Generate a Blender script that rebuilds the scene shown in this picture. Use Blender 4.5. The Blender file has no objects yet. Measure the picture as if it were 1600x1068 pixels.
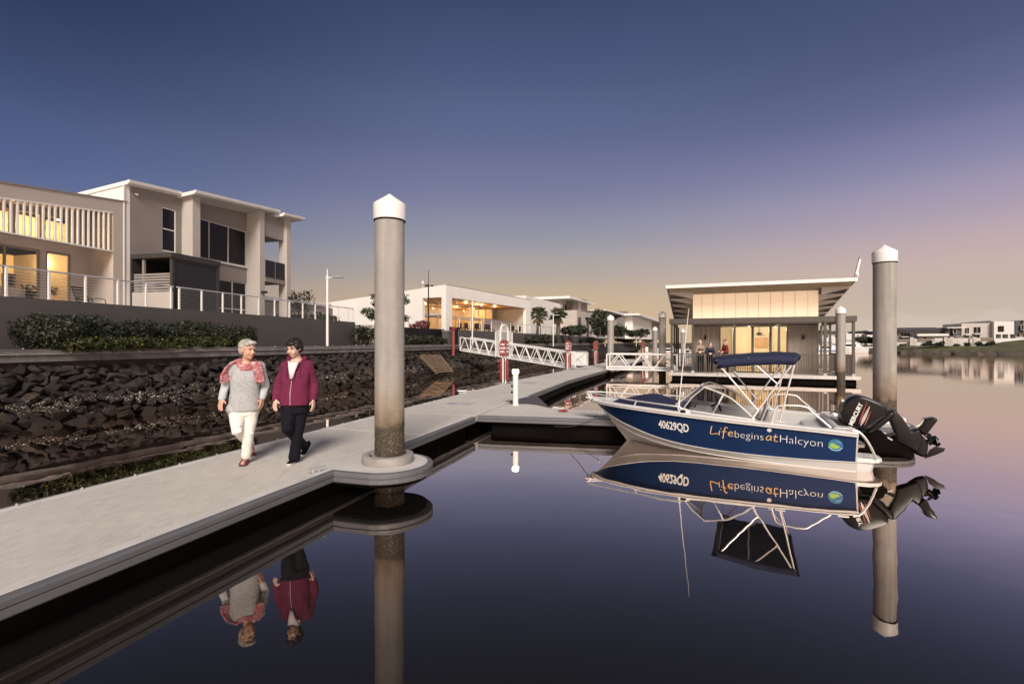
import bpy, bmesh, math, random
from mathutils import Vector, Matrix
from mathutils import noise as mnoise
random.seed(7)
R = math.radians
SC = bpy.context.scene
COL = SC.collection

# ------------------------------------------------------------------ camera, sky, sun, exposure
CAM_Z, FPX = 1.97, 755.6
cam = bpy.data.cameras.new('camera'); camo = bpy.data.objects.new('camera', cam); COL.objects.link(camo)
camo.location = (0, 0, CAM_Z); camo.rotation_euler = (R(90), 0, 0)
cam.sensor_width = 36; cam.lens = 36 * FPX / 1600; cam.clip_start = 0.05; cam.clip_end = 4000
SC.camera = camo
SC.view_settings.view_transform = 'Standard'; SC.view_settings.look = 'None'
SC.view_settings.exposure = 0.0; SC.view_settings.gamma = 1.0
SC.view_settings.use_curve_mapping = False
SC.cycles.use_denoising = True
SC.cycles.max_bounces = 8; SC.cycles.transparent_max_bounces = 12; SC.cycles.sample_clamp_indirect = 4

SUN_EL, SUN_TRAVEL = R(36), (-0.10, 0.99)      # soft light of the sunset glow, from behind the camera

def lin(h):
    h = h.lstrip('#'); c = [int(h[i:i+2], 16) / 255 for i in (0, 2, 4)]
    return tuple((x / 12.92 if x <= .04045 else ((x + .055) / 1.055) ** 2.4) for x in c)

def build_world():
    w = bpy.data.worlds.new('World'); SC.world = w; w.use_nodes = True
    nt = w.node_tree; N = nt.nodes; L = nt.links; N.clear()
    out = N.new('ShaderNodeOutputWorld'); bg = N.new('ShaderNodeBackground'); L.new(bg.outputs[0], out.inputs[0])
    tc = N.new('ShaderNodeTexCoord'); sep = N.new('ShaderNodeSeparateXYZ'); L.new(tc.outputs['Generated'], sep.inputs[0])
    def math_(op, a, b=None, clamp=False):
        m = N.new('ShaderNodeMath'); m.operation = op; m.use_clamp = clamp
        for i, x in enumerate((a, b)):
            if x is None: continue
            if isinstance(x, (int, float)): m.inputs[i].default_value = x
            else: L.new(x, m.inputs[i])
        return m.outputs[0]
    def ramp(fac, stops):
        r = N.new('ShaderNodeValToRGB'); L.new(fac, r.inputs[0]); e = r.color_ramp.elements
        r.color_ramp.interpolation = 'CARDINAL' if len(stops) > 4 else 'EASE'
        while len(e) < len(stops): e.new(0.5)
        for i, (p, c) in enumerate(stops): e[i].position = p; e[i].color = (*c, 1)
        return r.outputs[0]
    def smooth(x, a, b):
        m = N.new('ShaderNodeMapRange'); m.interpolation_type = 'SMOOTHSTEP'; L.new(x, m.inputs[0])
        m.inputs[1].default_value = a; m.inputs[2].default_value = b; return m.outputs[0]
    def mix(f, a, b, typ='MIX'):
        m = N.new('ShaderNodeMix'); m.data_type = 'RGBA'; m.blend_type = typ
        if isinstance(f, (int, float)): m.inputs[0].default_value = f
        else: L.new(f, m.inputs[0])
        for i, x in ((6, a), (7, b)):
            if isinstance(x, tuple): m.inputs[i].default_value = (*x, 1)
            else: L.new(x, m.inputs[i])
        return m.outputs[2]
    up = sep.outputs['Z']
    # far left: slate blue; straight ahead: gold at the horizon up to blue; right: pink up to violet
    rgb = lambda *c: lin('#%02x%02x%02x' % c)
    LEFT = [(0.0, rgb(190, 164, 136)), (.07, rgb(160, 146, 142)), (.14, rgb(122, 124, 146)), (.225, rgb(90, 105, 148)), (.33, rgb(70, 85, 125)), (.45, rgb(45, 58, 92)), (.65, rgb(36, 46, 76)), (1.0, rgb(30, 38, 66))]
    MID = [(0.0, rgb(222, 188, 140)), (.06, rgb(213, 184, 146)), (.12, rgb(190, 174, 158)), (.185, rgb(163, 160, 166)), (.27, rgb(133, 135, 162)), (.36, rgb(107, 114, 150)), (.46, rgb(85, 96, 134)), (.60, rgb(56, 69, 104)), (1.0, rgb(34, 42, 74))]
    RIGHT = [(0.0, rgb(206, 192, 178)), (.07, rgb(200, 185, 173)), (.125, rgb(202, 180, 176)), (.185, rgb(182, 165, 180)), (.25, rgb(152, 146, 176)), (.33, rgb(113, 116, 154)), (.41, rgb(85, 93, 130)), (.60, rgb(58, 67, 104)), (1.0, rgb(36, 40, 74))]
    azim = math_('DIVIDE', sep.outputs['X'], math_('MAXIMUM', math_('POWER', math_('ADD', math_('MULTIPLY', sep.outputs['X'], sep.outputs['X']),
                 math_('MULTIPLY', sep.outputs['Y'], sep.outputs['Y'])), .5), 1e-4))
    c = mix(smooth(azim, -.85, -.05), ramp(up, LEFT), ramp(up, MID)); c = mix(smooth(azim, .05, .78), c, ramp(up, RIGHT))
    # a low bank of cloud on the right horizon
    mp = N.new('ShaderNodeMapping'); mp.inputs['Scale'].default_value = (1, 1, 3.0); L.new(tc.outputs['Generated'], mp.inputs[0])
    nz = N.new('ShaderNodeTexNoise'); nz.inputs['Scale'].default_value = 16; nz.inputs['Detail'].default_value = 6; nz.inputs['Roughness'].default_value = .6
    L.new(mp.outputs[0], nz.inputs[0])
    top = math_('ADD', math_('MULTIPLY', nz.outputs[0], .075), .008)
    body = math_('MULTIPLY', smooth(math_('SUBTRACT', top, up), -.002, .01), smooth(azim, .50, .66))
    c = mix(math_('MULTIPLY', body, .34), c, lin('#e2cfc4'))
    # the glow of the sunset fills the half of the sky behind the camera
    glow = ramp(up, [(0.0, (1.5, 1.0, .66)), (.25, (1.15, .88, .72)), (.6, (.42, .41, .46)), (1.0, (.05, .07, .13))])
    c = mix(smooth(math_('MULTIPLY', sep.outputs['Y'], -1.0), .05, .75), c, glow)
    sky = N.new('ShaderNodeTexSky'); sky.sky_type = 'NISHITA'; sky.sun_disc = False
    sky.sun_elevation = R(1.5); sky.sun_rotation = math.atan2(-SUN_TRAVEL[0], -SUN_TRAVEL[1])
    sc = N.new('ShaderNodeVectorMath'); sc.operation = 'SCALE'; L.new(sky.outputs[0], sc.inputs[0]); sc.inputs['Scale'].default_value = .05
    c = mix(.04, c, sc.outputs[0])
    L.new(c, bg.inputs[0]); bg.inputs[1].default_value = 1.0
build_world()
sl = bpy.data.lights.new('sun', 'SUN'); so = bpy.data.objects.new('sun', sl); COL.objects.link(so)
sl.energy = 4.2; sl.angle = R(21); sl.color = (1, .90, .80)
so.rotation_euler = Vector((SUN_TRAVEL[0] * math.cos(SUN_EL), SUN_TRAVEL[1] * math.cos(SUN_EL), -math.sin(SUN_EL))).to_track_quat('-Z', 'Y').to_euler()

# ------------------------------------------------------------------ materials
def mat(name, col, rough=.55, metal=0.0, var=.14, vs=2.5, bump=0.0, bs=60, stretch=(1, 1, 1), col2=None, spec=.5, coat=0.0, island=0.0, sheen=0.0):
    m = bpy.data.materials.new(name); m.use_nodes = True; nt = m.node_tree; N = nt.nodes; L = nt.links
    b = N['Principled BSDF']; b.inputs['Roughness'].default_value = rough; b.inputs['Metallic'].default_value = metal
    b.inputs['Specular IOR Level'].default_value = spec; b.inputs['Coat Weight'].default_value = coat; b.inputs['Coat Roughness'].default_value = .08
    if sheen: b.inputs['Sheen Weight'].default_value = sheen
    tc = N.new('ShaderNodeTexCoord'); mp = N.new('ShaderNodeMapping'); mp.inputs['Scale'].default_value = stretch
    L.new(tc.outputs['Object'], mp.inputs[0])
    nz = N.new('ShaderNodeTexNoise'); nz.inputs['Scale'].default_value = vs; nz.inputs['Detail'].default_value = 7; nz.inputs['Roughness'].default_value = .62
    L.new(mp.outputs[0], nz.inputs[0])
    rp = N.new('ShaderNodeValToRGB'); L.new(nz.outputs[0], rp.inputs[0])
    c2 = col2 or tuple(min(1, x * (1 + var)) for x in col); c1 = tuple(x * (1 - var) for x in col)
    rp.color_ramp.elements[0].position = .32; rp.color_ramp.elements[1].position = .68
    rp.color_ramp.elements[0].color = (*c1, 1); rp.color_ramp.elements[1].color = (*c2, 1)
    last = rp.outputs[0]
    if island:
        g = N.new('ShaderNodeNewGeometry'); hsv = N.new('ShaderNodeHueSaturation'); L.new(last, hsv.inputs['Color'])
        mr = N.new('ShaderNodeMapRange'); L.new(g.outputs['Random Per Island'], mr.inputs[0]); mr.inputs[3].default_value = 1 - island; mr.inputs[4].default_value = 1 + island
        L.new(mr.outputs[0], hsv.inputs['Value'])
        mh = N.new('ShaderNodeMapRange'); L.new(g.outputs['Random Per Island'], mh.inputs[0]); mh.inputs[3].default_value = .48; mh.inputs[4].default_value = .515
        L.new(mh.outputs[0], hsv.inputs['Hue']); last = hsv.outputs[0]
    L.new(last, b.inputs['Base Color'])
    # slight unevenness of the gloss
    mr2 = N.new('ShaderNodeMapRange'); L.new(nz.outputs[0], mr2.inputs[0]); mr2.inputs[3].default_value = max(0, rough - .06); mr2.inputs[4].default_value = min(1, rough + .06)
    L.new(mr2.outputs[0], b.inputs['Roughness'])
    if bump:
        n2 = N.new('ShaderNodeTexNoise'); n2.inputs['Scale'].default_value = bs; n2.inputs['Detail'].default_value = 5; L.new(mp.outputs[0], n2.inputs[0])
        bp = N.new('ShaderNodeBump'); bp.inputs['Strength'].default_value = bump; bp.inputs['Distance'].default_value = .02; L.new(n2.outputs[0], bp.inputs['Height']); L.new(bp.outputs[0], b.inputs['Normal'])
    return m
def emit(name, col, s):
    m = bpy.data.materials.new(name); m.use_nodes = True; b = m.node_tree.nodes['Principled BSDF']
    b.inputs['Base Color'].default_value = (.8, .8, .8, 1); b.inputs['Emission Color'].default_value = (*col, 1); b.inputs['Emission Strength'].default_value = s
    return m
def glass(name, tint, refl=1.5, rough=.02):
    m = bpy.data.materials.new(name); m.use_nodes = True; N = m.node_tree.nodes; L = m.node_tree.links; N.clear()
    o = N.new('ShaderNodeOutputMaterial'); mx = N.new('ShaderNodeMixShader'); 
    t = N.new('ShaderNodeBsdfTransparent'); t.inputs[0].default_value = (*tint, 1); g = N.new('ShaderNodeBsdfGlossy'); g.inputs['Roughness'].default_value = rough
    lw = N.new('ShaderNodeLayerWeight'); lw.inputs[0].default_value = .5; pw = N.new('ShaderNodeMath'); pw.operation = 'POWER'; L.new(lw.outputs['Facing'], pw.inputs[0]); pw.inputs[1].default_value = 5
    ma = N.new('ShaderNodeMath'); ma.operation = 'MULTIPLY_ADD'; L.new(pw.outputs[0], ma.inputs[0]); ma.inputs[1].default_value = .9; ma.inputs[2].default_value = .045
    L.new(ma.outputs[0], mx.inputs[0]); L.new(t.outputs[0], mx.inputs[1]); L.new(g.outputs[0], mx.inputs[2]); L.new(mx.outputs[0], o.inputs[0])
    return m

M = {}
M['deck'] = mat('deck_concrete', (.47, .435, .39), .8, var=.2, vs=1.3, bump=.25, bs=90, stretch=(1, .55, 1))
M['deck_edge'] = mat('deck_edge_concrete', (.55, .53, .51), .7, var=.1, vs=4, bump=.1)
M['whaler'] = mat('grey_fender', (.115, .118, .128), .5, var=.12, vs=1.5, bump=.06, bs=30, stretch=(1, 1, 4))
M['float'] = mat('black_float', (.0045, .0036, .0034), .8, var=.4, vs=1.2, stretch=(1, 1, 5), spec=.05)
M['alu'] = mat('aluminium', (.55, .56, .57), .38, .55, var=.1, vs=6)
M['steel'] = mat('stainless_tube', (.82, .81, .80), .38, .6, var=.04)
M['white_metal'] = mat('white_painted_metal', (.74, .73, .71), .4, var=.05, vs=3)
M['white'] = mat('white_render', (.76, .73, .69), .75, var=.05, vs=.7, bump=.05, bs=120)
M['cream'] = mat('cream_render', (.44, .40, .365), .8, var=.05, vs=.8, bump=.05, bs=120)
M['taupe'] = mat('taupe_render', (.235, .207, .19), .8, var=.06, vs=.8, bump=.05, bs=120)
M['taupe_pale'] = mat('pale_taupe_render', (.44, .385, .35), .8, var=.06, vs=.7, bump=.05, bs=120)
M['dark'] = mat('charcoal_paint', (.035, .033, .033), .5, var=.1, vs=3)
M['black'] = mat('black_paint', (.010, .010, .011), .5, var=.2, spec=.25)
M['screen'] = mat('dark_roller_screen', (.018, .016, .02), .6, var=.1, vs=30)
M['pane_dark'] = mat('dark_window_glass', (.008, .008, .011), .04, var=.2, vs=.6, spec=.22)
M['wall_grey'] = mat('grey_block_wall', (.088, .080, .077), .85, var=.1, vs=1.2, bump=.1, bs=60)
M['cap'] = mat('weathered_capping', (.14, .128, .122), .85, var=.35, vs=2.0, bump=.35, bs=25)
M['cap_light'] = mat('pale_capping_edge', (.27, .25, .24), .8, var=.25, vs=3, bump=.2)
M['recess'] = mat('dark_recess_wall', (.035, .028, .023), .9, var=.4, vs=2)  # dark brown, mottled at random
M['soil'] = mat('dark_soil', (.018, .014, .012), .95, var=.3, vs=3)
M['terrace'] = mat('terrace_paving', (.3, .28, .26), .85, var=.12)
M['timber'] = mat('old_timber', (.15, .105, .07), .8, var=.3, vs=5, stretch=(1, 8, 8))
M['leaf'] = mat('dark_leaf', (.019, .024, .010), .55, var=.35, vs=1.5, island=.5)
M['leaf_y'] = mat('yellow_green_leaf', (.034, .045, .008), .55, var=.3, vs=2, island=.5)
M['leaf_tree'] = mat('tree_leaf', (.038, .05, .026), .55, var=.3, vs=2, island=.45)
M['palm'] = mat('palm_leaf', (.055, .062, .026), .5, var=.3, vs=2, island=.4)
M['palm_dry'] = mat('dry_palm_leaf', (.20, .14, .08), .8, var=.3, vs=2, island=.4)
M['flower'] = mat('yellow_flower', (.75, .5, .03), .6)
M['red_leaf'] = mat('red_leaf', (.16, .05, .045), .6, var=.3, island=.4)
M['bark'] = mat('bark', (.10, .08, .06), .9, var=.35, vs=8, stretch=(1, 1, .3), bump=.5)
M['brown_clad'] = mat('bronze_cladding', (.20, .168, .138), .55, var=.07, vs=2, stretch=(6, 6, .5))
M['brown_frame'] = mat('bronze_frame', (.070, .058, .050), .5, var=.08)
M['soffit'] = mat('pale_timber_soffit', (.42, .33, .22), .6, var=.15, vs=3, stretch=(1, 7, 1))
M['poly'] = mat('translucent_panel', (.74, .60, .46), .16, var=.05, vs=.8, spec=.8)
M['timber_in'] = mat('honey_timber', (.45, .24, .10), .5, var=.25, vs=2.5, stretch=(1, 6, 6))
M['inside'] = mat('interior_plaster', (.72, .62, .45), .85, var=.05)
M['inside_floor'] = mat('interior_floor', (.35, .25, .16), .4, var=.15)
M['red'] = mat('red_paint', (.26, .035, .035), .4, var=.15, vs=5)
M['red_faded'] = mat('faded_red_paint', (.25, .06, .055), .5, var=.2, vs=5)
M['gel'] = mat('white_gelcoat', (.66, .65, .635), .3, var=.05, vs=2, coat=.3)
M['hull_white'] = mat('white_hull_paint', (.58, .565, .545), .35, var=.10, vs=2.2, stretch=(.6, 1, 6), coat=.2)
M['hull_blue'] = mat('blue_hull_vinyl', (.010, .029, .092), .32, var=.10, vs=.8, spec=.3)
M['navy'] = mat('navy_canvas', (.012, .016, .05), .85, var=.15, vs=6, bump=.15, bs=20)
M['letter_white'] = mat('white_letter_vinyl', (.85, .84, .82), .4, var=.02)
M['letter_orange'] = mat('orange_letter_vinyl', (.78, .48, .21), .4, var=.02)
M['logo_teal'] = mat('logo_teal', (.05, .22, .34), .4, var=.02)
M['logo_blue'] = mat('logo_blue', (.045, .16, .36), .4, var=.02)
M['logo_green'] = mat('logo_green', (.32, .52, .07), .4, var=.15, vs=8)
M['logo_pale'] = mat('logo_pale', (.35, .62, .68), .4, var=.02)
M['motor'] = mat('black_gloss_motor', (.006, .0055, .007), .22, var=.15, vs=2, spec=.3)
M['motor_leg'] = mat('dark_grey_motor_leg', (.007, .0065, .007), .36, var=.15, vs=3, spec=.3)
M['motor_red'] = mat('red_motor_stripe', (.32, .06, .04), .4)
M['motor_silver'] = mat('silver_motor_stripe', (.45, .43, .42), .35, .4)
M['seat'] = mat('pale_grey_vinyl', (.50, .49, .48), .5, var=.06)
M['rope_red'] = mat('red_rope', (.26, .02, .035), .8, var=.25, vs=60)
M['rope_dark'] = mat('dark_rope', (.05, .045, .045), .8)
M['grass'] = mat('bank_grass', (.085, .080, .034), .9, var=.35, vs=.35, bump=.5, bs=3)
M['bank_rock'] = mat('bank_rock', (.075, .062, .052), .9, var=.45, vs=.9, bump=.8, bs=2.5)
M['roof_dark'] = mat('dark_tile_roof', (.075, .068, .07), .7, var=.1, vs=.6)
M['house_grey'] = mat('grey_house_render', (.27, .25, .235), .8, var=.05, vs=.3)
M['house_beige'] = mat('beige_house_render', (.50, .455, .42), .8, var=.04, vs=.3)
M['house_white'] = mat('white_house_render', (.70, .68, .66), .8, var=.04, vs=.3)
M['house_brown'] = mat('brown_house_render', (.27, .135, .07), .8, var=.06, vs=.3)
M['house_dark'] = mat('slate_house_render', (.075, .078, .09), .7, var=.06, vs=.3)
M['fence_pale'] = mat('pale_fence', (.58, .55, .52), .8, var=.08, vs=.4)
M['fence_timber'] = mat('grey_timber_fence', (.22, .175, .145), .85, var=.15, vs=.6)
M['skin'] = mat('skin', (.56, .33, .24), .5, var=.08, vs=9)
M['skin_pale'] = mat('pale_skin', (.60, .40, .32), .5, var=.07, vs=9)
M['hair_grey'] = mat('silver_hair', (.50, .47, .42), .6, var=.35, vs=45, stretch=(1, 1, .3), bump=1.0, bs=70)
M['hair_dark'] = mat('dark_brown_hair', (.013, .008, .006), .5, var=.5, vs=30, stretch=(1, 1, .25), bump=.6, bs=60)
M['knit'] = mat('grey_marl_knit', (.42, .43, .44), .95, var=.30, vs=70, bump=.8, bs=90)
M['knit_pale'] = mat('pale_grey_sleeve', (.47, .50, .52), .9, var=.12, vs=40, bump=.4, bs=90)
M['trouser_white'] = mat('white_denim', (.74, .71, .65), .85, var=.05, vs=5, bump=.8, bs=8)
M['trouser_navy'] = mat('black_navy_denim', (.0045, .005, .010), .85, var=.2, vs=5, bump=.25, bs=9, spec=.2)
M['hoodie'] = mat('plum_hoodie', (.125, .008, .044), .9, var=.16, vs=7, bump=.9, bs=9)
M['tee'] = mat('white_tee', (.74, .72, .70), .9, var=.05, vs=3)
M['maroon'] = mat('maroon_leather', (.11, .022, .022), .5, var=.2)
M['sole'] = mat('pale_sole', (.6, .57, .53), .7)
M['lip'] = mat('lip', (.38, .12, .10), .5); M['teeth'] = mat('teeth', (.8, .76, .7), .3); M['eye'] = mat('eye_dark', (.03, .022, .02), .3)
M['khaki'] = mat('khaki_jacket', (.25, .205, .145), .9, var=.12); M['navy_cloth'] = mat('navy_cloth', (.02, .02, .04), .9)
M['check_red'] = mat('dark_red_shirt', (.16, .018, .022), .9, var=.35, vs=25)
M['cushion'] = mat('red_patterned_cushion', (.45, .09, .08), .85, var=.5, vs=25)
M['wicker'] = mat('white_wicker', (.6, .55, .48), .8, var=.2, vs=20)
M['lamp_warm'] = emit('warm_bollard_light', (1, .78, .36), 7)
M['downlight'] = emit('downlight_glow', (1, .85, .6), 22)
M['glass'] = glass('clear_glass', (.93, .93, .93)); M['glass_boat'] = glass('smoked_acrylic', (.70, .71, .73), 1.45)
M['glass_tint'] = glass('tinted_balustrade_glass', (.10, .11, .14), 1.5)
M['flag'] = mat('white_flag', (.78, .78, .8), .8)

_b = M['poly'].node_tree.nodes['Principled BSDF']; _b.inputs['Emission Color'].default_value = (1, .70, .44, 1); _b.inputs['Emission Strength'].default_value = .42   # the panels emit this glow themselves, in place of lamps behind them
def deck_material():
    m = mat('weathered_deck_concrete', (.60, .565, .515), .8, var=.06, vs=9); nt = m.node_tree; N = nt.nodes; L = nt.links; b = N['Principled BSDF']
    base = b.inputs['Base Color'].links[0].from_socket; g = N.new('ShaderNodeNewGeometry')
    def layer(last, scale, det, lo, hi, dark, st=(1, 1, 1)):
        mp = N.new('ShaderNodeMapping'); mp.inputs['Scale'].default_value = st; L.new(g.outputs['Position'], mp.inputs[0])
        n = N.new('ShaderNodeTexNoise'); n.inputs['Scale'].default_value = scale; n.inputs['Detail'].default_value = det; n.inputs['Roughness'].default_value = .65; L.new(mp.outputs[0], n.inputs[0])
        r = N.new('ShaderNodeMapRange'); L.new(n.outputs[0], r.inputs[0]); r.inputs[1].default_value = lo; r.inputs[2].default_value = hi; r.inputs[3].default_value = dark; r.inputs[4].default_value = 1.0
        x = N.new('ShaderNodeMix'); x.data_type = 'RGBA'; x.blend_type = 'MULTIPLY'; x.inputs[0].default_value = 1; L.new(last, x.inputs[6]); L.new(r.outputs[0], x.inputs[7]); return x.outputs[2], n
    c, _ = layer(base, .55, 6, .34, .60, .90)            # broad damp patches
    c, _ = layer(c, 2.6, 8, .30, .52, .94)               # foot wear
    c, nb = layer(c, 26, 3, .30, .55, .88, (1, .22, 1))  # broom marks across the slab
    c, ns = layer(c, 11, 2, .22, .27, .72)               # small spots
    c, nf = layer(c, 130, 2, .30, .6, .86)               # sand grain
    L.new(c, b.inputs['Base Color'])
    ad = N.new('ShaderNodeMath'); ad.operation = 'ADD'; L.new(nb.outputs[0], ad.inputs[0]); L.new(nf.outputs[0], ad.inputs[1])
    bp = N.new('ShaderNodeBump'); bp.inputs['Strength'].default_value = .25; bp.inputs['Distance'].default_value = .006; L.new(ad.outputs[0], bp.inputs['Height']); L.new(bp.outputs[0], b.inputs['Normal'])
    return m
M['deck'] = deck_material()
def scarf_material():
    m = mat('pink_patterned_scarf', (.52, .17, .18), .9, var=.1); nt = m.node_tree; N = nt.nodes; L = nt.links; b = N['Principled BSDF']
    tc = N.new('ShaderNodeTexCoord'); wv = N.new('ShaderNodeTexNoise'); wv.inputs['Scale'].default_value = 11; wv.inputs['Detail'].default_value = 5
    mp = N.new('ShaderNodeMapping'); mp.inputs['Scale'].default_value = (.7, .7, 1.8); mp.inputs['Rotation'].default_value = (.3, .5, 0); L.new(tc.outputs['Object'], mp.inputs[0]); L.new(mp.outputs[0], wv.inputs[0])
    rp = N.new('ShaderNodeValToRGB'); L.new(wv.outputs[0], rp.inputs[0]); e = rp.color_ramp.elements
    for p, c in [(.36, (.15, .13, .22)), (.43, (.36, .12, .15)), (.50, (.50, .27, .27)), (.56, (.30, .045, .06)), (.62, (.46, .20, .21)), (.68, (.50, .42, .42))]:
        x = e.new(p); x.color = (*c, 1)
    e.remove(e[0]); e.remove(e[len(e) - 1]); L.new(rp.outputs[0], b.inputs['Base Color']); return m
M['scarf'] = scarf_material()
def pile_material():
    m = mat('spun_concrete_pile', (.31, .29, .268), .75, var=.14, vs=3, stretch=(1, 1, .5)); nt = m.node_tree; N = nt.nodes; L = nt.links; b = N['Principled BSDF']
    base = b.inputs['Base Color'].links[0].from_socket
    tc = N.new('ShaderNodeTexCoord'); sep = N.new('ShaderNodeSeparateXYZ'); L.new(tc.outputs['Object'], sep.inputs[0])
    nz = N.new('ShaderNodeTexNoise'); nz.inputs['Scale'].default_value = 5; nz.inputs['Detail'].default_value = 8; L.new(tc.outputs['Object'], nz.inputs[0])
    ad = N.new('ShaderNodeMath'); ad.operation = 'MULTIPLY_ADD'; L.new(nz.outputs[0], ad.inputs[0]); ad.inputs[1].default_value = .60; L.new(sep.outputs[2], ad.inputs[2])
    rp = N.new('ShaderNodeValToRGB'); mr = N.new('ShaderNodeMapRange'); mr.inputs[1].default_value = 0; mr.inputs[2].default_value = 2.0; L.new(ad.outputs[0], mr.inputs[0]); L.new(mr.outputs[0], rp.inputs[0])
    e = rp.color_ramp.elements; e[0].position = 0; e[0].color = (.10, .085, .07, 1); e[1].position = 1; e[1].color = (1, 1, 1, 1)
    for p, c in [(.26, (.10, .085, .065, 1)), (.56, (.17, .135, .095, 1)), (.60, (.55, .43, .31, 1)), (.73, (.86, .76, .64, 1)), (.90, (1, .98, .96, 1))]:
        x = e.new(p); x.color = c
    sp = N.new('ShaderNodeTexNoise'); sp.inputs['Scale'].default_value = 45; sp.inputs['Detail'].default_value = 3; L.new(tc.outputs['Object'], sp.inputs[0])
    mul = N.new('ShaderNodeMix'); mul.data_type = 'RGBA'; mul.blend_type = 'MULTIPLY'; mul.inputs[0].default_value = 1; L.new(base, mul.inputs[6]); L.new(rp.outputs[0], mul.inputs[7])
    # trowel rings round the shaft and pits in the growth
    mp = N.new('ShaderNodeMapping'); mp.inputs['Scale'].default_value = (2, 2, 55); L.new(tc.outputs['Object'], mp.inputs[0])
    n3 = N.new('ShaderNodeTexNoise'); n3.inputs['Scale'].default_value = 1.6; n3.inputs['Detail'].default_value = 4; L.new(mp.outputs[0], n3.inputs[0])
    mr3 = N.new('ShaderNodeMapRange'); L.new(n3.outputs[0], mr3.inputs[0]); mr3.inputs[1].default_value = .3; mr3.inputs[2].default_value = .7; mr3.inputs[3].default_value = .94; mr3.inputs[4].default_value = 1.03
    m2 = N.new('ShaderNodeMix'); m2.data_type = 'RGBA'; m2.blend_type = 'MULTIPLY'; m2.inputs[0].default_value = 1; L.new(mul.outputs[2], m2.inputs[6]); L.new(mr3.outputs[0], m2.inputs[7])
    mps = N.new('ShaderNodeMapping'); mps.inputs['Scale'].default_value = (9, 9, .45); L.new(tc.outputs['Object'], mps.inputs[0])
    nst = N.new('ShaderNodeTexNoise'); nst.inputs['Scale'].default_value = 1.3; nst.inputs['Detail'].default_value = 6; L.new(mps.outputs[0], nst.inputs[0])
    mst = N.new('ShaderNodeMapRange'); L.new(nst.outputs[0], mst.inputs[0]); mst.inputs[1].default_value = .32; mst.inputs[2].default_value = .56; mst.inputs[3].default_value = .80; mst.inputs[4].default_value = 1.03
    m2b = N.new('ShaderNodeMix'); m2b.data_type = 'RGBA'; m2b.blend_type = 'MULTIPLY'; m2b.inputs[0].default_value = 1; L.new(m2.outputs[2], m2b.inputs[6]); L.new(mst.outputs[0], m2b.inputs[7]); m2 = m2b
    belt = N.new('ShaderNodeMapRange'); L.new(ad.outputs[0], belt.inputs[0]); belt.inputs[1].default_value = 1.16; belt.inputs[2].default_value = 1.05
    spk = N.new('ShaderNodeMapRange'); L.new(sp.outputs[0], spk.inputs[0]); spk.inputs[1].default_value = .52; spk.inputs[2].default_value = .70; spk.inputs[4].default_value = .8
    mk = N.new('ShaderNodeMath'); mk.operation = 'MULTIPLY'; L.new(belt.outputs[0], mk.inputs[0]); L.new(spk.outputs[0], mk.inputs[1])
    m4 = N.new('ShaderNodeMix'); m4.data_type = 'RGBA'; L.new(mk.outputs[0], m4.inputs[0]); L.new(m2.outputs[2], m4.inputs[6]); m4.inputs[7].default_value = (.20, .165, .12, 1)
    L.new(m4.outputs[2], b.inputs['Base Color'])
    bp = N.new('ShaderNodeBump'); bp.inputs['Strength'].default_value = .25; bp.inputs['Distance'].default_value = .006
    s2 = N.new('ShaderNodeMath'); s2.operation = 'ADD'; L.new(n3.outputs[0], s2.inputs[0]); L.new(sp.outputs[0], s2.inputs[1]); L.new(s2.outputs[0], bp.inputs['Height']); L.new(bp.outputs[0], b.inputs['Normal'])
    return m
M['pile'] = pile_material()
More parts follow.
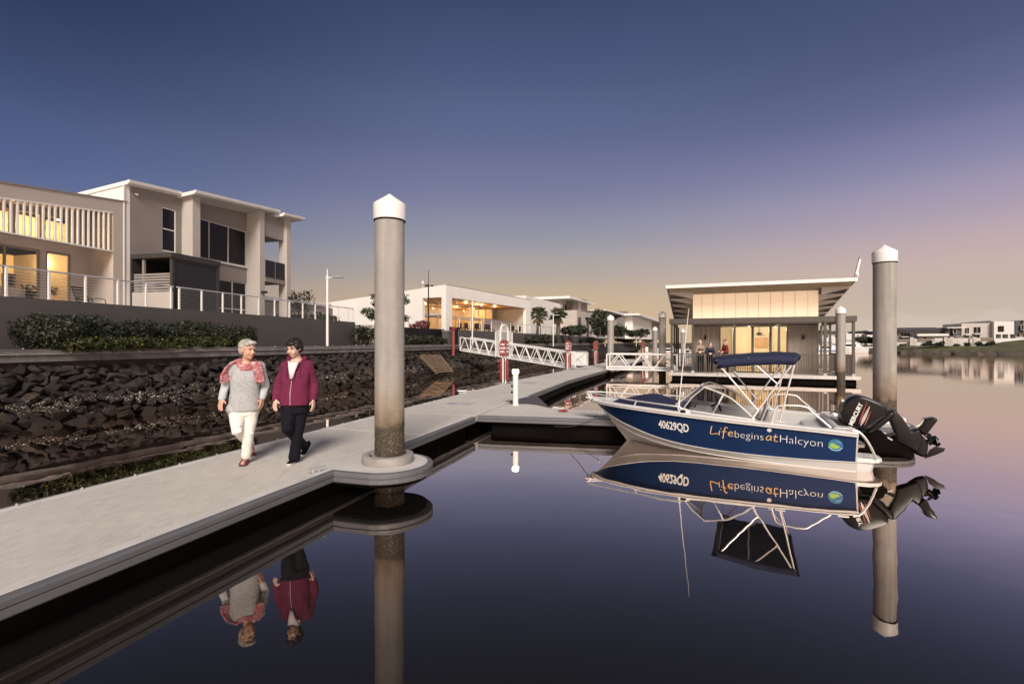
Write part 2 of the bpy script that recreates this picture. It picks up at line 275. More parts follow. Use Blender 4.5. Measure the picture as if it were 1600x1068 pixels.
def rock_material():
    m = mat('basalt_rock', (.024, .0190, .0162), .9, var=.45, vs=2.2, bump=.35, bs=22, spec=.3); nt = m.node_tree; N = nt.nodes; L = nt.links; b = N['Principled BSDF']
    base = b.inputs['Base Color'].links[0].from_socket
    oi = N.new('ShaderNodeObjectInfo'); mr = N.new('ShaderNodeMapRange'); L.new(oi.outputs['Random'], mr.inputs[0]); mr.inputs[3].default_value = .55; mr.inputs[4].default_value = 1.6
    m1 = N.new('ShaderNodeMix'); m1.data_type = 'RGBA'; m1.blend_type = 'MULTIPLY'; m1.inputs[0].default_value = 1; L.new(base, m1.inputs[6]); L.new(mr.outputs[0], m1.inputs[7])
    g = N.new('ShaderNodeNewGeometry'); sep = N.new('ShaderNodeSeparateXYZ'); L.new(g.outputs['Position'], sep.inputs[0])
    # tidal zone: brown film with oyster shells in a belt of its own
    wet = N.new('ShaderNodeMapRange'); L.new(sep.outputs[2], wet.inputs[0]); wet.inputs[1].default_value = .15; wet.inputs[2].default_value = .5; wet.inputs[3].default_value = .8; wet.inputs[4].default_value = 0
    m2 = N.new('ShaderNodeMix'); m2.data_type = 'RGBA'; L.new(wet.outputs[0], m2.inputs[0]); L.new(m1.outputs[2], m2.inputs[6]); m2.inputs[7].default_value = (.020, .013, .009, 1)
    n = N.new('ShaderNodeTexNoise'); n.inputs['Scale'].default_value = 22; n.inputs['Detail'].default_value = 3; L.new(g.outputs['Position'], n.inputs[0])
    n0 = N.new('ShaderNodeTexNoise'); n0.inputs['Scale'].default_value = 1.6; L.new(g.outputs['Position'], n0.inputs[0])
    rp = N.new('ShaderNodeValToRGB'); mz = N.new('ShaderNodeMapRange'); L.new(sep.outputs[2], mz.inputs[0]); mz.inputs[1].default_value = .05; mz.inputs[2].default_value = .75; L.new(mz.outputs[0], rp.inputs[0])
    e = rp.color_ramp.elements; e[0].color = (0, 0, 0, 1); e[1].color = (0, 0, 0, 1); x = e.new(.25); x.color = (.6, .6, .6, 1); x = e.new(.6); x.color = (1, 1, 1, 1)
    a = N.new('ShaderNodeMath'); a.operation = 'MULTIPLY_ADD'; L.new(rp.outputs[0], a.inputs[0]); a.inputs[1].default_value = .20; L.new(n.outputs[0], a.inputs[2])
    a2 = N.new('ShaderNodeMath'); a2.operation = 'MULTIPLY_ADD'; L.new(n0.outputs[0], a2.inputs[0]); a2.inputs[1].default_value = .18; L.new(a.outputs[0], a2.inputs[2])
    th = N.new('ShaderNodeMapRange'); L.new(a2.outputs[0], th.inputs[0]); th.inputs[1].default_value = .86; th.inputs[2].default_value = .92
    m3 = N.new('ShaderNodeMix'); m3.data_type = 'RGBA'; L.new(th.outputs[0], m3.inputs[0]); L.new(m2.outputs[2], m3.inputs[6]); m3.inputs[7].default_value = (.42, .37, .30, 1)
    L.new(m3.outputs[2], b.inputs['Base Color']); return m
M['rock'] = rock_material()
def water_material():
    m = bpy.data.materials.new('calm_water'); m.use_nodes = True; N = m.node_tree.nodes; L = m.node_tree.links; b = N['Principled BSDF']
    b.inputs['Base Color'].default_value = (.0105, .0095, .0082, 1); b.inputs['Roughness'].default_value = .3; b.inputs['Specular IOR Level'].default_value = 0
    tc = N.new('ShaderNodeTexCoord'); mp = N.new('ShaderNodeMapping'); L.new(tc.outputs['Object'], mp.inputs[0])
    n1 = N.new('ShaderNodeTexNoise'); n1.inputs['Scale'].default_value = .9; n1.inputs['Detail'].default_value = 2; L.new(mp.outputs[0], n1.inputs[0])
    n2 = N.new('ShaderNodeTexNoise'); n2.inputs['Scale'].default_value = 5; n2.inputs['Detail'].default_value = 3; L.new(mp.outputs[0], n2.inputs[0])
    # breeze patches farther out on the open water
    n3 = N.new('ShaderNodeTexNoise'); n3.inputs['Scale'].default_value = .05; L.new(mp.outputs[0], n3.inputs[0])
    sep = N.new('ShaderNodeSeparateXYZ'); L.new(tc.outputs['Object'], sep.inputs[0])
    far = N.new('ShaderNodeMapRange'); L.new(sep.outputs[0], far.inputs[0]); far.inputs[1].default_value = 10; far.inputs[2].default_value = 45; far.inputs[3].default_value = .09; far.inputs[4].default_value = 1.6
    mu = N.new('ShaderNodeMath'); mu.operation = 'MULTIPLY'; L.new(far.outputs[0], mu.inputs[0]); L.new(n3.outputs[0], mu.inputs[1])
    s = N.new('ShaderNodeMath'); s.operation = 'MULTIPLY_ADD'; L.new(n2.outputs[0], s.inputs[0]); L.new(mu.outputs[0], s.inputs[1]); L.new(n1.outputs[0], s.inputs[2])
    bp = N.new('ShaderNodeBump'); bp.inputs['Strength'].default_value = .3; bp.inputs['Distance'].default_value = .013; L.new(s.outputs[0], bp.inputs['Height']); L.new(bp.outputs[0], b.inputs['Normal'])
    # surface reflection made steeper towards grazing view than real water's, its colour tinted pink
    g = N.new('ShaderNodeBsdfGlossy'); g.inputs['Roughness'].default_value = .012; g.inputs['Color'].default_value = (1, .895, .83, 1); L.new(bp.outputs[0], g.inputs['Normal'])
    lw = N.new('ShaderNodeLayerWeight'); lw.inputs[0].default_value = .5
    pw = N.new('ShaderNodeMath'); pw.operation = 'POWER'; L.new(lw.outputs['Facing'], pw.inputs[0]); pw.inputs[1].default_value = 5
    ma = N.new('ShaderNodeMath'); ma.operation = 'MULTIPLY_ADD'; L.new(pw.outputs[0], ma.inputs[0]); ma.inputs[1].default_value = 3.9; ma.inputs[2].default_value = .022
    mn = N.new('ShaderNodeMath'); mn.operation = 'MINIMUM'; L.new(ma.outputs[0], mn.inputs[0]); mn.inputs[1].default_value = .93
    mx = N.new('ShaderNodeMixShader'); L.new(mn.outputs[0], mx.inputs[0]); L.new(b.outputs[0], mx.inputs[1]); L.new(g.outputs[0], mx.inputs[2]); L.new(mx.outputs[0], N['Material Output'].inputs[0])
    return m
M['water'] = water_material()

# ------------------------------------------------------------------ geometry helpers
class MB:
    def __init__(s): s.v = []; s.f = []; s.m = []
    def add(s, vs, fs, m=0):
        o = len(s.v); s.v += [tuple(v) for v in vs]; s.f += [tuple(i + o for i in f) for f in fs]; s.m += [m] * len(fs); return s
    def box(s, x0, x1, y0, y1, z0, z1, m=0):
        x0, x1 = sorted((x0, x1)); y0, y1 = sorted((y0, y1)); z0, z1 = sorted((z0, z1))
        return s.add([(x, y, z) for z in (z0, z1) for y in (y0, y1) for x in (x0, x1)],
                     [(0, 2, 3, 1), (4, 5, 7, 6), (0, 1, 5, 4), (2, 6, 7, 3), (0, 4, 6, 2), (1, 3, 7, 5)], m)
    def hexa(s, b, t, m=0):       # four bottom corners (counter-clockwise from above), four top corners
        return s.add(list(b) + list(t), [(3, 2, 1, 0), (4, 5, 6, 7), (0, 1, 5, 4), (1, 2, 6, 5), (2, 3, 7, 6), (3, 0, 4, 7)], m)
    def loft(s, rings, m=0, caps=True, closed=True):
        o = len(s.v); n = len(rings[0])
        for r in rings: s.v += [tuple(p) for p in r]
        k = 0
        for i in range(len(rings) - 1):
            for j in range(n if closed else n - 1):
                a, b = o + i * n + j, o + i * n + (j + 1) % n; s.f.append((a, b, b + n, a + n)); k += 1
        if caps and closed:
            s.f.append(tuple(o + j for j in reversed(range(n)))); s.f.append(tuple(o + (len(rings) - 1) * n + j for j in range(n))); k += 2
        s.m += [m] * k; return s
    def tube(s, pts, r, n=8, m=0, caps=True):
        pts = [Vector(p) for p in pts]; rr = r if isinstance(r, (list, tuple)) else [r] * len(pts); rings = []; u = None
        for i, p in enumerate(pts):
            d = (pts[min(i + 1, len(pts) - 1)] - pts[max(i - 1, 0)]).normalized()
            if u is None: u = d.orthogonal().normalized()
            u = (u - d * u.dot(d)).normalized(); w = d.cross(u)
            rings.append([p + (u * math.cos(2 * math.pi * k / n) + w * math.sin(2 * math.pi * k / n)) * rr[i] for k in range(n)])
        return s.loft(rings, m, caps)
    def lathe(s, prof, n=24, c=(0, 0, 0), m=0):
        return s.loft([[(c[0] + r * math.cos(2 * math.pi * k / n), c[1] + r * math.sin(2 * math.pi * k / n), c[2] + z) for k in range(n)] for r, z in prof], m)
    def ell(s, c, r, n=14, k=9, m=0, rot=None):
        rings = []
        for i in range(k + 1):
            a = -math.pi / 2 + math.pi * (i * .98 + .01 * k) / k; rings.append([])
            for j in range(n):
                p = Vector((r[0] * math.cos(a) * math.cos(2 * math.pi * j / n), r[1] * math.cos(a) * math.sin(2 * math.pi * j / n), r[2] * math.sin(a)))
                if rot is not None: p = rot @ p
                rings[-1].append(p + Vector(c))
        return s.loft(rings, m)
    def prism(s, poly, fn, t0, t1, m=0):   # polygon (u, w) swept from t0 to t1; fn(u, w, t) gives the point
        n = len(poly); o = len(s.v)
        s.v += [tuple(fn(u, w, t0)) for u, w in poly] + [tuple(fn(u, w, t1)) for u, w in poly]
        s.f += [tuple(o + i for i in reversed(range(n))), tuple(o + n + i for i in range(n))] + [(o + i, o + (i + 1) % n, o + n + (i + 1) % n, o + n + i) for i in range(n)]
        s.m += [m] * (n + 2); return s
    def mesh(s, name, mats, smooth=False):
        me = bpy.data.meshes.new(name); me.from_pydata(s.v, [], s.f)
        for x in (mats if isinstance(mats, (list, tuple)) else [mats]): me.materials.append(x)
        me.polygons.foreach_set('material_index', s.m)
        bm = bmesh.new(); bm.from_mesh(me); bmesh.ops.recalc_face_normals(bm, faces=bm.faces); bm.to_mesh(me); bm.free()
        if smooth: me.polygons.foreach_set('use_smooth', [True] * len(me.polygons))
        me.update(); return me
    def build(s, name, mats, parent=None, smooth=False, bevel=0.0, seg=2):
        o = bpy.data.objects.new(name, s.mesh(name, mats, smooth)); COL.objects.link(o)
        if parent is not None: o.parent = parent
        if bevel:
            b = o.modifiers.new('bevel', 'BEVEL'); b.width = bevel; b.segments = seg; b.limit_method = 'ANGLE'; b.angle_limit = R(35)
        if smooth:
            try: o.data.set_sharp_from_angle(angle=R(42))
            except Exception: pass
        return o
def thing(name, label, cat, loc=(0, 0, 0), rz=0.0, group=None):
    o = bpy.data.objects.new(name, None); COL.objects.link(o); o.empty_display_size = .2
    o.location = loc; o.rotation_euler = (0, 0, rz); tag(o, label, cat, group); return o
def tag(o, label, cat, group=None):
    o['label'] = label; o['category'] = cat
    if group: o['group'] = group
    return o
def struct(o): o['kind'] = 'structure'; return o
def kids(o): return [c for c in bpy.data.objects if c.parent is o]
def copy_tree(o, loc=None, rz=None, label=None, group=None, parent=None):
    c = o.copy(); COL.objects.link(c)
    if parent is not None: c.parent = parent
    if loc is not None: c.location = loc
    if rz is not None: c.rotation_euler = (0, 0, rz)
    if label: c['label'] = label
    if group: c['group'] = group
    for ch in list(o.children): copy_tree(ch, parent=c)
    return c
class Frame:
    """A surveyed vertical plane system: origin, direction of local x; local y points left of x. hit() takes a sighting (column,row of the
    survey photograph) to where that line of sight meets the plane at local y."""
    def __init__(s, org, d):
        s.o = Vector((org[0], org[1])); s.x = Vector(d).normalized(); s.y = Vector((-s.x.y, s.x.x)); s.rz = math.atan2(s.x.y, s.x.x)
    def hit(s, px, py, y=0.0):
        m = (px - 800) / FPX; k = s.o.dot(s.y) + y; Y = k / (m * s.y.x + s.y.y)
        return (Vector((m * Y, Y)) - s.o).dot(s.x), CAM_Z - (py - 534) / FPX * Y
    def hx(s, px, y=0.0): return s.hit(px, 534, y)[0]
    def hxp(s, px, x):            # where the sight line meets the plane local x = const: gives local y
        m = (px - 800) / FPX; k = s.o.dot(s.x) + x; Y = k / (m * s.x.x + s.x.y)
        return (Vector((m * Y, Y)) - s.o).dot(s.y)
    def w(s, x, y, z=0.0): p = s.o + s.x * x + s.y * y; return (p.x, p.y, z)
    def loc(s, z=0.0): return (s.o.x, s.o.y, z)
def at(px, py, Y): return Vector(((px - 800) / FPX * Y, Y, CAM_Z - (py - 534) / FPX * Y))
def ground(px, py, z): Y = FPX * (CAM_Z - z) / (py - 534); return Vector(((px - 800) / FPX * Y, Y, z))
_fonts = {}
def text2d(body, size, offset=0.0):
    cu = bpy.data.curves.new('txt', 'FONT'); cu.body = body; cu.size = size; cu.offset = offset; cu.resolution_u = 3
    o = bpy.data.objects.new('txt', cu); COL.objects.link(o); dg = bpy.context.evaluated_depsgraph_get()
    me = bpy.data.meshes.new_from_object(o.evaluated_get(dg)); vs = [(v.co.x, v.co.y) for v in me.vertices]; fs = [tuple(p.vertices) for p in me.polygons]
    bpy.data.objects.remove(o); bpy.data.curves.remove(cu); bpy.data.meshes.remove(me); return vs, fs
def ribbon(poly, w):
    # catmull-rom smoothed pen stroke
    P = [Vector(p) for p in poly]; pts = []
    for i in range(len(P) - 1):
        p0, p1, p2, p3 = P[max(i - 1, 0)], P[i], P[i + 1], P[min(i + 2, len(P) - 1)]
        for k in range(5):
            t = k / 5; pts.append(.5 * ((2 * p1) + (p2 - p0) * t + (2 * p0 - 5 * p1 + 4 * p2 - p3) * t * t + (3 * p1 - p0 - 3 * p2 + p3) * t ** 3))
    pts.append(P[-1]); vs = []; fs = []
    for i, p in enumerate(pts):
        d = (pts[min(i + 1, len(pts) - 1)] - pts[max(i - 1, 0)]); d = d.normalized() if d.length > 1e-6 else Vector((1, 0)); nrm = Vector((-d.y, d.x))
        ww = w * (.75 if i in (0, len(pts) - 1) else 1); vs += [tuple(p + nrm * ww / 2), tuple(p - nrm * ww / 2)]
        if i: fs.append((2 * i - 2, 2 * i - 1, 2 * i + 1, 2 * i))
    return vs, fs
def leaves(mb, c, r, n, size, rnd, shell=.55, flat=1.0, m=0):
    """leaf-sized folded faces through an uneven ellipsoidal volume"""
    for _ in range(n):
        d = Vector((rnd.gauss(0, 1), rnd.gauss(0, 1), rnd.gauss(0, 1))).normalized(); k = shell + (1 - shell) * rnd.random() ** .6
        lump = 1 + .28 * mnoise.noise(Vector((d.x * 2.1 + c[0], d.y * 2.1 + c[1], d.z * 2.1 + c[2] * 3)))
        p = Vector((c[0] + d.x * r[0] * k * lump, c[1] + d.y * r[1] * k * lump, c[2] + d.z * r[2] * k * lump * flat))
        a = (d + Vector((rnd.gauss(0, .7), rnd.gauss(0, .7), rnd.gauss(0, .7)))).normalized(); t = a.orthogonal().normalized()
        t = (Matrix.Rotation(rnd.random() * 6.28, 3, a) @ t); b = a.cross(t); s = size * rnd.uniform(.6, 1.3)
        mb.add([p - t * s, p + b * s * .38 + a * s * .1, p + t * s, p - b * s * .38 + a * s * .1], [(0, 1, 2), (0, 2, 3)], m)
def remesh(mb, name, mats, voxel, parent=None, smooth_it=4, folds=None):
    me = bpy.data.meshes.new('tmp'); me.from_pydata(mb.v, [], mb.f); bm = bmesh.new(); bm.from_mesh(me); bmesh.ops.recalc_face_normals(bm, faces=bm.faces); bm.to_mesh(me); bm.free()
    o = bpy.data.objects.new('tmp', me); COL.objects.link(o)
    md = o.modifiers.new('r', 'REMESH'); md.mode = 'VOXEL'; md.voxel_size = voxel
    if smooth_it: sm = o.modifiers.new('s', 'SMOOTH'); sm.iterations = smooth_it; sm.factor = .5
    dg = bpy.context.evaluated_depsgraph_get(); out = bpy.data.meshes.new_from_object(o.evaluated_get(dg)); out.name = name
    bpy.data.objects.remove(o); bpy.data.meshes.remove(me)
    out.materials.clear()
    if folds:
        amp, fx, fz = folds; nv = [v.normal.copy() for v in out.vertices]
        for v, nn in zip(out.vertices, nv):
            c = v.co; a = mnoise.noise(Vector((c.x * fx + c.z * fz * .8, c.y * fx, c.z * fz + 3.1))); b_ = mnoise.noise(Vector((c.x * fx * 2.3, c.y * fx * 2.3, c.z * fz * 2.2 - c.x * fx)))
            v.co = c + nn * amp * ((1 - abs(a) * 2.4) + .5 * b_)
        out.update()
    for x in (mats if isinstance(mats, (list, tuple)) else [mats]): out.materials.append(x)
    out.polygons.foreach_set('use_smooth', [True] * len(out.polygons))
    ob = bpy.data.objects.new(name, out); COL.objects.link(ob)
    if parent is not None: ob.parent = parent
    return ob
# ------------------------------------------------------------------ the setting: water, land, rock revetment, seawall
def sheet(name, pts, m, z=None):
    mb = MB(); mb.add([(p[0], p[1], p[2] if len(p) > 2 else z) for p in pts], [tuple(range(len(pts)))]); return struct(mb.build(name, m))
sheet('water', [(-600, -300), (900, -300), (900, 1500), (-600, 1500)], M['water'], 0.0)
CAPX = lambda Y: -10.8 + .37 * (Y - 17.77)              # waterside edge of the seawall capping
FS = Frame((CAPX(0), 0), (.37, 1))                        # x along the seawall, y inland
FW = Frame((-16.69, 0), (.232, 1))                        # grey block wall of the terrace; y inland
sheet('embankment', [FS.w(-8, .3), FS.w(175, .3), (-120, 175), (-120, -8)], M['soil'], 1.70)
sheet('terrace_ground', [FW.w(-6, .2), FW.w(30.5, .2), FS.w(42, 3.2), FS.w(175, 2.6), (-120, 172), (-120, -6)], M['terrace'], 3.05)

def seawall():
    t = thing('seawall', 'long weathered concrete seawall capping above the dark rock slope', 'seawall', FS.loc(), FS.rz)
    rnd = random.Random(3); x = -6.0; i = 0
    while x < 170:
        ln = 2.35 if x < 60 else 20
        j = rnd.uniform(-.012, .012); mb = MB()
        mb.box(x, x + ln - .02, -.06, .42, 1.655 + j, 1.735 + j); mb.box(x + .03, x + ln - .05, .04, .36, 1.736 + j, 1.775 + j)
        mb.build('capping_block', M['cap'], t, bevel=.012 if x < 40 else 0)
        mb = MB(); mb.box(x, x + ln - .012, -.075, -.061, 1.640 + j, 1.668 + j); mb.build('pale_edge_strip', M['cap_light'], t)
        if x < 45:
            for q in (.3, .8): b = MB(); b.lathe([(.018, 1.775), (.022, 1.80), (.012, 1.81)], 8, (x + ln * q, .2, 0)); b.build('bolt', M['alu'], t)
        x += ln
    mb = MB(); mb.box(-6, 170, -.02, .3, 1.44, 1.64); mb.build('capping_beam', M['cap'], t)
    mb = MB(); mb.box(-6, 170, .1, .34, .9, 1.44); mb.build('sheet_wall', M['recess'], t)
    return t
seawall()

def revetment():
    base = MB(); base.add([FS.w(-6, .2, 1.10), FS.w(-6, -2.8, -.45), FS.w(170, -2.8, -.45), FS.w(170, .2, 1.10)], [(0, 1, 2, 3)])
    root = base.build('rock_revetment', M['soil']); struct(root)
    rnd = random.Random(11); shapes = []
    for k in range(14):
        bm = bmesh.new()
        for _ in range(11):
            d = Vector((rnd.gauss(0, 1), rnd.gauss(0, 1), rnd.gauss(0, 1))).normalized() * rnd.uniform(.8, 1.15)
            bm.verts.new((d.x * 1.25, d.y * .9, d.z * .72))
        r = bmesh.ops.convex_hull(bm, input=bm.verts); bmesh.ops.delete(bm, geom=[v for v in bm.verts if not v.link_faces], context='VERTS')
        bmesh.ops.bevel(bm, geom=list(bm.edges), offset=.028, segments=1, affect='EDGES')
        bmesh.ops.recalc_face_normals(bm, faces=bm.faces); me = bpy.data.meshes.new('rock'); bm.to_mesh(me); bm.free(); me.materials.append(M['rock']); shapes.append(me)
    spots = []
    x = -1.0
    while x < 60:
        far = x > 27
        for row in range(11):
            f = (row + rnd.random() * .8) / 10.6
            s = rnd.uniform(.125, .235) * (1.12 if f > .55 else 1.0)
            if rnd.random() < .12: s *= 1.35
            y = .12 - 2.75 * f; z = 1.26 - 1.5 * f + rnd.uniform(-.03, .07)
            spots.append((x + rnd.uniform(-.16, .16), y + rnd.uniform(-.06, .06), z, s))
        x += .27 if not far else .40
    rough = MB(); n = 0
    spots.sort(key=lambda p: (Vector(FS.w(p[0], p[1], p[2])) - Vector((0, 0, CAM_Z))).length / p[3])
    for (x, y, z, s) in spots:
        me = rnd.choice(shapes); rot = Matrix.Rotation(rnd.uniform(-.5, .5), 3, 'X') @ Matrix.Rotation(rnd.uniform(-.6, .6), 3, 'Y') @ Matrix.Rotation(rnd.random() * 6.28, 3, 'Z')
        wp = Vector(FS.w(x, y, z)); u = 800 + FPX * wp.x / wp.y if wp.y > .1 else -1
        if -60 < u < 1000 and z > -.16 and n < 300 and wp.y < 30:
            o = bpy.data.objects.new('rock', me); COL.objects.link(o); o.parent = root; o.location = wp; o.rotation_euler = rot.to_euler(); o.scale = (s, s, s); n += 1
        else:
            rough.add([rot @ (v.co * s) + wp for v in me.vertices], [tuple(p.vertices) for p in me.polygons])
    o = rough.build('rock_rubble', M['rock'], root); o['kind'] = 'stuff'
revetment()

def ladder_ramp():   # collapsed timber stair lying on the rocks
    a, b = at(657, 557, 28.2), at(689, 557.5, 28.8); c, d = at(683, 583, 27.0), at(707, 581, 27.6)
    org = a; t = thing('timber_ramp', 'old slatted timber steps lying on the rock slope behind the tall pile', 'steps', tuple(a))
    rel = lambda p: p - org
    mb = MB(); mb.tube([rel(a), rel(c)], .07, 4); mb.build('stringer', M['timber'], t); mb = MB(); mb.tube([rel(b), rel(d)], .07, 4); mb.build('stringer', M['timber'], t)
    for k in range(9):
        f = k / 8; mb = MB(); p, q = rel(a).lerp(rel(c), f), rel(b).lerp(rel(d), f); mb.tube([p + Vector((0, 0, .08)), q + Vector((0, 0, .08))], .045, 4); mb.build('tread', M['timber'], t)
ladder_ramp()

# ------------------------------------------------------------------ floating docks
ZD = .37
RX = lambda Y: -2.186 + .325 * (Y - 6.28)               # right edge of the walkway
DW = 2.06
FA = Frame((RX(0), 0), (.325, 1))                         # first run; local y 0 (right edge) .. DW (left edge)
BEND = FA.hit(885.5, 534, 0)[0]
B0 = Vector(FA.w(BEND, 0)[:2])
FB = Frame(B0, (.404, 1))                                 # second run after the bend
def fender(mb, path, m=0, z=ZD):
    """grooved rubbing whaler swept along a plan path; outward is right of travel"""
    prof = [(0, 0), (.055, -.004), (.07, -.02), (.07, -.058), (.056, -.064), (.056, -.07), (.07, -.076), (.07, -.125), (.05, -.142), (0, -.15)]
    P = [Vector((p[0], p[1])) for p in path]; rings = []
    for i, p in enumerate(P):
        d0 = (P[i] - P[i - 1]).normalized() if i else (P[1] - P[0]).normalized(); d1 = (P[i + 1] - P[i]).normalized() if i < len(P) - 1 else d0
        n0, n1 = Vector((d0.y, -d0.x)), Vector((d1.y, -d1.x)); n = (n0 + n1).normalized(); k = 1 / max(.4, n.dot(n0))
        rings.append([(p.x + n.x * u * k, p.y + n.y * u * k, z + w) for u, w in prof])
    mb.loft(rings, m)
def main_dock():
    t = thing('walkway_dock', 'long pale concrete floating walkway with grey fender edges leading towards the houses', 'dock', (0, 0, 0))
    joints = [-6.0, 1.7, FA.hit(500, 680, DW)[0] + .15, FA.hit(738.6, 534, 0)[0] + .1, BEND]
    for a, b in zip(joints[:-1], joints[1:]):
        mb = MB(); x0, x1 = a + .012, b - .012
        mb.hexa([FA.w(x0, .10, ZD - .16), FA.w(x1, .10, ZD - .16), FA.w(x1, DW - .10, ZD - .16), FA.w(x0, DW - .10, ZD - .16)],
                [FA.w(x0, .10, ZD), FA.w(x1, .10, ZD), FA.w(x1, DW - .10, ZD), FA.w(x0, DW - .10, ZD)])
        mb.build('deck_slab', M['deck'], t, bevel=.008)
        for (y0, y1) in ((0.0, .094), (DW - .094, DW)):
            mb = MB(); mb.hexa([FA.w(x0, y0, ZD - .15), FA.w(x1, y0, ZD - .15), FA.w(x1, y1, ZD - .15), FA.w(x0, y1, ZD - .15)],
                               [FA.w(x0, y0, ZD + .004), FA.w(x1, y0, ZD + .004), FA.w(x1, y1, ZD + .004), FA.w(x0, y1, ZD + .004)])
            mb.build('edge_beam', M['deck_edge'], t, bevel=.008)
        mb = MB(); x2, x3 = a + .12, b - .12
        mb.hexa([FA.w(x2, .16, -.4), FA.w(x3, .16, -.4), FA.w(x3, DW - .12, -.4), FA.w(x2, DW - .12, -.4)], [FA.w(x2, .13, ZD - .155), FA.w(x3, .13, ZD - .155), FA.w(x3, DW - .12, ZD - .155), FA.w(x2, DW - .12, ZD - .155)])
        mb.build('float', M['float'], t, bevel=.05)
    j2 = [0.0, 6.6, 13.2, 19.8, 26.4]
    for a, b in zip(j2[:-1], j2[1:]):
        mb = MB(); x0, x1 = a + .012, b - .012
        mb.hexa([FB.w(x0, 0, ZD - .15), FB.w(x1, 0, ZD - .15), FB.w(x1, DW, ZD - .15), FB.w(x0, DW, ZD - .15)], [FB.w(x0, 0, ZD), FB.w(x1, 0, ZD), FB.w(x1, DW, ZD), FB.w(x0, DW, ZD)])
        mb.build('deck_slab', M['deck'], t, bevel=.01)
        mb = MB(); mb.hexa([FB.w(a + .1, .13, -.4), FB.w(b - .1, .13, -.4), FB.w(b - .1, DW - .1, -.4), FB.w(a + .1, DW - .1, -.4)], [FB.w(a + .1, .13, ZD - .16), FB.w(b - .1, .13, ZD - .16), FB.w(b - .1, DW - .1, ZD - .16), FB.w(a + .1, DW - .1, ZD - .16)])
        mb.build('float', M['float'], t, bevel=.05)
    xk = FA.hit(541, 534, 0)[0]; xk2 = xk + 1.12; xf = FA.hit(738.6, 534, 0)[0]; xg = FA.hit(826, 534, 0)[0]
    for k, (a, b) in enumerate(((-6, xk), (xk2, xf))):
        mb = MB(); fender(mb, [FA.w(a, 0), FA.w(b, 0)]); mb.build('fender', M['whaler'], t)
    mb = MB(); fender(mb, [FA.w(xg, 0), FA.w(BEND, 0), FB.w(26.4, 0)]); mb.build('fender', M['whaler'], t)
    mb = MB(); fender(mb, [FB.w(26.4, DW), FB.w(0, DW), FA.w(BEND, DW), FA.w(-6, DW)]); mb.build('fender', M['whaler'], t)
    # rubber rolls hung below the edge beyond the finger
    mb = MB(); mb.tube([FA.w(xg + .4, -.10, .12), FA.w(BEND - .1, -.10, .12)], .105, 10); mb.build('rubber_bumper', M['float'], t)
    mb = MB(); mb.tube([FB.w(.1, -.10, .12), FB.w(7.4, -.10, .12)], .105, 10); mb.build('rubber_bumper', M['float'], t)
    # studs on the channel side edge
    mb = MB()
    for k in range(34): x, y, z = FA.w(1.0 + k * .55, DW - .03); mb.lathe([(.012, ZD + .004), (.013, ZD + .022), (.006, ZD + .028)], 8, (x, y, 0))
    mb.build('edge_studs', M['alu'], t)
    # flush service pits
    for q in ([(705, 628.4), (744, 629.4), (731, 633.5), (695, 632)], [(818, 597), (838.5, 597.6), (833, 599.6), (812, 599)]):
        c = [ground(px, py, ZD) for px, py in q]; mb = MB(); mb.hexa([p - Vector((0, 0, .05)) for p in reversed(c)], [p + Vector((0, 0, .006)) for p in reversed(c)]); mb.build('pit_lid', M['alu'], t)
    # half-round guide for the big pile
    cx, cy = -1.66, 6.47; rg = .53
    e0, e1 = Vector(FA.w(xk, 0)[:2]), Vector(FA.w(xk2, 0)[:2]); C = Vector((cx + .0, cy - .03)); u = (e1 - e0).normalized(); n = Vector((u.y, -u.x))
    half = .53; mid = e0 + u * (C - e0).dot(u); ext = (C - mid).dot(n)
    arc = [mid - u * half, mid - u * half + n * max(0, ext * .35)] + [mid + n * (ext) + u * (-math.cos(a) * half) + n * (math.sin(a) * rg) for a in [R(12 + 156 * k / 14) for k in range(15)]] + [mid + u * half + n * max(0, ext * .35), mid + u * half]
    mb = MB(); poly = [tuple(p) for p in arc]; mb.prism(poly, lambda a, b, z: (a, b, z), ZD - .15, ZD + .001); g = mb.build('pile_guide', M['deck_edge'], t)
    mb = MB(); fender(mb, arc); mb.build('guide_fender', M['whaler'], g)
    mb = MB(); mb.prism(poly, lambda a, b, z: (cx + (a - cx) * .985, cy + (b - cy) * .985, z), ZD - .19, ZD - .152); mb.build('guide_shade_plate', M['float'], g)  # thin black sheet added so the guide's underside reads as shaded
    mb = MB(); mb.lathe([(.255, ZD), (.335, ZD), (.34, ZD + .02), (.335, ZD + .105), (.31, ZD + .115), (.262, ZD + .115), (.255, ZD + .10)], 40, (cx, cy, 0)); mb.build('guide_collar', M['cap_light'], g, smooth=True)
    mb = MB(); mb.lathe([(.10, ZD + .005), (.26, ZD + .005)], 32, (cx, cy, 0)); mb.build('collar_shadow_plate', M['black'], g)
    for k in range(4):
        a = R(25 + 90 * k); mb = MB(); c = Vector((cx + .226 * math.cos(a), cy + .226 * math.sin(a), ZD + .075)); w = Vector((-math.sin(a), math.cos(a), 0)); mb.tube([c - w * .06, c + w * .06], .03, 10); mb.build('guide_roller', M['float'], g)
    # guides of the two far piles and the finger joint plate
    for c, s in ((Vector((5.95, 29.2)), .52),):
        mb = MB(); mb.lathe([(.0, ZD - .15), (s, ZD - .15), (s, ZD - .02), (s - .05, ZD + .003), (.0, ZD + .003)], 28, (c.x, c.y, 0)); mb.lathe([(.24, ZD), (.33, ZD), (.33, ZD + .11), (.24, ZD + .11)], 28, (c.x, c.y, 0)); mb.build('pile_guide', M['alu'], t, smooth=True)
    # dark gusset plate in the corner behind the finger
    g3 = [ground(791, 627, ZD), ground(856, 634.5, ZD), ground(838, 618, ZD)]
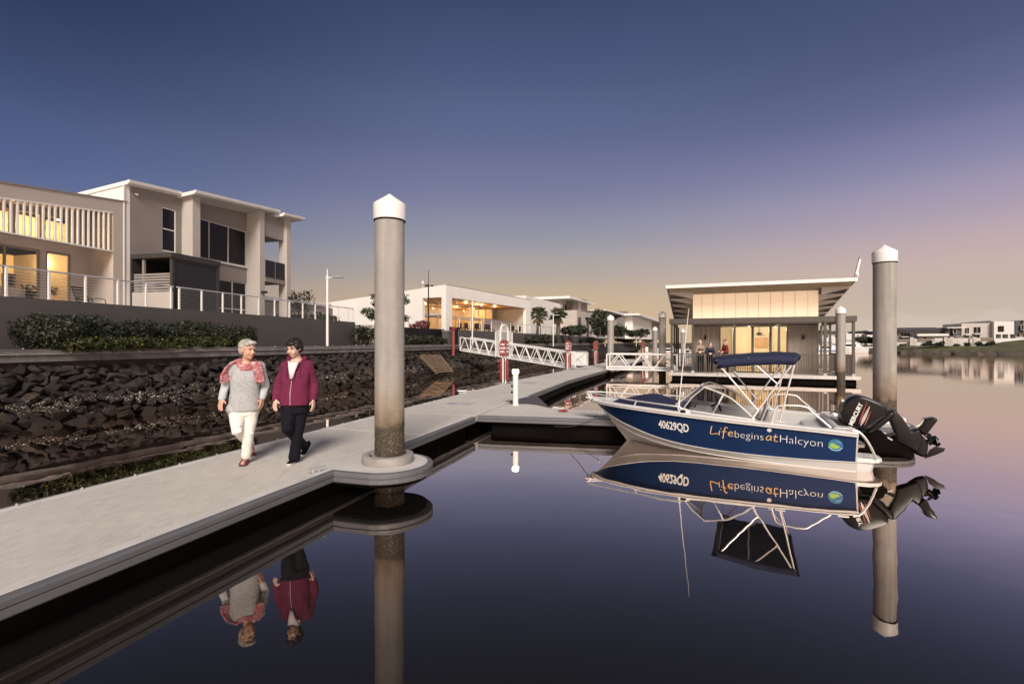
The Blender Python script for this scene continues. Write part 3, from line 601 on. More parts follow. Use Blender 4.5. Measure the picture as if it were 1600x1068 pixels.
    mb = MB(); mb.prism([(p.x, p.y) for p in g3], lambda a, b, z: (a, b, z), ZD - .12, ZD + .012); mb.build('corner_gusset', M['roof_dark'], t)
    return t
main_dock()
FF = Frame(ground(744, 648, ZD)[:2], (1, -.2))            # finger: x out towards the boat, y back
def finger_dock():
    t = thing('finger_dock', 'short concrete finger pontoon running behind the moored boat to the right pile', 'dock', (0, 0, 0))
    ln = 8.5; w = 1.32
    out = [(0.06, 0), (ln - .5, 0)] + [(ln - .5 + .6 * math.sin(R(a)), .66 - .66 * math.cos(R(a))) for a in range(15, 180, 15)] + [(ln - .5, w), (1.55, w), (.95, w + .75), (.30, w + .75)]
    P = [Vector(FF.w(x, y)[:2]) for x, y in out]
    mb = MB(); mb.prism([tuple(p) for p in P], lambda a, b, z: (a, b, z), ZD - .15, ZD - .002); mb.build('deck_slab', M['deck'], t)
    mb = MB(); fender(mb, P[:14] + [P[14]]); mb.build('fender', M['whaler'], t)
    mb = MB(); mb.hexa([FF.w(.3, .14, -.4), FF.w(ln - .1, .14, -.4), FF.w(ln - .1, w - .14, -.4), FF.w(.3, w - .14, -.4)], [FF.w(.3, .1, ZD - .155), FF.w(ln, .1, ZD - .155), FF.w(ln, w - .1, ZD - .155), FF.w(.3, w - .1, ZD - .155)]); mb.build('float', M['float'], t, bevel=.06)
    mb = MB()
    for k in range(5): mb.box(*sorted((k * .1 + .02, k * .1 + .07)), 0, .5, 0, .012)
    g = mb.build('grating', M['alu'], t); x, y, _ = FF.w(ln - 1.3, .35); g.location = (x, y, ZD); g.rotation_euler = (0, 0, FF.rz)
    cx, cy = 7.52, 9.76
    mb = MB(); mb.lathe([(.25, ZD), (.34, ZD), (.34, ZD + .1), (.25, ZD + .1)], 32, (cx, cy, 0)); mb.build('guide_collar', M['white_metal'], t, smooth=True)
finger_dock()

# ------------------------------------------------------------------ piles
def pile(label, x, y, top=3.94, r=.195, first=[None]):
    if first[0] is None:
        t = thing('mooring_pile', label, 'pile', (x, y, 0), 0, 'concrete mooring piles with white conical caps')
        mb = MB(); n = 64; mb.lathe([(r, -1.2)] + [(r * (1 + .004 * math.sin(k * 1.7)), -1 + k * .1) for k in range(0, 47)], n); mb.build('shaft', M['pile'], t, smooth=True)
        z = 3.59; rc = .213
        mb = MB(); mb.lathe([(rc - .01, z), (rc, z + .004), (rc, z + .21), (rc - .006, z + .222), (.03, 3.935), (.012, 3.95), (0.002, 3.953)], 56); mb.build('cap', M['white_metal'], t, smooth=True)
        mb = MB(); mb.lathe([(r + .003, z - .012), (rc - .005, z - .012), (rc - .005, z - .001), (r + .003, z - .001)], 48); mb.build('cap_seal', M['float'], t, smooth=True)
        first[0] = t; t.rotation_euler = (0, 0, .4)
    else:
        t = copy_tree(first[0], (x, y, top - 3.953), random.uniform(0, 6), label)
    return t
pile('tall concrete pile with white cone cap standing through the walkway edge beside the two women', -1.64, 6.48)
pile('tall concrete pile with white cone cap behind the black outboard motor', 7.52, 9.76, 3.93)
pile('concrete pile at the far corner of the walkway by the white bridge truss', 5.95, 29.2, 3.62)
pile('concrete pile at the left front corner of the floating pavilion', 8.55, 27.5, 3.72)
pile('concrete pile at the right front corner of the floating pavilion', 15.42, 22.7, 3.66)
pile('farthest slender pile with white cap beyond the white bridge truss', 12.4, 42.0, 3.3)
pile('small distant pile seen through the left bay of the floating pavilion', 16.6, 47.0, 3.25)

# ------------------------------------------------------------------ dock fittings
def cleat(label, p, rz, s=1.0):
    t = thing('mooring_cleat', label, 'cleat', p, rz, 'mooring cleats on the docks')
    mb = MB(); mb.tube([(-.115 * s, 0, .062 * s), (-.06 * s, 0, .056 * s), (0, 0, .055 * s), (.06 * s, 0, .056 * s), (.115 * s, 0, .062 * s)], [.009 * s, .013 * s, .015 * s, .013 * s, .009 * s], 8); mb.build('horn', M['alu'], t, smooth=True)
    mb = MB(); mb.box(-.085 * s, .085 * s, -.024 * s, .024 * s, 0, .010 * s); mb.build('base', M['alu'], t, bevel=.004)
    for sx in (-.04, .04): mb = MB(); mb.tube([(sx * s, 0, .008 * s), (sx * .8 * s, 0, .05 * s)], .013 * s, 8); mb.build('post', M['alu'], t, smooth=True)
g = ground(494, 738, ZD); cleat('grey metal cleat on the deck edge in front of the woman in plum', (g.x, g.y, ZD + .001), .9, 1.0)
g = ground(843.5, 603.5, ZD); cleat('small dark cleat on the walkway edge beyond the lit bollard', (g.x, g.y, ZD + .001), 1.2, .9)
g = ground(722, 614, ZD); cleat('cleat on the channel side edge of the walkway below the hose cabinet', (g.x, g.y, ZD + .001), .2, 1.3)
g = ground(880, 643.5, ZD - .002); cleat('cleat wound with red rope on the finger pontoon near the bow', (g.x, g.y, ZD + .001), .1, .9)
g2 = Vector(FF.w(FF.hx(1291, .5), .5)); cleat('cleat wound with red rope on the finger pontoon beside the stern', (g2.x, g2.y, ZD + .001), .1, .9)
def rope_coil(label, p):
    mb = MB(); pts = [(p[0] + .085 * math.cos(a * .7) * (1 + .25 * math.sin(a * 1.9)), p[1] + .05 * math.sin(a * .7), ZD + .02 + .045 * (a % 5) / 5) for a in range(0, 44)]
    mb.tube(pts, .011, 6); tag(mb.build('rope_coil', M['rope_red'], smooth=True), label, 'rope', 'red ropes')
rope_coil('red rope wound on the cleat at the near end of the finger pontoon', g)
rope_coil('red rope wound on the cleat by the boat stern', g2)
def line(label, a, b, sag, m=M['rope_red'], r=.008):
    a, b = Vector(a), Vector(b); mb = MB(); mb.tube([a.lerp(b, k / 10) + Vector((0, 0, -sag * 4 * (k / 10) * (1 - k / 10))) for k in range(11)], r, 6); tag(mb.build('mooring_line', m, smooth=True), label, 'rope', 'mooring lines')

def bollard():
    p = ground(805.5, 633, ZD); t = thing('bollard_light', 'white cylindrical bollard glowing warm yellow at its top on the walkway', 'light', (p.x, p.y, ZD + .002))
    r = .071
    mb = MB(); mb.lathe([(r + .025, 0), (r + .025, .012), (r, .016)], 32); mb.build('base_flange', M['white_metal'], t, smooth=True)
    mb = MB(); mb.lathe([(r, .012), (r, .80), (r - .012, .803)], 32); mb.build('post', M['white_metal'], t, smooth=True)
    mb = MB(); mb.lathe([(r + .004, .805), (r + .012, .815), (r + .012, .895), (r, .905), (.001, .91)], 32); mb.build('lens', M['lamp_warm'], t, smooth=True)
    for z in (.30, .46): mb = MB(); mb.box(-r - .045, -r + .005, -.03, .01, z, z + .06); mb.build('outlet', M['black'], t, bevel=.008)
bollard()

def hose_cabinet(label, p, rz, s=1.0, letters=True):
    t = thing('fire_hose_cabinet', label, 'fire cabinet', p, rz, 'red fire hose cabinets along the walkway')
    mb = MB(); mb.box(-.30, .30, -.22, .22, -.03, .0); mb.build('base_plate', M['cap_light'], t)
    for x in (-.06, .06): mb = MB(); mb.tube([(x, 0, 0), (x, 0, 1.2)], .032, 10); mb.build('post', M['white_metal'], t, smooth=True)
    # red head: rounded top, lettered front towards local -y
    prof = [(-.15, 1.06), (.15, 1.06), (.15, 1.52)] + [(.15 * math.cos(R(a)), 1.52 + .16 * math.sin(R(a))) for a in range(15, 180, 15)] + [(-.15, 1.52)]
    mb = MB(); mb.prism(prof, lambda u, w, q: (u, q, w), -.14, .12); h = mb.build('cabinet', M['red_faded'], t, bevel=.02)
    if letters:
        for k, wd in enumerate(('FIRE', 'HOSE', 'REEL')):
            vs, fs = text2d(wd, .10, .004); x0 = (min(v[0] for v in vs) + max(v[0] for v in vs)) / 2
            mb = MB(); mb.add([(v[0] - x0, -.144, 1.47 - k * .14 + v[1]) for v in vs], fs); mb.build('lettering', M['letter_white'], h)
            vs2 = [((v[0] - x0), v[1]) for v in vs]; mb = MB(); mb.add([(.153, v[0], 1.47 - k * .14 + v[1]) for v in vs2], fs); mb.build('lettering', M['letter_white'], h)
    for x in (-.13, .13): mb = MB(); mb.lathe([(.05, .12), (.058, .14), (.058, .86), (.04, .93), (.015, .95), (.015, .99)], 14, (x, -.02, 0)); mb.build('extinguisher', M['red'], t, smooth=True)
    mb = MB(); mb.lathe([(.045, 1.0), (.06, 1.03), (.045, 1.06)], 12, (-.16, -.12, 0)); mb.build('brass_valve', M['alu'], t, smooth=True)
    for z in (.86, .64):
        mb = MB(); mb.tube([(-.15 + .06 * math.cos(R(a)), -.14, z + .06 * math.sin(R(a))) for a in range(0, 361, 30)], .014, 6); mb.build('valve_wheel', M['red'], t, smooth=True)
    return t
hc = ground(788, 598, ZD); hose_cabinet('nearest red hose cabinet on twin posts beside the walkway', (hc.x, hc.y, ZD), R(-28))
hc = ground(888, 577, ZD); hose_cabinet('red hose cabinet at the foot of the white gangway', (hc.x, hc.y, ZD), R(-28))
hc = ground(931, 570.2, ZD); hose_cabinet('red hose cabinet left of the corner pile beyond the white locker', (hc.x, hc.y, ZD), R(-28), letters=False)
hc = ground(1005, 561, ZD); hose_cabinet('distant red hose cabinet seen above the white bridge truss', (hc.x, hc.y, ZD), R(-28), letters=False)
def pedestal():
    p = ground(1010, 560, ZD); t = thing('service_pedestal', 'white power pedestal standing beyond the white bridge truss', 'pedestal', (p.x, p.y, ZD), 0)
    mb = MB(); mb.box(-.14, .14, -.14, .14, 0, 1.05); mb.build('body', M['white_metal'], t, bevel=.03)
    mb = MB(); mb.box(-.16, .16, -.16, .16, 1.05, 1.12); mb.build('lid', M['white_metal'], t, bevel=.03)
    mb = MB(); mb.box(-.05, .05, -.152, -.141, .5, .66); mb.build('socket', M['black'], t)
pedestal()

# ------------------------------------------------------------------ gangways
def truss(t, a, b, h, bays, nrm, w=.9, m=None, r=.03):
    """two side trusses with W bracing between point a and point b; nrm is the horizontal crosswise vector"""
    m = m or M['white_metal']; a, b = Vector(a), Vector(b); up = Vector((0, 0, h))
    for s in (-1, 1):
        o = nrm * (s * w / 2)
        mb = MB(); mb.tube([a + o, b + o], r * 1.3, 6); mb.build('bottom_chord', m, t)
        mb = MB(); mb.tube([a + o + up, b + o + up], r * 1.2, 6); mb.build('top_rail', m, t)
        mb = MB(); mb.tube([a + o + up * .16, b + o + up * .16], r * .8, 6); mb.build('kick_rail', m, t)
        for k in range(bays):
            p0, p1 = a.lerp(b, k / bays) + o, a.lerp(b, (k + 1) / bays) + o; md = (p0 + p1) / 2 + up
            for q0, q1 in ((p0, md), (md, p1)): mb = MB(); mb.tube([q0, q1], r * .75, 6); mb.build('brace', m, t)
        for p in (a, b): mb = MB(); mb.tube([p + o, p + o + up], r, 6); mb.build('end_post', m, t)
    mb = MB(); o = nrm * (w / 2 - .03); mb.hexa([a - o + Vector((0, 0, -.03)), b - o + Vector((0, 0, -.03)), b + o + Vector((0, 0, -.03)), a + o + Vector((0, 0, -.03))], [a - o + Vector((0, 0, .03)), b - o + Vector((0, 0, .03)), b + o + Vector((0, 0, .03)), a + o + Vector((0, 0, .03))]); mb.build('deck', M['alu'], t)
def gangway():
    a = at(719, 547, 33.0); b = at(886, 573.5, 28.4); b.z = ZD + .08
    d = (b - a); d.z = 0; d.normalize(); n = Vector((-d.y, d.x, 0)); org = (a + b) / 2; org.z = 0
    t = thing('gangway', 'long white truss gangway sloping from the seawall down to the walkway', 'gangway', tuple(org))
    truss(t, a - org + n * .55, b - org + n * .55, .88, 10, n, 1.1, r=.034)
    mb = MB(); p = b - org + n * .55; mb.hexa([p - n * .5 + Vector((0, 0, -.06)), p - n * .5 + d * .9 + Vector((0, 0, -.075)), p + n * .5 + d * .9 + Vector((0, 0, -.075)), p + n * .5 + Vector((0, 0, -.06))], [p - n * .5 + Vector((0, 0, .0)), p - n * .5 + d * .9 + Vector((0, 0, -.06)), p + n * .5 + d * .9 + Vector((0, 0, -.06)), p + n * .5]); mb.build('landing_flap', M['alu'], t)
    # arched security gate part way along, with perforated wings
    f = .40; g = a.lerp(b, f) + n * .55
    t2 = thing('security_gate', 'white arched gate with perforated side wings standing on the gangway', 'gate', tuple(g), math.atan2(n.y, n.x))
    mb = MB(); arch = [(-.42, 0, 0), (-.42, 0, 1.65)] + [(.42 * math.cos(R(a_)), 0, 1.65 + .42 * math.sin(R(a_))) for a_ in range(165, 0, -15)] + [(.42, 0, 1.65), (.42, 0, 0)]
    mb.tube(arch, .06, 8); mb.build('arch', M['white_metal'], t2, smooth=True)
    for z in (.05, .9, 1.65): mb = MB(); mb.tube([(-.42, 0, z), (.42, 0, z)], .028, 6); mb.build('rail', M['white_metal'], t2)
    for s in (-1, 1):
        fr = MB(); fr.tube([(s * .46, 0, 0), (s * .46, 0, 1.75), (s * .95, 0, 1.55), (s * .95, 0, 0)], .035, 6); fr.build('wing_frame', M['white_metal'], t2)
        pm = MB(); nx, nz = 5, 15
        for i in range(nx + 1): x = s * (.48 + .45 * i / nx); pm.tube([(x, 0, .02), (x, 0, 1.72 - .38 * abs(x - s * .46))], .017, 4)
        for k in range(nz + 1): z = .05 + 1.5 * k / nz; pm.tube([(s * .48, 0, z), (s * .93, 0, z)], .017, 4)
        pm.build('perforated_panel', M['white_metal'], t2)
    pm = MB()
    for i in range(8): x = -.38 + .76 * i / 7; pm.tube([(x, 0, .05), (x, 0, 1.68 + .35 * math.sqrt(max(0, 1 - (x / .42) ** 2)))], .012, 4)
    pm.build('gate_bars', M['white_metal'], t2)
gangway()
def bridge():
    b = Vector(FB.w(8.75, -.05, ZD + .05)); a = Vector((b.x + 3.55, b.y - 1.3, ZD + .05)); d = (a - b); d.z = 0; d.normalize(); n = Vector((-d.y, d.x, 0)); org = (a + b) / 2; org.z = 0
    t = thing('bridge', 'short level white truss bridge between the corner pile and the floating pavilion', 'footbridge', tuple(org))
    truss(t, b - org, a - org, .86, 3, n, 1.1, r=.04)
bridge()
def locker():
    p = ground(904, 572, ZD); p = Vector((p.x + .1, p.y + .3, ZD)); t = thing('dock_locker', 'white cage-sided locker at the lower end of the gangway', 'locker', tuple(p), R(-22))
    mb = MB(); mb.box(-.55, .55, -.3, .3, .02, .92); mb.build('body', M['white_metal'], t, bevel=.05)
    for s in (-1, 1): mb = MB(); mb.tube([(-.55 * s, -.325, .03), (.55 * s, -.325, .94)], .014, 6); mb.build('brace', M['alu'], t)
    mb = MB(); mb.tube([(-.6, -.32, .0), (-.6, -.32, .97), (.6, -.32, .97), (.6, -.32, 0)], .022, 6); mb.build('frame', M['white_metal'], t)
locker()
# ------------------------------------------------------------------ terrace wall, balustrade, fences
ZT = 3.05
def block_wall(name, label, fr, x0, x1, z0, z1, th=.22, m=None, step=3.2):
    t = thing(name, label, 'wall', fr.loc(), fr.rz); x = x0
    while x < x1 - .01:
        e = min(x + step, x1); mb = MB(); mb.box(x + .006, e - .006, 0, th, z0, z1); mb.build('wall_panel', m or M['wall_grey'], t); x = e
    return t
WE = FW.hx(555)
block_wall('retaining_wall', 'long grey block wall under the terrace behind the dark hedge', FW, -4, WE, 1.6, 3.2)
F2 = Frame(FS.w(FS.hx(717, 2.1), 2.1)[:2], (.37, 1))      # second wall run, beyond the gates
block_wall('retaining_wall', 'grey panel wall in front of the white clubhouse behind the gangway', F2, 0, 62, 1.6, 2.99, step=6)

def balustrade(label, fr, y, xs, z0, h, cables=9, glassy=None, r=.026, m='white_metal'):
    t = thing('balustrade', label, 'railing', fr.loc(), fr.rz)
    for x in xs:
        mb = MB(); mb.box(x - .024, x + .024, y - .03, y + .03, z0, z0 + h - .01); mb.build('post', M[m], t)
        if x < 40: mb = MB(); mb.box(x - .05, x + .05, y - .05, y + .05, z0, z0 + .015); mb.build('base_plate', M[m], t)
    mb = MB(); mb.tube([(xs[0] - .1, y, z0 + h), (xs[-1] + .1, y, z0 + h)], r, 8); mb.build('handrail', M['steel'], t, smooth=True)
    for k in range(cables):
        z = z0 + h * (k + .6) / (cables + .6); mb = MB(); mb.tube([(xs[0], y, z), (xs[-1], y, z)], .0045, 4); mb.build('cable', M['steel'], t)
    return t
px1 = [-60, 9.5, 76.5, 133.5, 184, 228, 267]; px2 = [280, 315, 348, 377, 404, 429, 452, 473, 492.6, 511, 528, 544, 551]
balustrade('wire balustrade with white posts on the wall in front of the lit house', FW, .11, [FW.hx(p, .11) for p in px1], 3.2, .83)
balustrade('wire balustrade with white posts on the wall in front of the taupe house', FW, .11, [FW.hx(p, .11) for p in px2], 3.2, .83)
balustrade('wire balustrade with white posts on the wall in front of the clubhouse', F2, .11, [F2.hx(p, .11) for p in (718, 735, 752, 768, 784, 798, 810, 820, 828, 836)], 2.99, 1.05, 3)
balustrade('row of white balustrade posts on the wall below the palms and far houses', F2, .11, [F2.hx(836, .11) + 1.9 * k for k in range(14)], 2.99, 1.05, 3, r=.03)

def picket(name, label, pa, pb, zt, n, pal=None):
    a, b = Vector(pa), Vector(pb); d = (b - a); L_ = d.length; d.normalize()
    t = thing(name, label, 'gate' if 'gate' in name else 'fence', (a.x, a.y, 0), math.atan2(d.y, d.x))
    for k in range(n): x = L_ * (k + .5) / n; mb = MB(); w_ = L_ / n * (.42 if 'close' in label or 'solid' in label else .2); mb.box(x - w_, x + w_, -.018, .018, 1.72, zt); mb.build('picket', M['black'], t)
    for z in (1.85, zt - .28): mb = MB(); mb.box(0, L_, -.022, .022, z, z + .05); mb.build('rail', M['black'], t)
    for x in (0, L_): mb = MB(); mb.box(x - .04, x + .04, -.04, .04, 1.7, zt + .03); mb.build('post', M['black'], t)
    return t
E1 = FW.w(WE, .1)[:2]; g1 = Vector(FS.w(FS.hx(586, 2.4), 2.4)[:2])
picket('picket_gate', 'black vertical bar gate between the grey wall end and the tall pile', E1, g1, 3.05, 16)
fa, fb = Vector(FS.w(FS.hx(600, 3.0), 3.0)[:2]), Vector(FS.w(FS.hx(693, 3.0), 3.0)[:2])
picket('picket_fence', 'black close-boarded picket fence behind the shrubs right of the tall pile', fa, fb, 3.02, 44)
pc = FS.w(FS.hx(699, 2.4), 2.4); t = thing('gate_pillar', 'grey block pillar between the black fence and the black gate', 'pillar', (pc[0], pc[1], 1.7), FS.rz)
mb = MB(); mb.box(-.35, .35, -.3, .3, 0, 1.15); mb.build('shaft', M['wall_grey'], t); mb = MB(); mb.box(-.38, .38, -.33, .33, 1.15, 1.22); mb.build('coping', M['cap_light'], t)
picket('picket_gate', 'solid looking black bar gate beside the top of the gangway', FS.w(FS.hx(703, 2.2), 2.2)[:2], FS.w(FS.hx(718, 2.2), 2.2)[:2], 3.2, 26)

def street_lamp(label, px, Yd, ytop, ybase, arm_y, side=1, dark=False):
    p = at(px, ybase, Yd); zt = at(px, ytop, Yd).z; za = at(px, arm_y, Yd).z; m = M['black'] if dark else M['white_metal']
    t = thing('street_lamp', label, 'lamp post', tuple(p), 0, None if dark else 'street lamps along the seawall'); h = zt - p.z; ha = za - p.z
    mb = MB(); mb.tube([(0, 0, 0), (0, 0, ha), (0, 0, ha + .05), (0, 0, h)], [.065, .05, .03, .02], 10); mb.build('pole', m, t, smooth=True)
    if dark:
        for k in range(3):
            a = 2.1 * k + .4; mb = MB(); mb.tube([(.05 * math.cos(a), .05 * math.sin(a), ha), (.22 * math.cos(a), .22 * math.sin(a), ha + .03)], .02, 6); mb.build('arm', m, t); mb = MB(); mb.ell((.3 * math.cos(a), .3 * math.sin(a), ha), (.12, .12, .07), 10, 6); mb.build('spotlight', m, t, smooth=True)
    else:
        mb = MB(); mb.lathe([(.05, ha - .12), (.075, ha - .1), (.075, ha + .05), (.05, ha + .06)], 10); mb.build('collar', m, t)
        mb = MB(); mb.tube([(.06 * side, 0, ha - .03), (.28 * side, 0, ha)], .022, 6); mb.build('arm', m, t)
        mb = MB(); mb.loft([[(side * x, w * q, ha + z) for q, z in ((-1, 0), (-.7, .05), (.7, .05), (1, 0), (.7, -.025), (-.7, -.025))] for x, w in ((.24, .05), (.34, .12), (.72, .12), (.80, .05))]); mb.build('lamp_head', M['alu'], t, bevel=.01)
street_lamp('white street lamp with a flat head standing in front of the grey terrace wall', 511.5, 23.6, 420, 541, 433)
street_lamp('white street lamp in front of the clubhouse opening', 738, 41, 466, 541, 472)
street_lamp('white street lamp in front of the two fan palms', 864.5, 60, 486.5, 541, 492)
street_lamp('thin white street lamp just left of the corner pile', 945.5, 86, 501, 541, 505)
street_lamp('farthest white street lamp beside the taupe townhouse', 994, 110, 514, 541, 517)
street_lamp('tall black lamp post with spotlights in front of the clubhouse corner', 669.5, 40, 422, 536, 446, 1, True)
def hydrant():
    p = at(708.5, 548, 34.0); t = thing('hydrant_post', 'red capped pipe post at the top of the gangway', 'hydrant', (p.x, p.y, 1.0))
    mb = MB(); mb.tube([(0, 0, 0), (0, 0, 1.85)], .1, 10); mb.build('pipe', M['red_faded'], t, smooth=True); mb = MB(); mb.lathe([(.1, 1.8), (.2, 1.84), (.2, 1.92), (.08, 1.96)], 14); mb.build('cap', M['red'], t, smooth=True)
hydrant()

# ------------------------------------------------------------------ near houses
FV = Frame((-20.79, 0), (.232, 1))
H = FV.hit
def bx(t, name, m, x0, x1, y0, y1, z0, z1, bevel=.0):
    mb = MB(); mb.box(x0, x1, y0, y1, z0, z1); return mb.build(name, m, t, bevel=bevel)
def quad_wall(t, name, m, pts, depth=None):
    mb = MB(); mb.add(pts, [tuple(range(len(pts)))]); return mb.build(name, m, t)
def window(t, x0, x1, y, z0, z1, n=1, frame=None, pane=None, hbar=None, fw=.045):
    """framed glazing facing local -y"""
    f = MB(); fm = frame or M['white_metal']
    f.box(x0, x1, y - .03, y + .03, z0, z0 + fw); f.box(x0, x1, y - .03, y + .03, z1 - fw, z1)
    for k in range(n + 1): x = x0 + (x1 - x0 - fw) * k / n; f.box(x, x + fw, y - .027, y + .027, z0 + fw, z1 - fw)
    if hbar: f.box(x0 + fw, x1 - fw, y - .024, y + .024, hbar, hbar + fw)
    w = f.build('window', fm, t)
    for k in range(n):
        a = x0 + (x1 - x0 - fw) * k / n + fw; b = x0 + (x1 - x0 - fw) * (k + 1) / n
        mb = MB(); mb.box(a, b, y - .004, y + .004, z0 + fw, z1 - fw); mb.build('pane', pane or M['pane_dark'], w)
    return w
def room(t, x0, x1, y0, y1, z0, z1, wall=None, floor=None, lamps=((.5, .5),), power=60, color=(1, .78, .45)):
    """plastered room behind glazing with real ceiling lights"""
    mb = MB(); mb.add([(x0, y0, z0), (x1, y0, z0), (x1, y1, z0), (x0, y1, z0)], [(0, 1, 2, 3)]); mb.build('floor', floor or M['inside_floor'], t)
    mb = MB(); mb.add([(x0, y1, z0), (x1, y1, z0), (x1, y1, z1), (x0, y1, z1), (x0, y0, z0), (x0, y0, z1), (x1, y0, z0), (x1, y0, z1)], [(0, 1, 2, 3), (4, 0, 3, 5), (1, 6, 7, 2), (5, 3, 2, 7)]); mb.build('room_lining', wall or M['inside'], t)
    mb = MB(); mb.add([(x0, y0, z1), (x1, y0, z1), (x1, y1, z1), (x0, y1, z1)], [(3, 2, 1, 0)]); mb.build('room_ceiling', wall or M['inside'], t)
    for fx, fy in lamps:
        x, y = x0 + (x1 - x0) * fx, y0 + (y1 - y0) * fy
        mb = MB(); mb.lathe([(.001, z1 - .012), (.07, z1 - .012), (.075, z1 - .004)], 16, (x, y, 0)); mb.build('downlight', M['downlight'], t)
        l = bpy.data.lights.new('room_lamp', 'POINT'); l.energy = power; l.color = color; l.shadow_soft_size = .04; o = bpy.data.objects.new('room_lamp', l); COL.objects.link(o); o.parent = t; o.location = (x, y, z1 - .4)

def lit_house():
    t = thing('lit_house', 'two storey taupe house at the left edge, yellow windows glowing behind white slats', 'house', FV.loc(), FV.rz)
    x1 = FV.hx(197.5); xj = FV.hx(177); xa = FV.hx(-140); yb = 1.28
    ztop = lambda x: 7.28 + (x - FV.hx(0)) * (7.80 - 7.28) / (x1 - FV.hx(0))
    zsc = lambda x: H(0, 307.5)[1] + (x - FV.hx(0)) * (H(175, 331)[1] - H(0, 307.5)[1]) / (FV.hx(175) - FV.hx(0))
    zs0 = H(90, 376)[1]
    m = M['taupe_pale']
    # portal: parapet above the screen, right jamb and return wall
    mb = MB(); mb.prism([(xa, zsc(xa)), (xj, zsc(xj)), (xj, ztop(xj)), (xa, ztop(xa))], lambda a, b, y: (a, y, b), 0, yb); mb.build('parapet', m, t)
    mb = MB(); mb.prism([(xj, 2.9), (x1, 2.9), (x1, ztop(x1)), (xj, ztop(xj))], lambda a, b, y: (a, y, b), 0, 7); mb.build('end_wall', m, t)
    mb = MB(); mb.prism([(xa, ztop(xa)), (x1 + .02, ztop(x1)), (x1 + .02, ztop(x1) + .05), (xa, ztop(xa) + .05)], lambda a, b, y: (a, y, b), -.03, .3); mb.build('parapet_flashing', M['taupe'], t)
    mb = MB(); mb.prism([(xa, zsc(xa)), (xj, zsc(xj)), (xj, zsc(xj) + .1), (xa, zsc(xa) + .1)], lambda a, b, y: (a, y, b), yb, 7); mb.build('roof', m, t)
    # screen of upright slats
    s = MB(); s.box(xa, xj - .005, -.005, .09, zs0 - .05, zs0); s.build('screen_rail', M['white_metal'], t)
    p = MB(); p.prism([(xa, zsc(xa) - .05), (xj - .005, zsc(xj) - .05), (xj - .005, zsc(xj) - .002), (xa, zsc(xa) - .002)], lambda a, b, y: (a, y, b), -.004, .09); p.build('screen_rail', M['white_metal'], t)
    x = xj - .16
    while x > xa: mb = MB(); mb.box(x - .026, x + .026, .0, .075, zs0, zsc(x) - .05); mb.build('slat', M['white_metal'], t); x -= .188
    # back wall with openings: ground doors and upper windows
    hd = H(72, 391.5, yb)[1]; up0, up1 = H(60, 375, yb)[1], H(60, 331, yb)[1]
    D = [(FV.hx(-120, yb), FV.hx(63, yb)), (FV.hx(72, yb), FV.hx(111, yb))]; U = [(FV.hx(-60, yb), FV.hx(18, yb)), (FV.hx(22.5, yb), FV.hx(66.5, yb)), (FV.hx(70, yb), FV.hx(108.5, yb))]
    xr = xj
    def strip(a, b, z0, z1): bx(t, 'back_wall', m, a, b, yb, yb + .2, z0, z1)
    strip(D[0][1], D[1][0], 2.9, hd); strip(D[1][1], xr, 2.9, hd); strip(xa, D[0][0], 2.9, hd); strip(xa, xr, hd, up0)
    strip(xa, U[0][0], up0, up1); strip(U[0][1], U[1][0], up0, up1); strip(U[1][1], U[2][0], up0, up1); strip(U[2][1], xr, up0, up1)
    mb = MB(); mb.prism([(xa, up1), (xr, up1), (xr, zsc(xr)), (xa, zsc(xa))], lambda a, b, y: (a, y, b), yb, yb + .2); mb.build('back_wall', m, t)
    for a, b in D: window(t, a, b, yb + .06, 3.06, hd - .004, 3 if b - a > 2 else 1, M['taupe'], M['glass'], fw=.07)
    for a, b in U: window(t, a, b, yb + .06, up0 + .004, up1 - .004, 1, M['taupe'], M['glass'], fw=.05)
    room(t, xa - .5, D[1][1] + 4.2, yb + .21, yb + 4.2, 3.04, hd + .25, lamps=((.40, .4), (.52, .35), (.63, .55), (.74, .35), (.85, .5)), power=100, color=(1, .62, .22))
    room(t, xa - .5, U[2][1] + 1.6, yb + .21, yb + 1.25, hd + .3, 6.9, lamps=((.40, .5), (.50, .5), (.60, .5), (.70, .5), (.79, .5), (.88, .5)), power=34, color=(1, .62, .22))
    bx(t, 'end_wall', m, xa - .85, xa - .52, 0, 7, 2.9, ztop(xa)); bx(t, 'end_wall', m, xa - .515, xa - .003, 0, yb, 2.9, ztop(xa))
    bx(t, 'terrace_floor', M['terrace'], xa, x1, -3.6, yb + .2, 2.9, 3.045)
    # picture, curtain and console inside the room
    pz = H(97, 415, yb + 4.0)
    a, b = FV.hx(90, yb + 4.1), FV.hx(107, yb + 4.1); bx(t, 'wall_picture', M['logo_green'], a, b, yb + 4.12, yb + 4.17, H(95, 428, yb + 4.1)[1], H(95, 400, yb + 4.1)[1])
    a, b = FV.hx(5, yb + 4.1), FV.hx(52, yb + 4.1); window(t, a, b, yb + 4.1, 3.06, 4.9, 3, M['brown_frame'], M['pane_dark'])
    return t
lit_house()
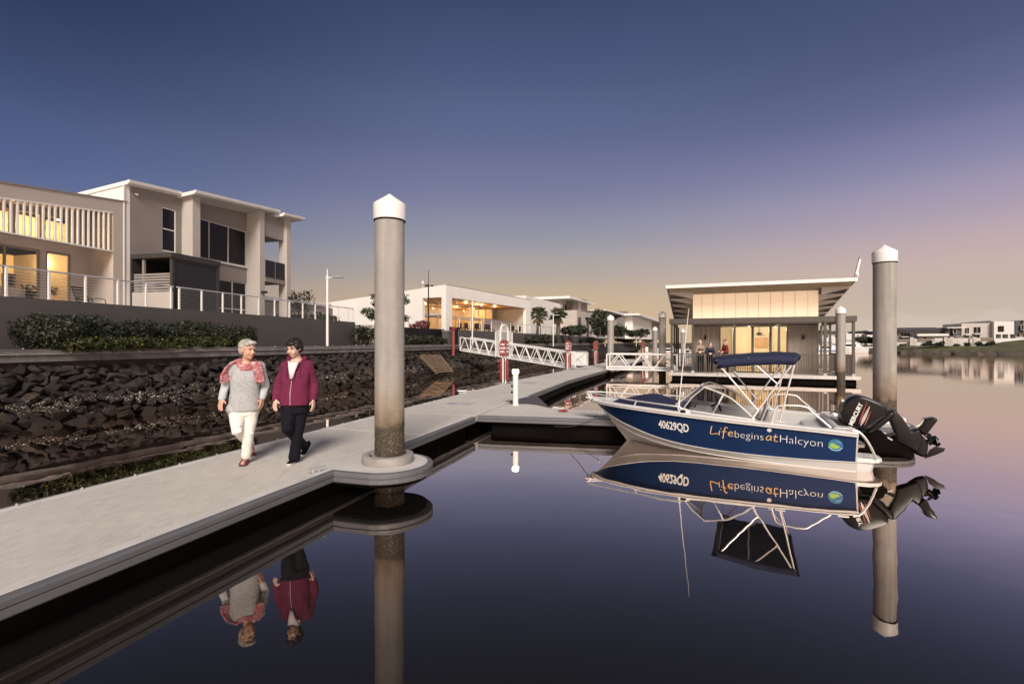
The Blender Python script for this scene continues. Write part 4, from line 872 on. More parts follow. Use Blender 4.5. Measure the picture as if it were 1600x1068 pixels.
def terrace_things():
    def place(px, py, y, name, label, cat, rz): x, z = H(px, py, y); w = FV.w(x, y); return thing(name, label, cat, (w[0], w[1], 3.05), FV.rz + rz)
    t = place(137, 475, -.2, 'garden_chair', 'black slatted garden chair on the terrace behind the wire balustrade', 'chair', R(12))
    m = M['black']
    for s in (-1, 1):
        mb = MB(); mb.tube([(s * .27, -.42, .0), (s * .27, -.40, .38), (s * .27, .15, .36), (s * .27, .38, 1.02)], .018, 6); mb.build('frame', m, t)
        mb = MB(); mb.tube([(s * .29, .22, .55), (s * .30, -.1, .62), (s * .30, -.40, .58), (s * .29, -.46, .45), (s * .29, -.40, .3)], .017, 6); mb.build('arm', m, t, smooth=True); mb = MB(); mb.tube([(s * .27, .15, .36), (s * .27, .32, 0)], .018, 6); mb.build('leg', m, t)
    for k in range(7): f = k / 6; mb = MB(); mb.box(-.26, .26, .165 + .2 * f, .18 + .2 * f, .42 + .56 * f, .47 + .56 * f); mb.build('slat', m, t)
    for k in range(6): y = -.36 + .09 * k; mb = MB(); mb.box(-.26, .26, y, y + .055, .365, .38); mb.build('slat', m, t)
    t = place(12, 465, 1.9, 'armchair', 'white armchair with a curved back inside the lit house', 'armchair', R(190))
    mb = MB(); mb.box(-.4, .4, -.38, .38, .12, .42); mb.build('seat', M['wicker'], t, bevel=.06)
    mb = MB(); mb.loft([[(.45 * math.cos(R(a)) * k, .42 * math.sin(R(a)) * k, z) for a in range(-20, 201, 20)] + [(.36 * math.cos(R(a)) * k, .34 * math.sin(R(a)) * k, z) for a in range(200, -21, -20)] for z, k in ((.1, .95), (.6, 1), (.92, 1.08))]); mb.build('backrest', M['wicker'], t)
    for sx in (-.3, .3):
        for sy in (-.28, .28): mb = MB(); mb.tube([(sx, sy, 0), (sx, sy, .14)], .025, 6); mb.build('leg', M['timber_in'], t)
    w = FV.w(*(H(10, 440, 1.85)[0], 1.85)); mb = MB(); mb.ell((0, 0, .2), (.34, .12, .24), 14, 8); c = mb.build('cushion', M['cushion'], smooth=True); c.location = (w[0], w[1], 3.46); c.rotation_euler = (0, 0, FV.rz); tag(c, 'red patterned cushion leaning on the white armchair', 'cushion')
    t = place(92, 468, 3.2, 'side_table', 'small console with shelves behind the right glass door of the lit house', 'table', 0)
    for z in (.25, .62): mb = MB(); mb.box(-.5, .5, -.2, .2, z, z + .04); mb.build('shelf', M['timber_in'], t)
    for sx in (-.46, .46): mb = MB(); mb.box(sx - .03, sx + .03, -.2, .2, 0, .62); mb.build('leg', M['timber_in'], t)
    t = place(93, 450, 3.15, 'potted_plant', 'round leafy pot plant standing on the console in the lit house', 'plant', 0); t.location.z = 3.72
    mb = MB(); mb.lathe([(.08, 0), (.13, .18), (.11, .18)], 14); mb.build('pot', M['timber_in'], t); mb = MB(); leaves(mb, (0, 0, .42), (.34, .3, .24), 160, .09, random.Random(2)); mb.build('foliage', M['leaf_y'], t)
    t = place(44, 470, 2.3, 'potted_plant', 'dark spindly pot plant behind the left glass door of the lit house', 'plant', 0)
    mb = MB(); mb.lathe([(.13, 0), (.18, .3), (.15, .3)], 14); mb.build('pot', M['wicker'], t); mb = MB(); leaves(mb, (0, 0, .75), (.3, .3, .42), 120, .12, random.Random(4), .2); mb.build('foliage', M['leaf'], t)
terrace_things()

def taupe_house():
    t = thing('taupe_house', 'large two storey taupe house with white fin walls, dark windows and a white skillion roof', 'house', FV.loc(), FV.rz)
    m, wm = M['taupe'], M['white']
    x0 = FV.hx(203); xc1a, xc1b = FV.hx(284), FV.hx(284) + .42; xw = FV.hx(388); xc2b = xw + .36; x3 = FV.hx(451, -.75)
    zu1 = H(309, 338)[1]; zu0 = H(325, 405)[1]; zg1 = 5.23
    # sloping roof line: heights of the eaves measured along the front
    e0 = H(203, 290)[1]; e1 = H(452, 338, -.9)[1]
    zr = lambda x: e0 + (x - x0) * (e1 - e0) / (x3 - x0)
    def panel(name, mm, a, b, z0, z1f, y0, y1):
        mb = MB(); mb.prism([(a, z0), (b, z0), (b, z1f(b)), (a, z1f(a))], lambda p, q, y: (p, y, q), y0, y1); return mb.build(name, mm, t)
    nw0, nw1 = FV.hx(253), FV.hx(275); nz1, nz0 = H(253, 322.5)[1], H(262, 393)[1]
    panel('wall', m, x0, nw0, 2.9, zr, 0, .2); panel('wall', m, nw1, xc1a, 2.9, zr, 0, .2)
    panel('wall', m, nw0, nw1, 2.9, lambda x: nz0, 0, .2); panel('wall', m, nw0, nw1, nz1, zr, 0, .2)
    window(t, nw0, nw1, .05, nz0 + .003, nz1 - .003, 1, M['white_metal'], M['pane_dark'], hbar=(nz0 + nz1) / 2)
    xb = xc1b
    panel('wall', m, xb, xw, zu1, zr, .1, .3); panel('wall', m, xb, xw, zg1, lambda x: zu0, .1, .3)
    for k in range(3): pass
    window(t, xb, xw, .16, zu0 + .003, zu1 - .003, 3, M['cream'], M['pane_dark'], fw=.07)
    bx(t, 'sill', M['white_metal'], xb, xw, .02, .12, zu0 - .05, zu0 + .0)
    gx = FV.hx(343); window(t, gx, xw, .16, 3.06, zg1 - .003, 2, M['cream'], M['pane_dark'], hbar=3.7, fw=.06)
    panel('wall', m, xb, gx, 2.9, lambda x: zg1, .1, .3)
    # fin walls and the far column
    panel('fin_wall', M['cream'], xc1a, xc1b, 2.9, zr, -.62, .3); panel('fin_wall', M['cream'], xw, xc2b, 2.9, zr, -.75, .3)
    panel('corner_column', M['cream'], x3 - .34, x3, 2.9, zr, -.9, -.35); panel('rear_column', M['taupe'], x3 - .3, x3 - .02, 2.9, zr, 2.1, 2.6)
    # end gable facing the camera side, white
    mb = MB(); mb.prism([(.0, 2.9), (9, 2.9), (9, e0 - 1.15), (0, e0)], lambda y, z, x: (x, y, z), x0 - .2, x0 - .003); mb.build('end_wall', wm, t)
    bx(t, 'downpipe', wm, x0 - .28, x0 - .21, -.02, .05, 3, e0 - .1)
    # body behind
    panel('rear_body', m, x0, xw, 2.9, lambda x: zr(x) - .5, 5, 5.2); panel('loggia_back', m, xc2b, xc2b + .15, 2.9, zr, .3, 5)
    # roof with gutter: outer bay stands proud
    def roof(a, b, y0, y1, dz, th=.16):
        mb = MB(); A_, B_ = zr(a) + dz, zr(b) + dz; drop = 1.15
        mb.hexa([(a, y0, A_), (b, y0, B_), (b, y1, B_ - drop * y1 / 9), (a, y1, A_ - drop * y1 / 9)], [(a, y0, A_ + th), (b, y0, B_ + th), (b, y1, B_ + th - drop * y1 / 9), (a, y1, A_ + th - drop * y1 / 9)]); r = mb.build('roof', wm, t)
        mb = MB(); mb.hexa([(a, y0 - .1, A_ + .05), (b, y0 - .1, B_ + .05), (b, y0 - .002, B_ + .05), (a, y0 - .002, A_ + .05)], [(a, y0 - .12, A_ + th + .02), (b, y0 - .12, B_ + th + .02), (b, y0 - .002, B_ + th + .02), (a, y0 - .002, A_ + th + .02)]); mb.build('gutter', M['white_metal'], r)
    roof(x0 - .25, xc1a - .25, -.18, 9, .0); roof(xc1a - .245, xc2b + .9, -.95, 9, .03); roof(xc2b + .905, x3 + .75, -1.2, 6, -.12)
    # balcony bay
    zb1, zb0 = H(430, 437, -.6)[1], H(430, 443, -.6)[1]
    bx(t, 'balcony_floor', m, xc2b, x3 - .36, -.8, 2.6, zb0, zb1)
    f = bx(t, 'balustrade_frame', M['dark'], xc2b, x3 - .36, -.79, -.75, zb1 + .001, zb1 + .05)
    zp = H(430, 409, -.77)[1]; xm = (xc2b + x3 - .36) / 2
    for a, b in ((xc2b + .02, xm - .02), (xm + .02, x3 - .38)): mb = MB(); mb.box(a, b, -.78, -.765, zb1 + .06, zp); mb.build('balustrade_panel', M['screen'], t)
    for s in (.25, 1.1, 1.9): mb = MB(); mb.tube([(xc2b + s, 2.3, zb1), (xc2b + s, 2.3, zb1 + 1)], .02, 6); mb.build('rail_post', M['white_metal'], t)
    mb = MB(); mb.tube([(xc2b, 2.3, zb1 + 1), (x3, 2.3, zb1 + 1)], .02, 6); mb.build('rear_rail', M['white_metal'], t)
    # corrugated apron hung under the roof of the bay
    zc0 = H(425, 372, -.6)[1]; n = 16; a, b = xc2b, x3 - .36
    for k in range(n): x = a + (b - a) * k / n; mb = MB(); mb.box(x + .015, x + (b - a) / n - .015, -.68, -.63, zc0, zr(x) - .12); mb.build('apron_rib', M['house_grey'], t)
    bx(t, 'apron', M['taupe'], a, b, -.63, -.60, zc0 + .02, zr(a) - .12); bx(t, 'bay_ceiling', M['taupe'], a, b, -.6, 2.6, zc0 - .02, zc0 + .015)
    # charcoal carport box with roller screen, slat screen and low wall
    D = 2.05; xo0 = x0 + .02; q = FV.hx(270, -D); q1 = FV.hx(343, -D); zt_ = H(270, 394.5, -D)[1]
    bx(t, 'canopy_roof', M['dark'], q - .03, q1 + .03, -D - .05, -.003, zt_ - .22, zt_)
    bx(t, 'canopy_fascia', M['dark'], xo0 - .0, q - .031, -D - .05, -.003, zt_ - .2, zt_ - .03)
    bx(t, 'canopy_post', M['dark'], q - .03, q + .09, -D, -D + .12, 3.0, zt_ - .22); bx(t, 'canopy_post', M['dark'], q1 - .14, q1, -D, -D + .12, 3.0, zt_ - .22); bx(t, 'canopy_post', M['taupe'], q - .03, q + .05, -.6, -.5, 3.0, zt_ - .22)
    bx(t, 'roller_screen', M['screen'], q + .09, q1 - .14, -D + .04, -D + .06, 3.0, zt_ - .32); bx(t, 'screen_box', M['dark'], q + .09, q1 - .14, -D + .01, -D + .1, zt_ - .315, zt_ - .22)
    bx(t, 'carport_side', M['black'], q1 - .1, q1 - .02, -D + .13, .0, 3, zt_ - .22)
    bx(t, 'carport_back', M['dark'], xo0, q1, -.05, -.01, 3.05, zt_ - .22)
    z_lo, z_hi = H(240, 456, -1.0)[1], H(240, 427, -1.0)[1]
    for k in range(7): z = z_lo + .02 + (z_hi - z_lo) * k / 7; bx(t, 'slat', M['house_grey'], q - .02, q + .02, -D + .1, -.06, z, z + .075)
    bx(t, 'low_wall', M['cream'], q - .1, q - .03, -D - .05, -.06, 2.95, z_lo - .02)
    mb = MB(); mb.box(xc2b - .3, xc2b - .05, -.98, -.76, H(408, 456, -.75)[1] - .06, H(408, 456, -.75)[1] + .06); mb.build('wall_light', M['dark'], t)
    mb = MB(); mb.box(x3 - .28, x3 - .06, -1.12, -.91, H(450, 465, -.9)[1] - .06, H(450, 465, -.9)[1] + .06); mb.build('wall_light', M['dark'], t)
    mb = MB(); mb.tube([(x0 + .2, -.03, e0 - .28), (x0 + .26, -.12, e0 - .33)], .028, 8); mb.build('security_camera', M['white_metal'], t)
    return t
taupe_house()

# ------------------------------------------------------------------ clubhouse and the houses beyond
FC = Frame((-6.27, 46), (.516, 1))
def clubhouse():
    t = thing('clubhouse', 'long low white clubhouse with a large timber-lined opening glowing orange', 'clubhouse', FC.loc(), FC.rz)
    h = FC.hit; w = M['white']; x1 = FC.hx(829); zt = 7.42; z0 = 2.6
    oa, ob = FC.hx(706.3), FC.hx(821.7); oz = h(706.3, 465)[1]
    yl1 = FC.hxp(660, 0); yl0 = FC.hxp(690, 0)          # opening in the left face, local y
    yend = FC.hxp(505, 0)
    def lz(y): return zt - (zt - 6.25) * y / yend
    # right face
    bx(t, 'front_beam', w, 0, x1, 0, .4, oz, zt); bx(t, 'corner_pier', w, 0, oa, 0, yl0, z0, oz); bx(t, 'end_pier', w, ob, x1, 0, .4, z0, oz)
    # left face (local x = 0 plane), roof line falling away
    def lp(name, y0, y1, za, zb0, zb1): mb = MB(); mb.prism([(y0, za), (y1, za), (y1, zb1), (y0, zb0)], lambda y, z, x: (x, y, z), 0, .4); mb.build(name, w, t)
    lp('side_beam', .4, yl1, oz, zt, lz(yl1)); lp('side_wall', yl1, yend, z0, lz(yl1), lz(yend))
    bx(t, 'far_wall', w, x1 - .3, x1, .4, 9, z0, zt)
    mb = MB(); mb.add([(0, .4, lz(.4) - .3), (x1, .4, zt - .3), (x1, yend, 6), (0, yend, lz(yend) - .3)], [(0, 1, 2, 3)]); mb.build('roof', M['white_metal'], t)
    for k, (a, b) in enumerate(((0, x1),)): bx(t, 'parapet_flashing', M['alu'], a - .02, b + .02, -.03, .42, zt + .002, zt + .06)
    # veranda: timber ceiling, glazed wall set back, floor
    yg = 4.2
    bx(t, 'ceiling', M['timber_in'], .42, ob + .2, .42, yg + 5, oz - .03, oz - .005)
    bx(t, 'veranda_floor', M['terrace'], .1, x1 - .3, .1, yg + 5, 2.9, 3.0)
    bx(t, 'return_wall', M['cream'], ob + .2, ob + .32, .42, yg, 3.0, oz - .04)
    # glazing in two tiers
    n = 9; xg0 = 1.0; xg1 = ob - 1.2; mid = 4.6
    for k in range(n):
        a = xg0 + (xg1 - xg0) * k / n; b = xg0 + (xg1 - xg0) * (k + 1) / n
        window(t, a, b - .02, yg, 3.0, mid, 1, M['cream'], M['glass'], fw=.06); window(t, a, b - .02, yg, mid + .25, oz - .05, 1, M['cream'], M['glass'], fw=.06)
    bx(t, 'transom', M['cream'], xg0, xg1, yg - .05, yg + .05, mid + .002, mid + .248)
    for k in range(3):   # glazing on the left side
        a = .42 + (yg - .5) * k / 3; f = MB(); f.box(1.0, 1.06, a, a + .07, 3, oz - .05); f.build('side_mullion', M['cream'], t)
    mb = MB(); mb.box(1.02, 1.03, 1.5, yg, 3, oz - .05); mb.build('side_pane', M['glass'], t)
    mb = MB(); mb.box(1.0, 1.06, 1.5, yg, mid, mid + .22); mb.build('side_transom', M['cream'], t)
    room(t, xg0, xg1, yg + .1, yg + 5, 3.01, oz - .06, wall=M['inside'], lamps=((.1, .3), (.3, .5), (.5, .3), (.7, .5), (.9, .4)), power=170, color=(1, .64, .30))
    bx(t, 'ceiling_lining', M['timber_in'], xg0 + .02, xg1, yg + .11, yg + 4.9, oz - .075, oz - .062)
    bx(t, 'bar_counter', M['cream'], FC.hx(756, 2.0), FC.hx(795, 2.0), 1.9, 2.3, 3.0, h(756, 498, 2.0)[1])
    for px in (728, 752, 773, 745):
        x = FC.hx(px, 2); mb = MB(); mb.lathe([(.001, oz - .05), (.11, oz - .05), (.12, oz - .032)], 14, (x, 2, 0)); mb.build('downlight', M['downlight'], t)
        l = bpy.data.lights.new('veranda_lamp', 'POINT'); l.energy = 75; l.color = (1, .64, .30); l.shadow_soft_size = .04; o = bpy.data.objects.new('veranda_lamp', l); COL.objects.link(o); o.parent = t; o.location = (x, 2, oz - .5)
    for px, py in ((728, 477), (750, 480), (678, 470)):
        x = FC.hx(px, 2.6); mb = MB(); mb.lathe([(.02, oz - .03), (.02, oz - .35), (.1, oz - .38), (.1, oz - .46), (.01, oz - .48)], 10, (x, 2.6, 0))
        for a in range(3): c = Vector((math.cos(a * 2.1), math.sin(a * 2.1), 0)); mb.tube([Vector((x, 2.6, oz - .42)) + c * .1, Vector((x, 2.6, oz - .42)) + c * .65], .05, 4)
        mb.build('ceiling_fan', M['black'], t)
    mb = MB(); mb.lathe([(.12, 0), (.12, .5), (.3, .52), (.3, .85), (.1, .95)], 12, (.8, 3.4, lz(3.4))); mb.build('roof_vent', M['alu'], t)
    return t
clubhouse()
def cafe_set(label, x, y, rz):
    w = FC.w(x, y); t = thing('outdoor_chair', label, 'chair', (w[0], w[1], 3.0), rz, 'dark chairs on the clubhouse veranda')
    mb = MB(); mb.box(-.28, .28, -.28, .28, .38, .46); mb.build('seat', M['black'], t, bevel=.02); mb = MB(); mb.box(-.28, .28, .22, .28, .47, .98); mb.build('backrest', M['black'], t, bevel=.02)
    for sx in (-.24, .24):
        for sy in (-.24, .24): mb = MB(); mb.tube([(sx, sy, 0), (sx, sy, .4)], .03, 5); mb.build('leg', M['black'], t)
for k, px in enumerate((722, 731, 743, 748, 760, 768, 802, 811)): cafe_set('dark veranda chair behind the clubhouse railing', FC.hx(px, 1.1), 1.1, FC.rz + k * 1.3)

def far_house(name, label, fr, parts, windows, extra=None, cat='house'):
    t = thing(name, label, cat, fr.loc(), fr.rz)
    for p in parts:
        nm, m, a, b, y0, y1, zlo, zhi = p[:8]; b2 = p[8] if len(p) > 8 else 0
        mb = MB(); mb.prism([(a, zlo), (b, zlo), (b, zhi + b2), (a, zhi)], lambda u, w, y: (u, y, w), y0, y1); mb.build(nm, M[m], t)
    for w in windows: window(t, *w)
    return t
def houses_beyond():
    F3 = Frame(at(829, 534, 74)[:2], (.42, 1)); h = F3.hit
    x = lambda p, y=0: F3.hx(p, y); z = lambda p, q, y=0: h(p, q, y)[1]
    far_house('townhouse', 'white townhouse with a tall dark fin front behind the two fan palms', F3, [
        ('side_wall', 'white', x(822), x(880), 0, 8, 2.8, z(850, 468.5)), ('fin_wall', 'brown_clad', x(887), x(894.5), -1.2, .3, 2.8, z(890, 468)), ('fin_wall', 'house_beige', x(894.7), x(901), -1.0, .3, 2.8, z(890, 469)),
        ('fin_wall', 'brown_clad', x(901.2), x(909), -1.2, .3, 2.8, z(905, 468)), ('wall', 'house_beige', x(880), x(909), .31, 8, 2.8, z(890, 469)), ('roof', 'white_metal', x(872), x(915), -2.2, 8, z(890, 468) + .01, z(872, 467.2) + .1, .25),
        ('canopy', 'black', x(893), x(930, -3), -3.2, .0, z(900, 499), z(900, 499) + .25), ('post', 'dark', x(905, -3), x(907, -3), -3.1, -2.9, 2.8, z(900, 499)), ('post', 'dark', x(918, -3), x(919.5, -3), -3.1, -2.9, 2.8, z(900, 499)),
        ('carport_wall', 'house_grey', x(898), x(918), -.3, 0, 2.8, z(900, 500))], [(x(882), x(886), -.02, 3.4, z(884, 475), 1)])
    F4 = Frame(at(910, 534, 92)[:2], (.42, 1)); h4 = F4.hit; x = lambda p, y=0: F4.hx(p, y); z = lambda p, q, y=0: h4(p, q, y)[1]
    far_house('townhouse', 'cream townhouse with a sloping open veranda left of the corner pile', F4, [
        ('wall', 'cream', -4, x(926), 0, 9, 2.8, z(918, 488)), ('sloping_roof', 'taupe', x(926) + .02, x(952), -1, 8, z(940, 493), z(926, 487.5), -2.0), ('veranda_back', 'house_grey', x(926) + .02, x(950), 2.2, 2.5, 2.8, z(940, 493)),
        ('side_pier', 'cream', x(948), x(951), -1, 2, 2.8, z(948, 498))], [(x(932), x(944), 2.1, 3.2, z(938, 512), 2)])
    F5 = Frame(at(952, 534, 112)[:2], (.42, 1)); h5 = F5.hit; x = lambda p, y=0: F5.hx(p, y); z = lambda p, q, y=0: h5(p, q, y)[1]
    far_house('townhouse', 'pale house with a white flat roof and a gabled bay right of the corner pile', F5, [
        ('wall', 'house_beige', -10, x(992), 1.0, 12, 2.8, z(970, 495)), ('gable', 'house_grey', x(953), x(972), -1.5, .98, 2.8, z(957, 502), 3.2), ('bay_wall', 'cream', x(972.2), x(988), -.8, .98, 2.8, z(978, 499), -1.4),
        ('bay_post', 'cream', x(972.3), x(975), -1.6, -.82, 2.8, z(973, 497)), ('tall_wall', 'taupe', x(992.2), x(999), 0, 9, 2.8, z(996, 494)), ('roof', 'white_metal', -12, x(1001), -1.8, 12, z(970, 494.7), z(970, 493.5), 1.0)],
        [(x(977), x(988), -.85, z(980, 521), z(980, 514), 3), (x(977), x(988), -.85, z(980, 511), z(980, 501), 4)])
    F6 = Frame(at(1001, 534, 135)[:2], (.42, 1)); h6 = F6.hit; x = lambda p, y=0: F6.hx(p, y); z = lambda p, q, y=0: h6(p, q, y)[1]
    far_house('townhouse', 'farthest white townhouse with a taupe end behind the small piles', F6, [
        ('side_wall', 'white', -14, x(1018), 0, 12, 2.8, z(1010, 500)), ('end_wall', 'taupe', x(1018.2), x(1030), -.6, 10, 2.8, z(1022, 501.5)), ('roof', 'white_metal', -16, x(1031), -2, 12, z(1010, 499.8), z(1010, 497.5), .6)], [(x(1020), x(1024), -.65, 3.5, z(1022, 510), 1)])
    F0 = Frame(at(485, 534, 40)[:2], (.3, 1)); h0 = F0.hit
    far_house('bungalow', 'low house with a flat white roof seen through the balustrade left of the street lamp', F0, [('wall', 'cream', -6, F0.hx(520), 0, 6, 2.8, h0(490, 478)[1]), ('roof', 'white_metal', -6.5, F0.hx(512), -.4, 6, h0(490, 477)[1], h0(490, 472)[1])], [(F0.hx(490), F0.hx(503), -.03, 3.6, 4.6, 2)])
houses_beyond()

# ------------------------------------------------------------------ vegetation
def shrub(name, label, p, r, n, leaf, seed, m='leaf', group=None, cat='shrub', flowers=0):
    t = thing(name, label, cat, p, 0, group); rnd = random.Random(seed); mb = MB()
    leaves(mb, (0, 0, r[2] * .95), r, n, leaf, rnd, .35)
    for k in range(7):
        a = rnd.random() * 6.28; c = (r[0] * .7 * math.cos(a), r[1] * .7 * math.sin(a), r[2] * rnd.uniform(.7, 1.65)); leaves(mb, c, (r[0] * .38, r[1] * .4, r[2] * .4), n // 9, leaf, rnd, .2)
    mb.build('foliage', M[m], t)
    st = MB()
    for k in range(5): a = rnd.random() * 6.28; st.tube([(0, 0, -.05), (r[0] * .5 * math.cos(a), r[1] * .5 * math.sin(a), r[2] * 1.2)], [.02, .008], 5)
    st.build('stem', M['bark'], t)
    if flowers:
        f = MB()
        for k in range(flowers): a = rnd.random() * 6.28; f.ell((r[0] * rnd.uniform(-.9, .9), -r[1] * rnd.uniform(.8, 1.05), r[2] * rnd.uniform(.5, 1.7)), (.016, .016, .014), 6, 4)
        f.build('flowers', M['flower'], t)
    return t
hedge_px = [(76, 486), (112, 490), (152, 495), (196, 500), (240, 503), (284, 500), (326, 501), (364, 506)]
where = ['leftmost of the hedge', 'second from the left in the hedge', 'third from the left in the hedge', 'left of the middle of the hedge', 'right of the middle of the hedge', 'third from the right in the hedge', 'second from the right in the hedge', 'rightmost of the hedge, behind the silver haired woman']
for k, (px, py) in enumerate(hedge_px):
    x = FW.hx(px, -.75); p = FW.w(x, -.75); zt = CAM_Z - (py - 534) / FPX * p[1]; hh = (zt - 1.72) / 2
    shrub('hedge_shrub', 'dark glossy shrub against the grey wall, ' + where[k], (p[0], p[1], 1.72), (.95, .55, hh), 3000, .052, 20 + k, 'leaf', 'shrubs of the dark hedge')
for k in range(9):
    px = 112 + k * 32; x = FW.hx(px, -1.35); p = FW.w(x, -1.35)
    shrub('ground_cover', 'yellow green flowering plant at the foot of the hedge, ' + ['at its left end', 'second from its left end', 'third from its left end', 'fourth from its left end', 'at its middle', 'fourth from its right end', 'third from its right end', 'second from its right end', 'at its right end'][k], (p[0], p[1], 1.70), (.62, .28, .24), 620, .045, 40 + k, 'leaf_y', 'low flowering plants in front of the hedge', 'plant', 2)
def fs_shrub(px, py_top, y, r, label, n, leaf, seed, m='leaf', fr=None, name='garden_shrub'):
    fr = fr or FS; x = fr.hx(px, y); p = fr.w(x, y); zt = CAM_Z - (py_top - 534) / FPX * p[1]; shrub(name, label, (p[0], p[1], 1.7), (r, r * .7, max(.2, (zt - 1.7) / 2)), n, leaf, seed, m)
fs_shrub(644, 523, 1.6, .9, 'rounded green shrub below the black picket fence, next to the tall pile', 700, .12, 61)
fs_shrub(671, 524, 1.6, 1.0, 'spreading grey green shrub in the middle below the black picket fence', 800, .13, 62)
fs_shrub(687, 529, 1.5, .6, 'low shrub at the right end below the black picket fence', 400, .12, 63)
fs_shrub(838, 522, 1.0, 1.7, 'broad olive shrub before the grey wall above the gangway', 900, .2, 64)
fs_shrub(855, 526, 1.0, 1.3, 'olive shrub before the grey wall at the white street lamp', 600, .2, 65)
fs_shrub(915, 527, .9, 1.9, 'low olive shrub before the grey wall behind the far hose cabinets', 600, .26, 66)
fs_shrub(932, 528, .9, 1.9, 'low bush before the grey wall just left of the thin street lamp', 500, .28, 67)
fs_shrub(978, 524, .9, 3.2, 'large round bush on the seawall right of the corner pile', 700, .42, 68)
fs_shrub(1012, 530, .9, 2.4, 'farthest green bush on the seawall behind the distant hose cabinet', 400, .4, 69)
def tree(name, label, p, h, crown, n, leaf, seed, m='leaf_tree', lean=0, shell=.25):
    t = thing(name, label, 'tree', tuple(p)); rnd = random.Random(seed); tr = MB(); cr = MB()
    tr.tube([(0, 0, -.2), (lean * .3, .02, h * .3), (lean, 0, h * .62)], [.075, .06, .035], 8)
    for k in range(crown[3]):
        a = 2.4 * k + rnd.random(); f = (k + .5) / crown[3]; rr = crown[0] * rnd.uniform(.35, .95); c = Vector((lean + rr * math.cos(a), rr * .8 * math.sin(a), h * (.45 + .52 * f)))
        tr.tube([(lean * .6, 0, h * (.25 + .3 * f)), tuple(c * .9 + Vector((0, 0, -.05)))], [.03, .01], 5)
        leaves(cr, tuple(c), (crown[1], crown[1], crown[2]), n // crown[3], leaf, rnd, shell)
    tr.build('trunk', M['bark'], t, smooth=True); cr.build('crown', M[m], t)
p = FS.w(FS.hx(606, 4.0), 4.0); tree('layered_tree', 'small tree with layered dark foliage standing behind the tall pile', (p[0], p[1], 2.2), 3.15, (1.45, .62, .26, 14), 2600, .12, 71)
p = at(467, 496, 34); tree('slender_tree', 'sparse young tree behind the balustrade at the right end of the taupe house', (p.x, p.y, 2.9), 2.6, (.7, .5, .38, 9), 900, .085, 72, 'leaf')
for k, (px, lab) in enumerate(((452, 'left of'), (480, 'right of'), (508, 'well right of'))):
    p = at(px, 500, 32); shrub('terrace_shrub', 'leafy garden shrub behind the wire balustrade, %s the sparse young tree' % lab, (p.x, p.y, 3.0), (1.0, .8, .42), 500, .1, 74 + k)
for k, px in enumerate((560, 574)):
    p = at(px, 530, 28.5 + k); shrub('gate_shrub', 'dark shrub seen through the bars of the black gate, ' + ('nearer the grey wall end' if k == 0 else 'nearer the tall pile'), (p.x, p.y, 1.75), (.55, .5, .62), 700, .07, 101 + k)
p = at(660, 515, 40); shrub('red_plant', 'reddish leafed plant above the black fence at the black lamp post', (p.x, p.y, 2.9), (.6, .5, .45), 260, .13, 78, 'red_leaf', None, 'plant')
p = at(645, 517, 40); shrub('red_plant', 'small reddish plant above the black fence next to the tall pile', (p.x, p.y, 2.9), (.35, .3, .3), 120, .12, 79, 'red_leaf', None, 'plant')
def palm(label, px, Yd, ytop, seed):
    p = at(px, 530, Yd); p.z = 2.9; t = thing('fan_palm', label, 'palm', tuple(p)); rnd = random.Random(seed); h = at(px, ytop, Yd).z - 2.9
    tr = MB(); tr.tube([(0, 0, 0), (.05, 0, h * .3), (0, 0, h * .66)], [.34, .28, .24], 10); tr.build('trunk', M['bark'], t, smooth=True)
    def fan(mb, base, d, s, up):
        d = d.normalized(); side = d.cross(Vector((0, 0, 1))).normalized() if abs(d.z) < .95 else Vector((1, 0, 0)); nn = side.cross(d)
        c = base + d * s
        mb.tube([base, c], .03, 4)
        for k in range(11):
            a = R(-100 + 200 * k / 10); v = d * math.cos(a) + side * math.sin(a); tip = c + v * s * 1.0 + Vector((0, 0, -s * .25)); b1 = c + v * s * .55; pw = nn.cross(v).normalized() * s * .07
            mb.add([c, b1 + pw, tip, b1 - pw], [(0, 1, 2), (0, 2, 3)])
    g, dry = MB(), MB()
    for k in range(34):
        a = rnd.random() * 6.28; el = rnd.uniform(-.5, 1.35); fan(g, Vector((0, 0, h * .66)), Vector((math.cos(a) * math.cos(el), math.sin(a) * math.cos(el), math.sin(el))), rnd.uniform(.75, 1.0) * h * .2, 1)
    for k in range(14):
        a = rnd.random() * 6.28; fan(dry, Vector((0, 0, h * .62)), Vector((math.cos(a) * .6, math.sin(a) * .6, -.75)), h * .15, 0)
    g.build('crown', M['palm'], t); dry.build('dead_fronds', M['palm_dry'], t)
palm('fan palm against the white townhouse wall, nearer the clubhouse', 841, 64, 476, 5); palm('fan palm against the white townhouse wall, nearer the dark fins', 872, 66, 477, 6)
for k, px in enumerate((892, 902, 937, 942, 962, 968, 990, 1003)):
    p = at(px, 528, 72 + k * 4); shrub('garden_bush', ['dark bush below the canopy of the white townhouse', 'dark bush beside the canopy post of the white townhouse', 'dark bush just left of the corner pile', 'dark bush behind the corner pile', 'dark bush in front of the gabled bay house', 'dark bush under the windows of the gabled bay house', 'dark bush by the taupe wall of the gabled bay house', 'dark bush in front of the farthest townhouse'][k], (p.x, p.y, 2.9), (1.6, 1.3, .75 + .25 * (k % 3)), 260, .3, 90 + k, 'leaf', 'bushes among the far townhouses')
p = at(938, 515, 70); tree('garden_tree', 'dark leafy tree left of the corner pile', (p.x, p.y, 2.9), 3.4, (1.2, 1.0, .8, 8), 600, .3, 99)

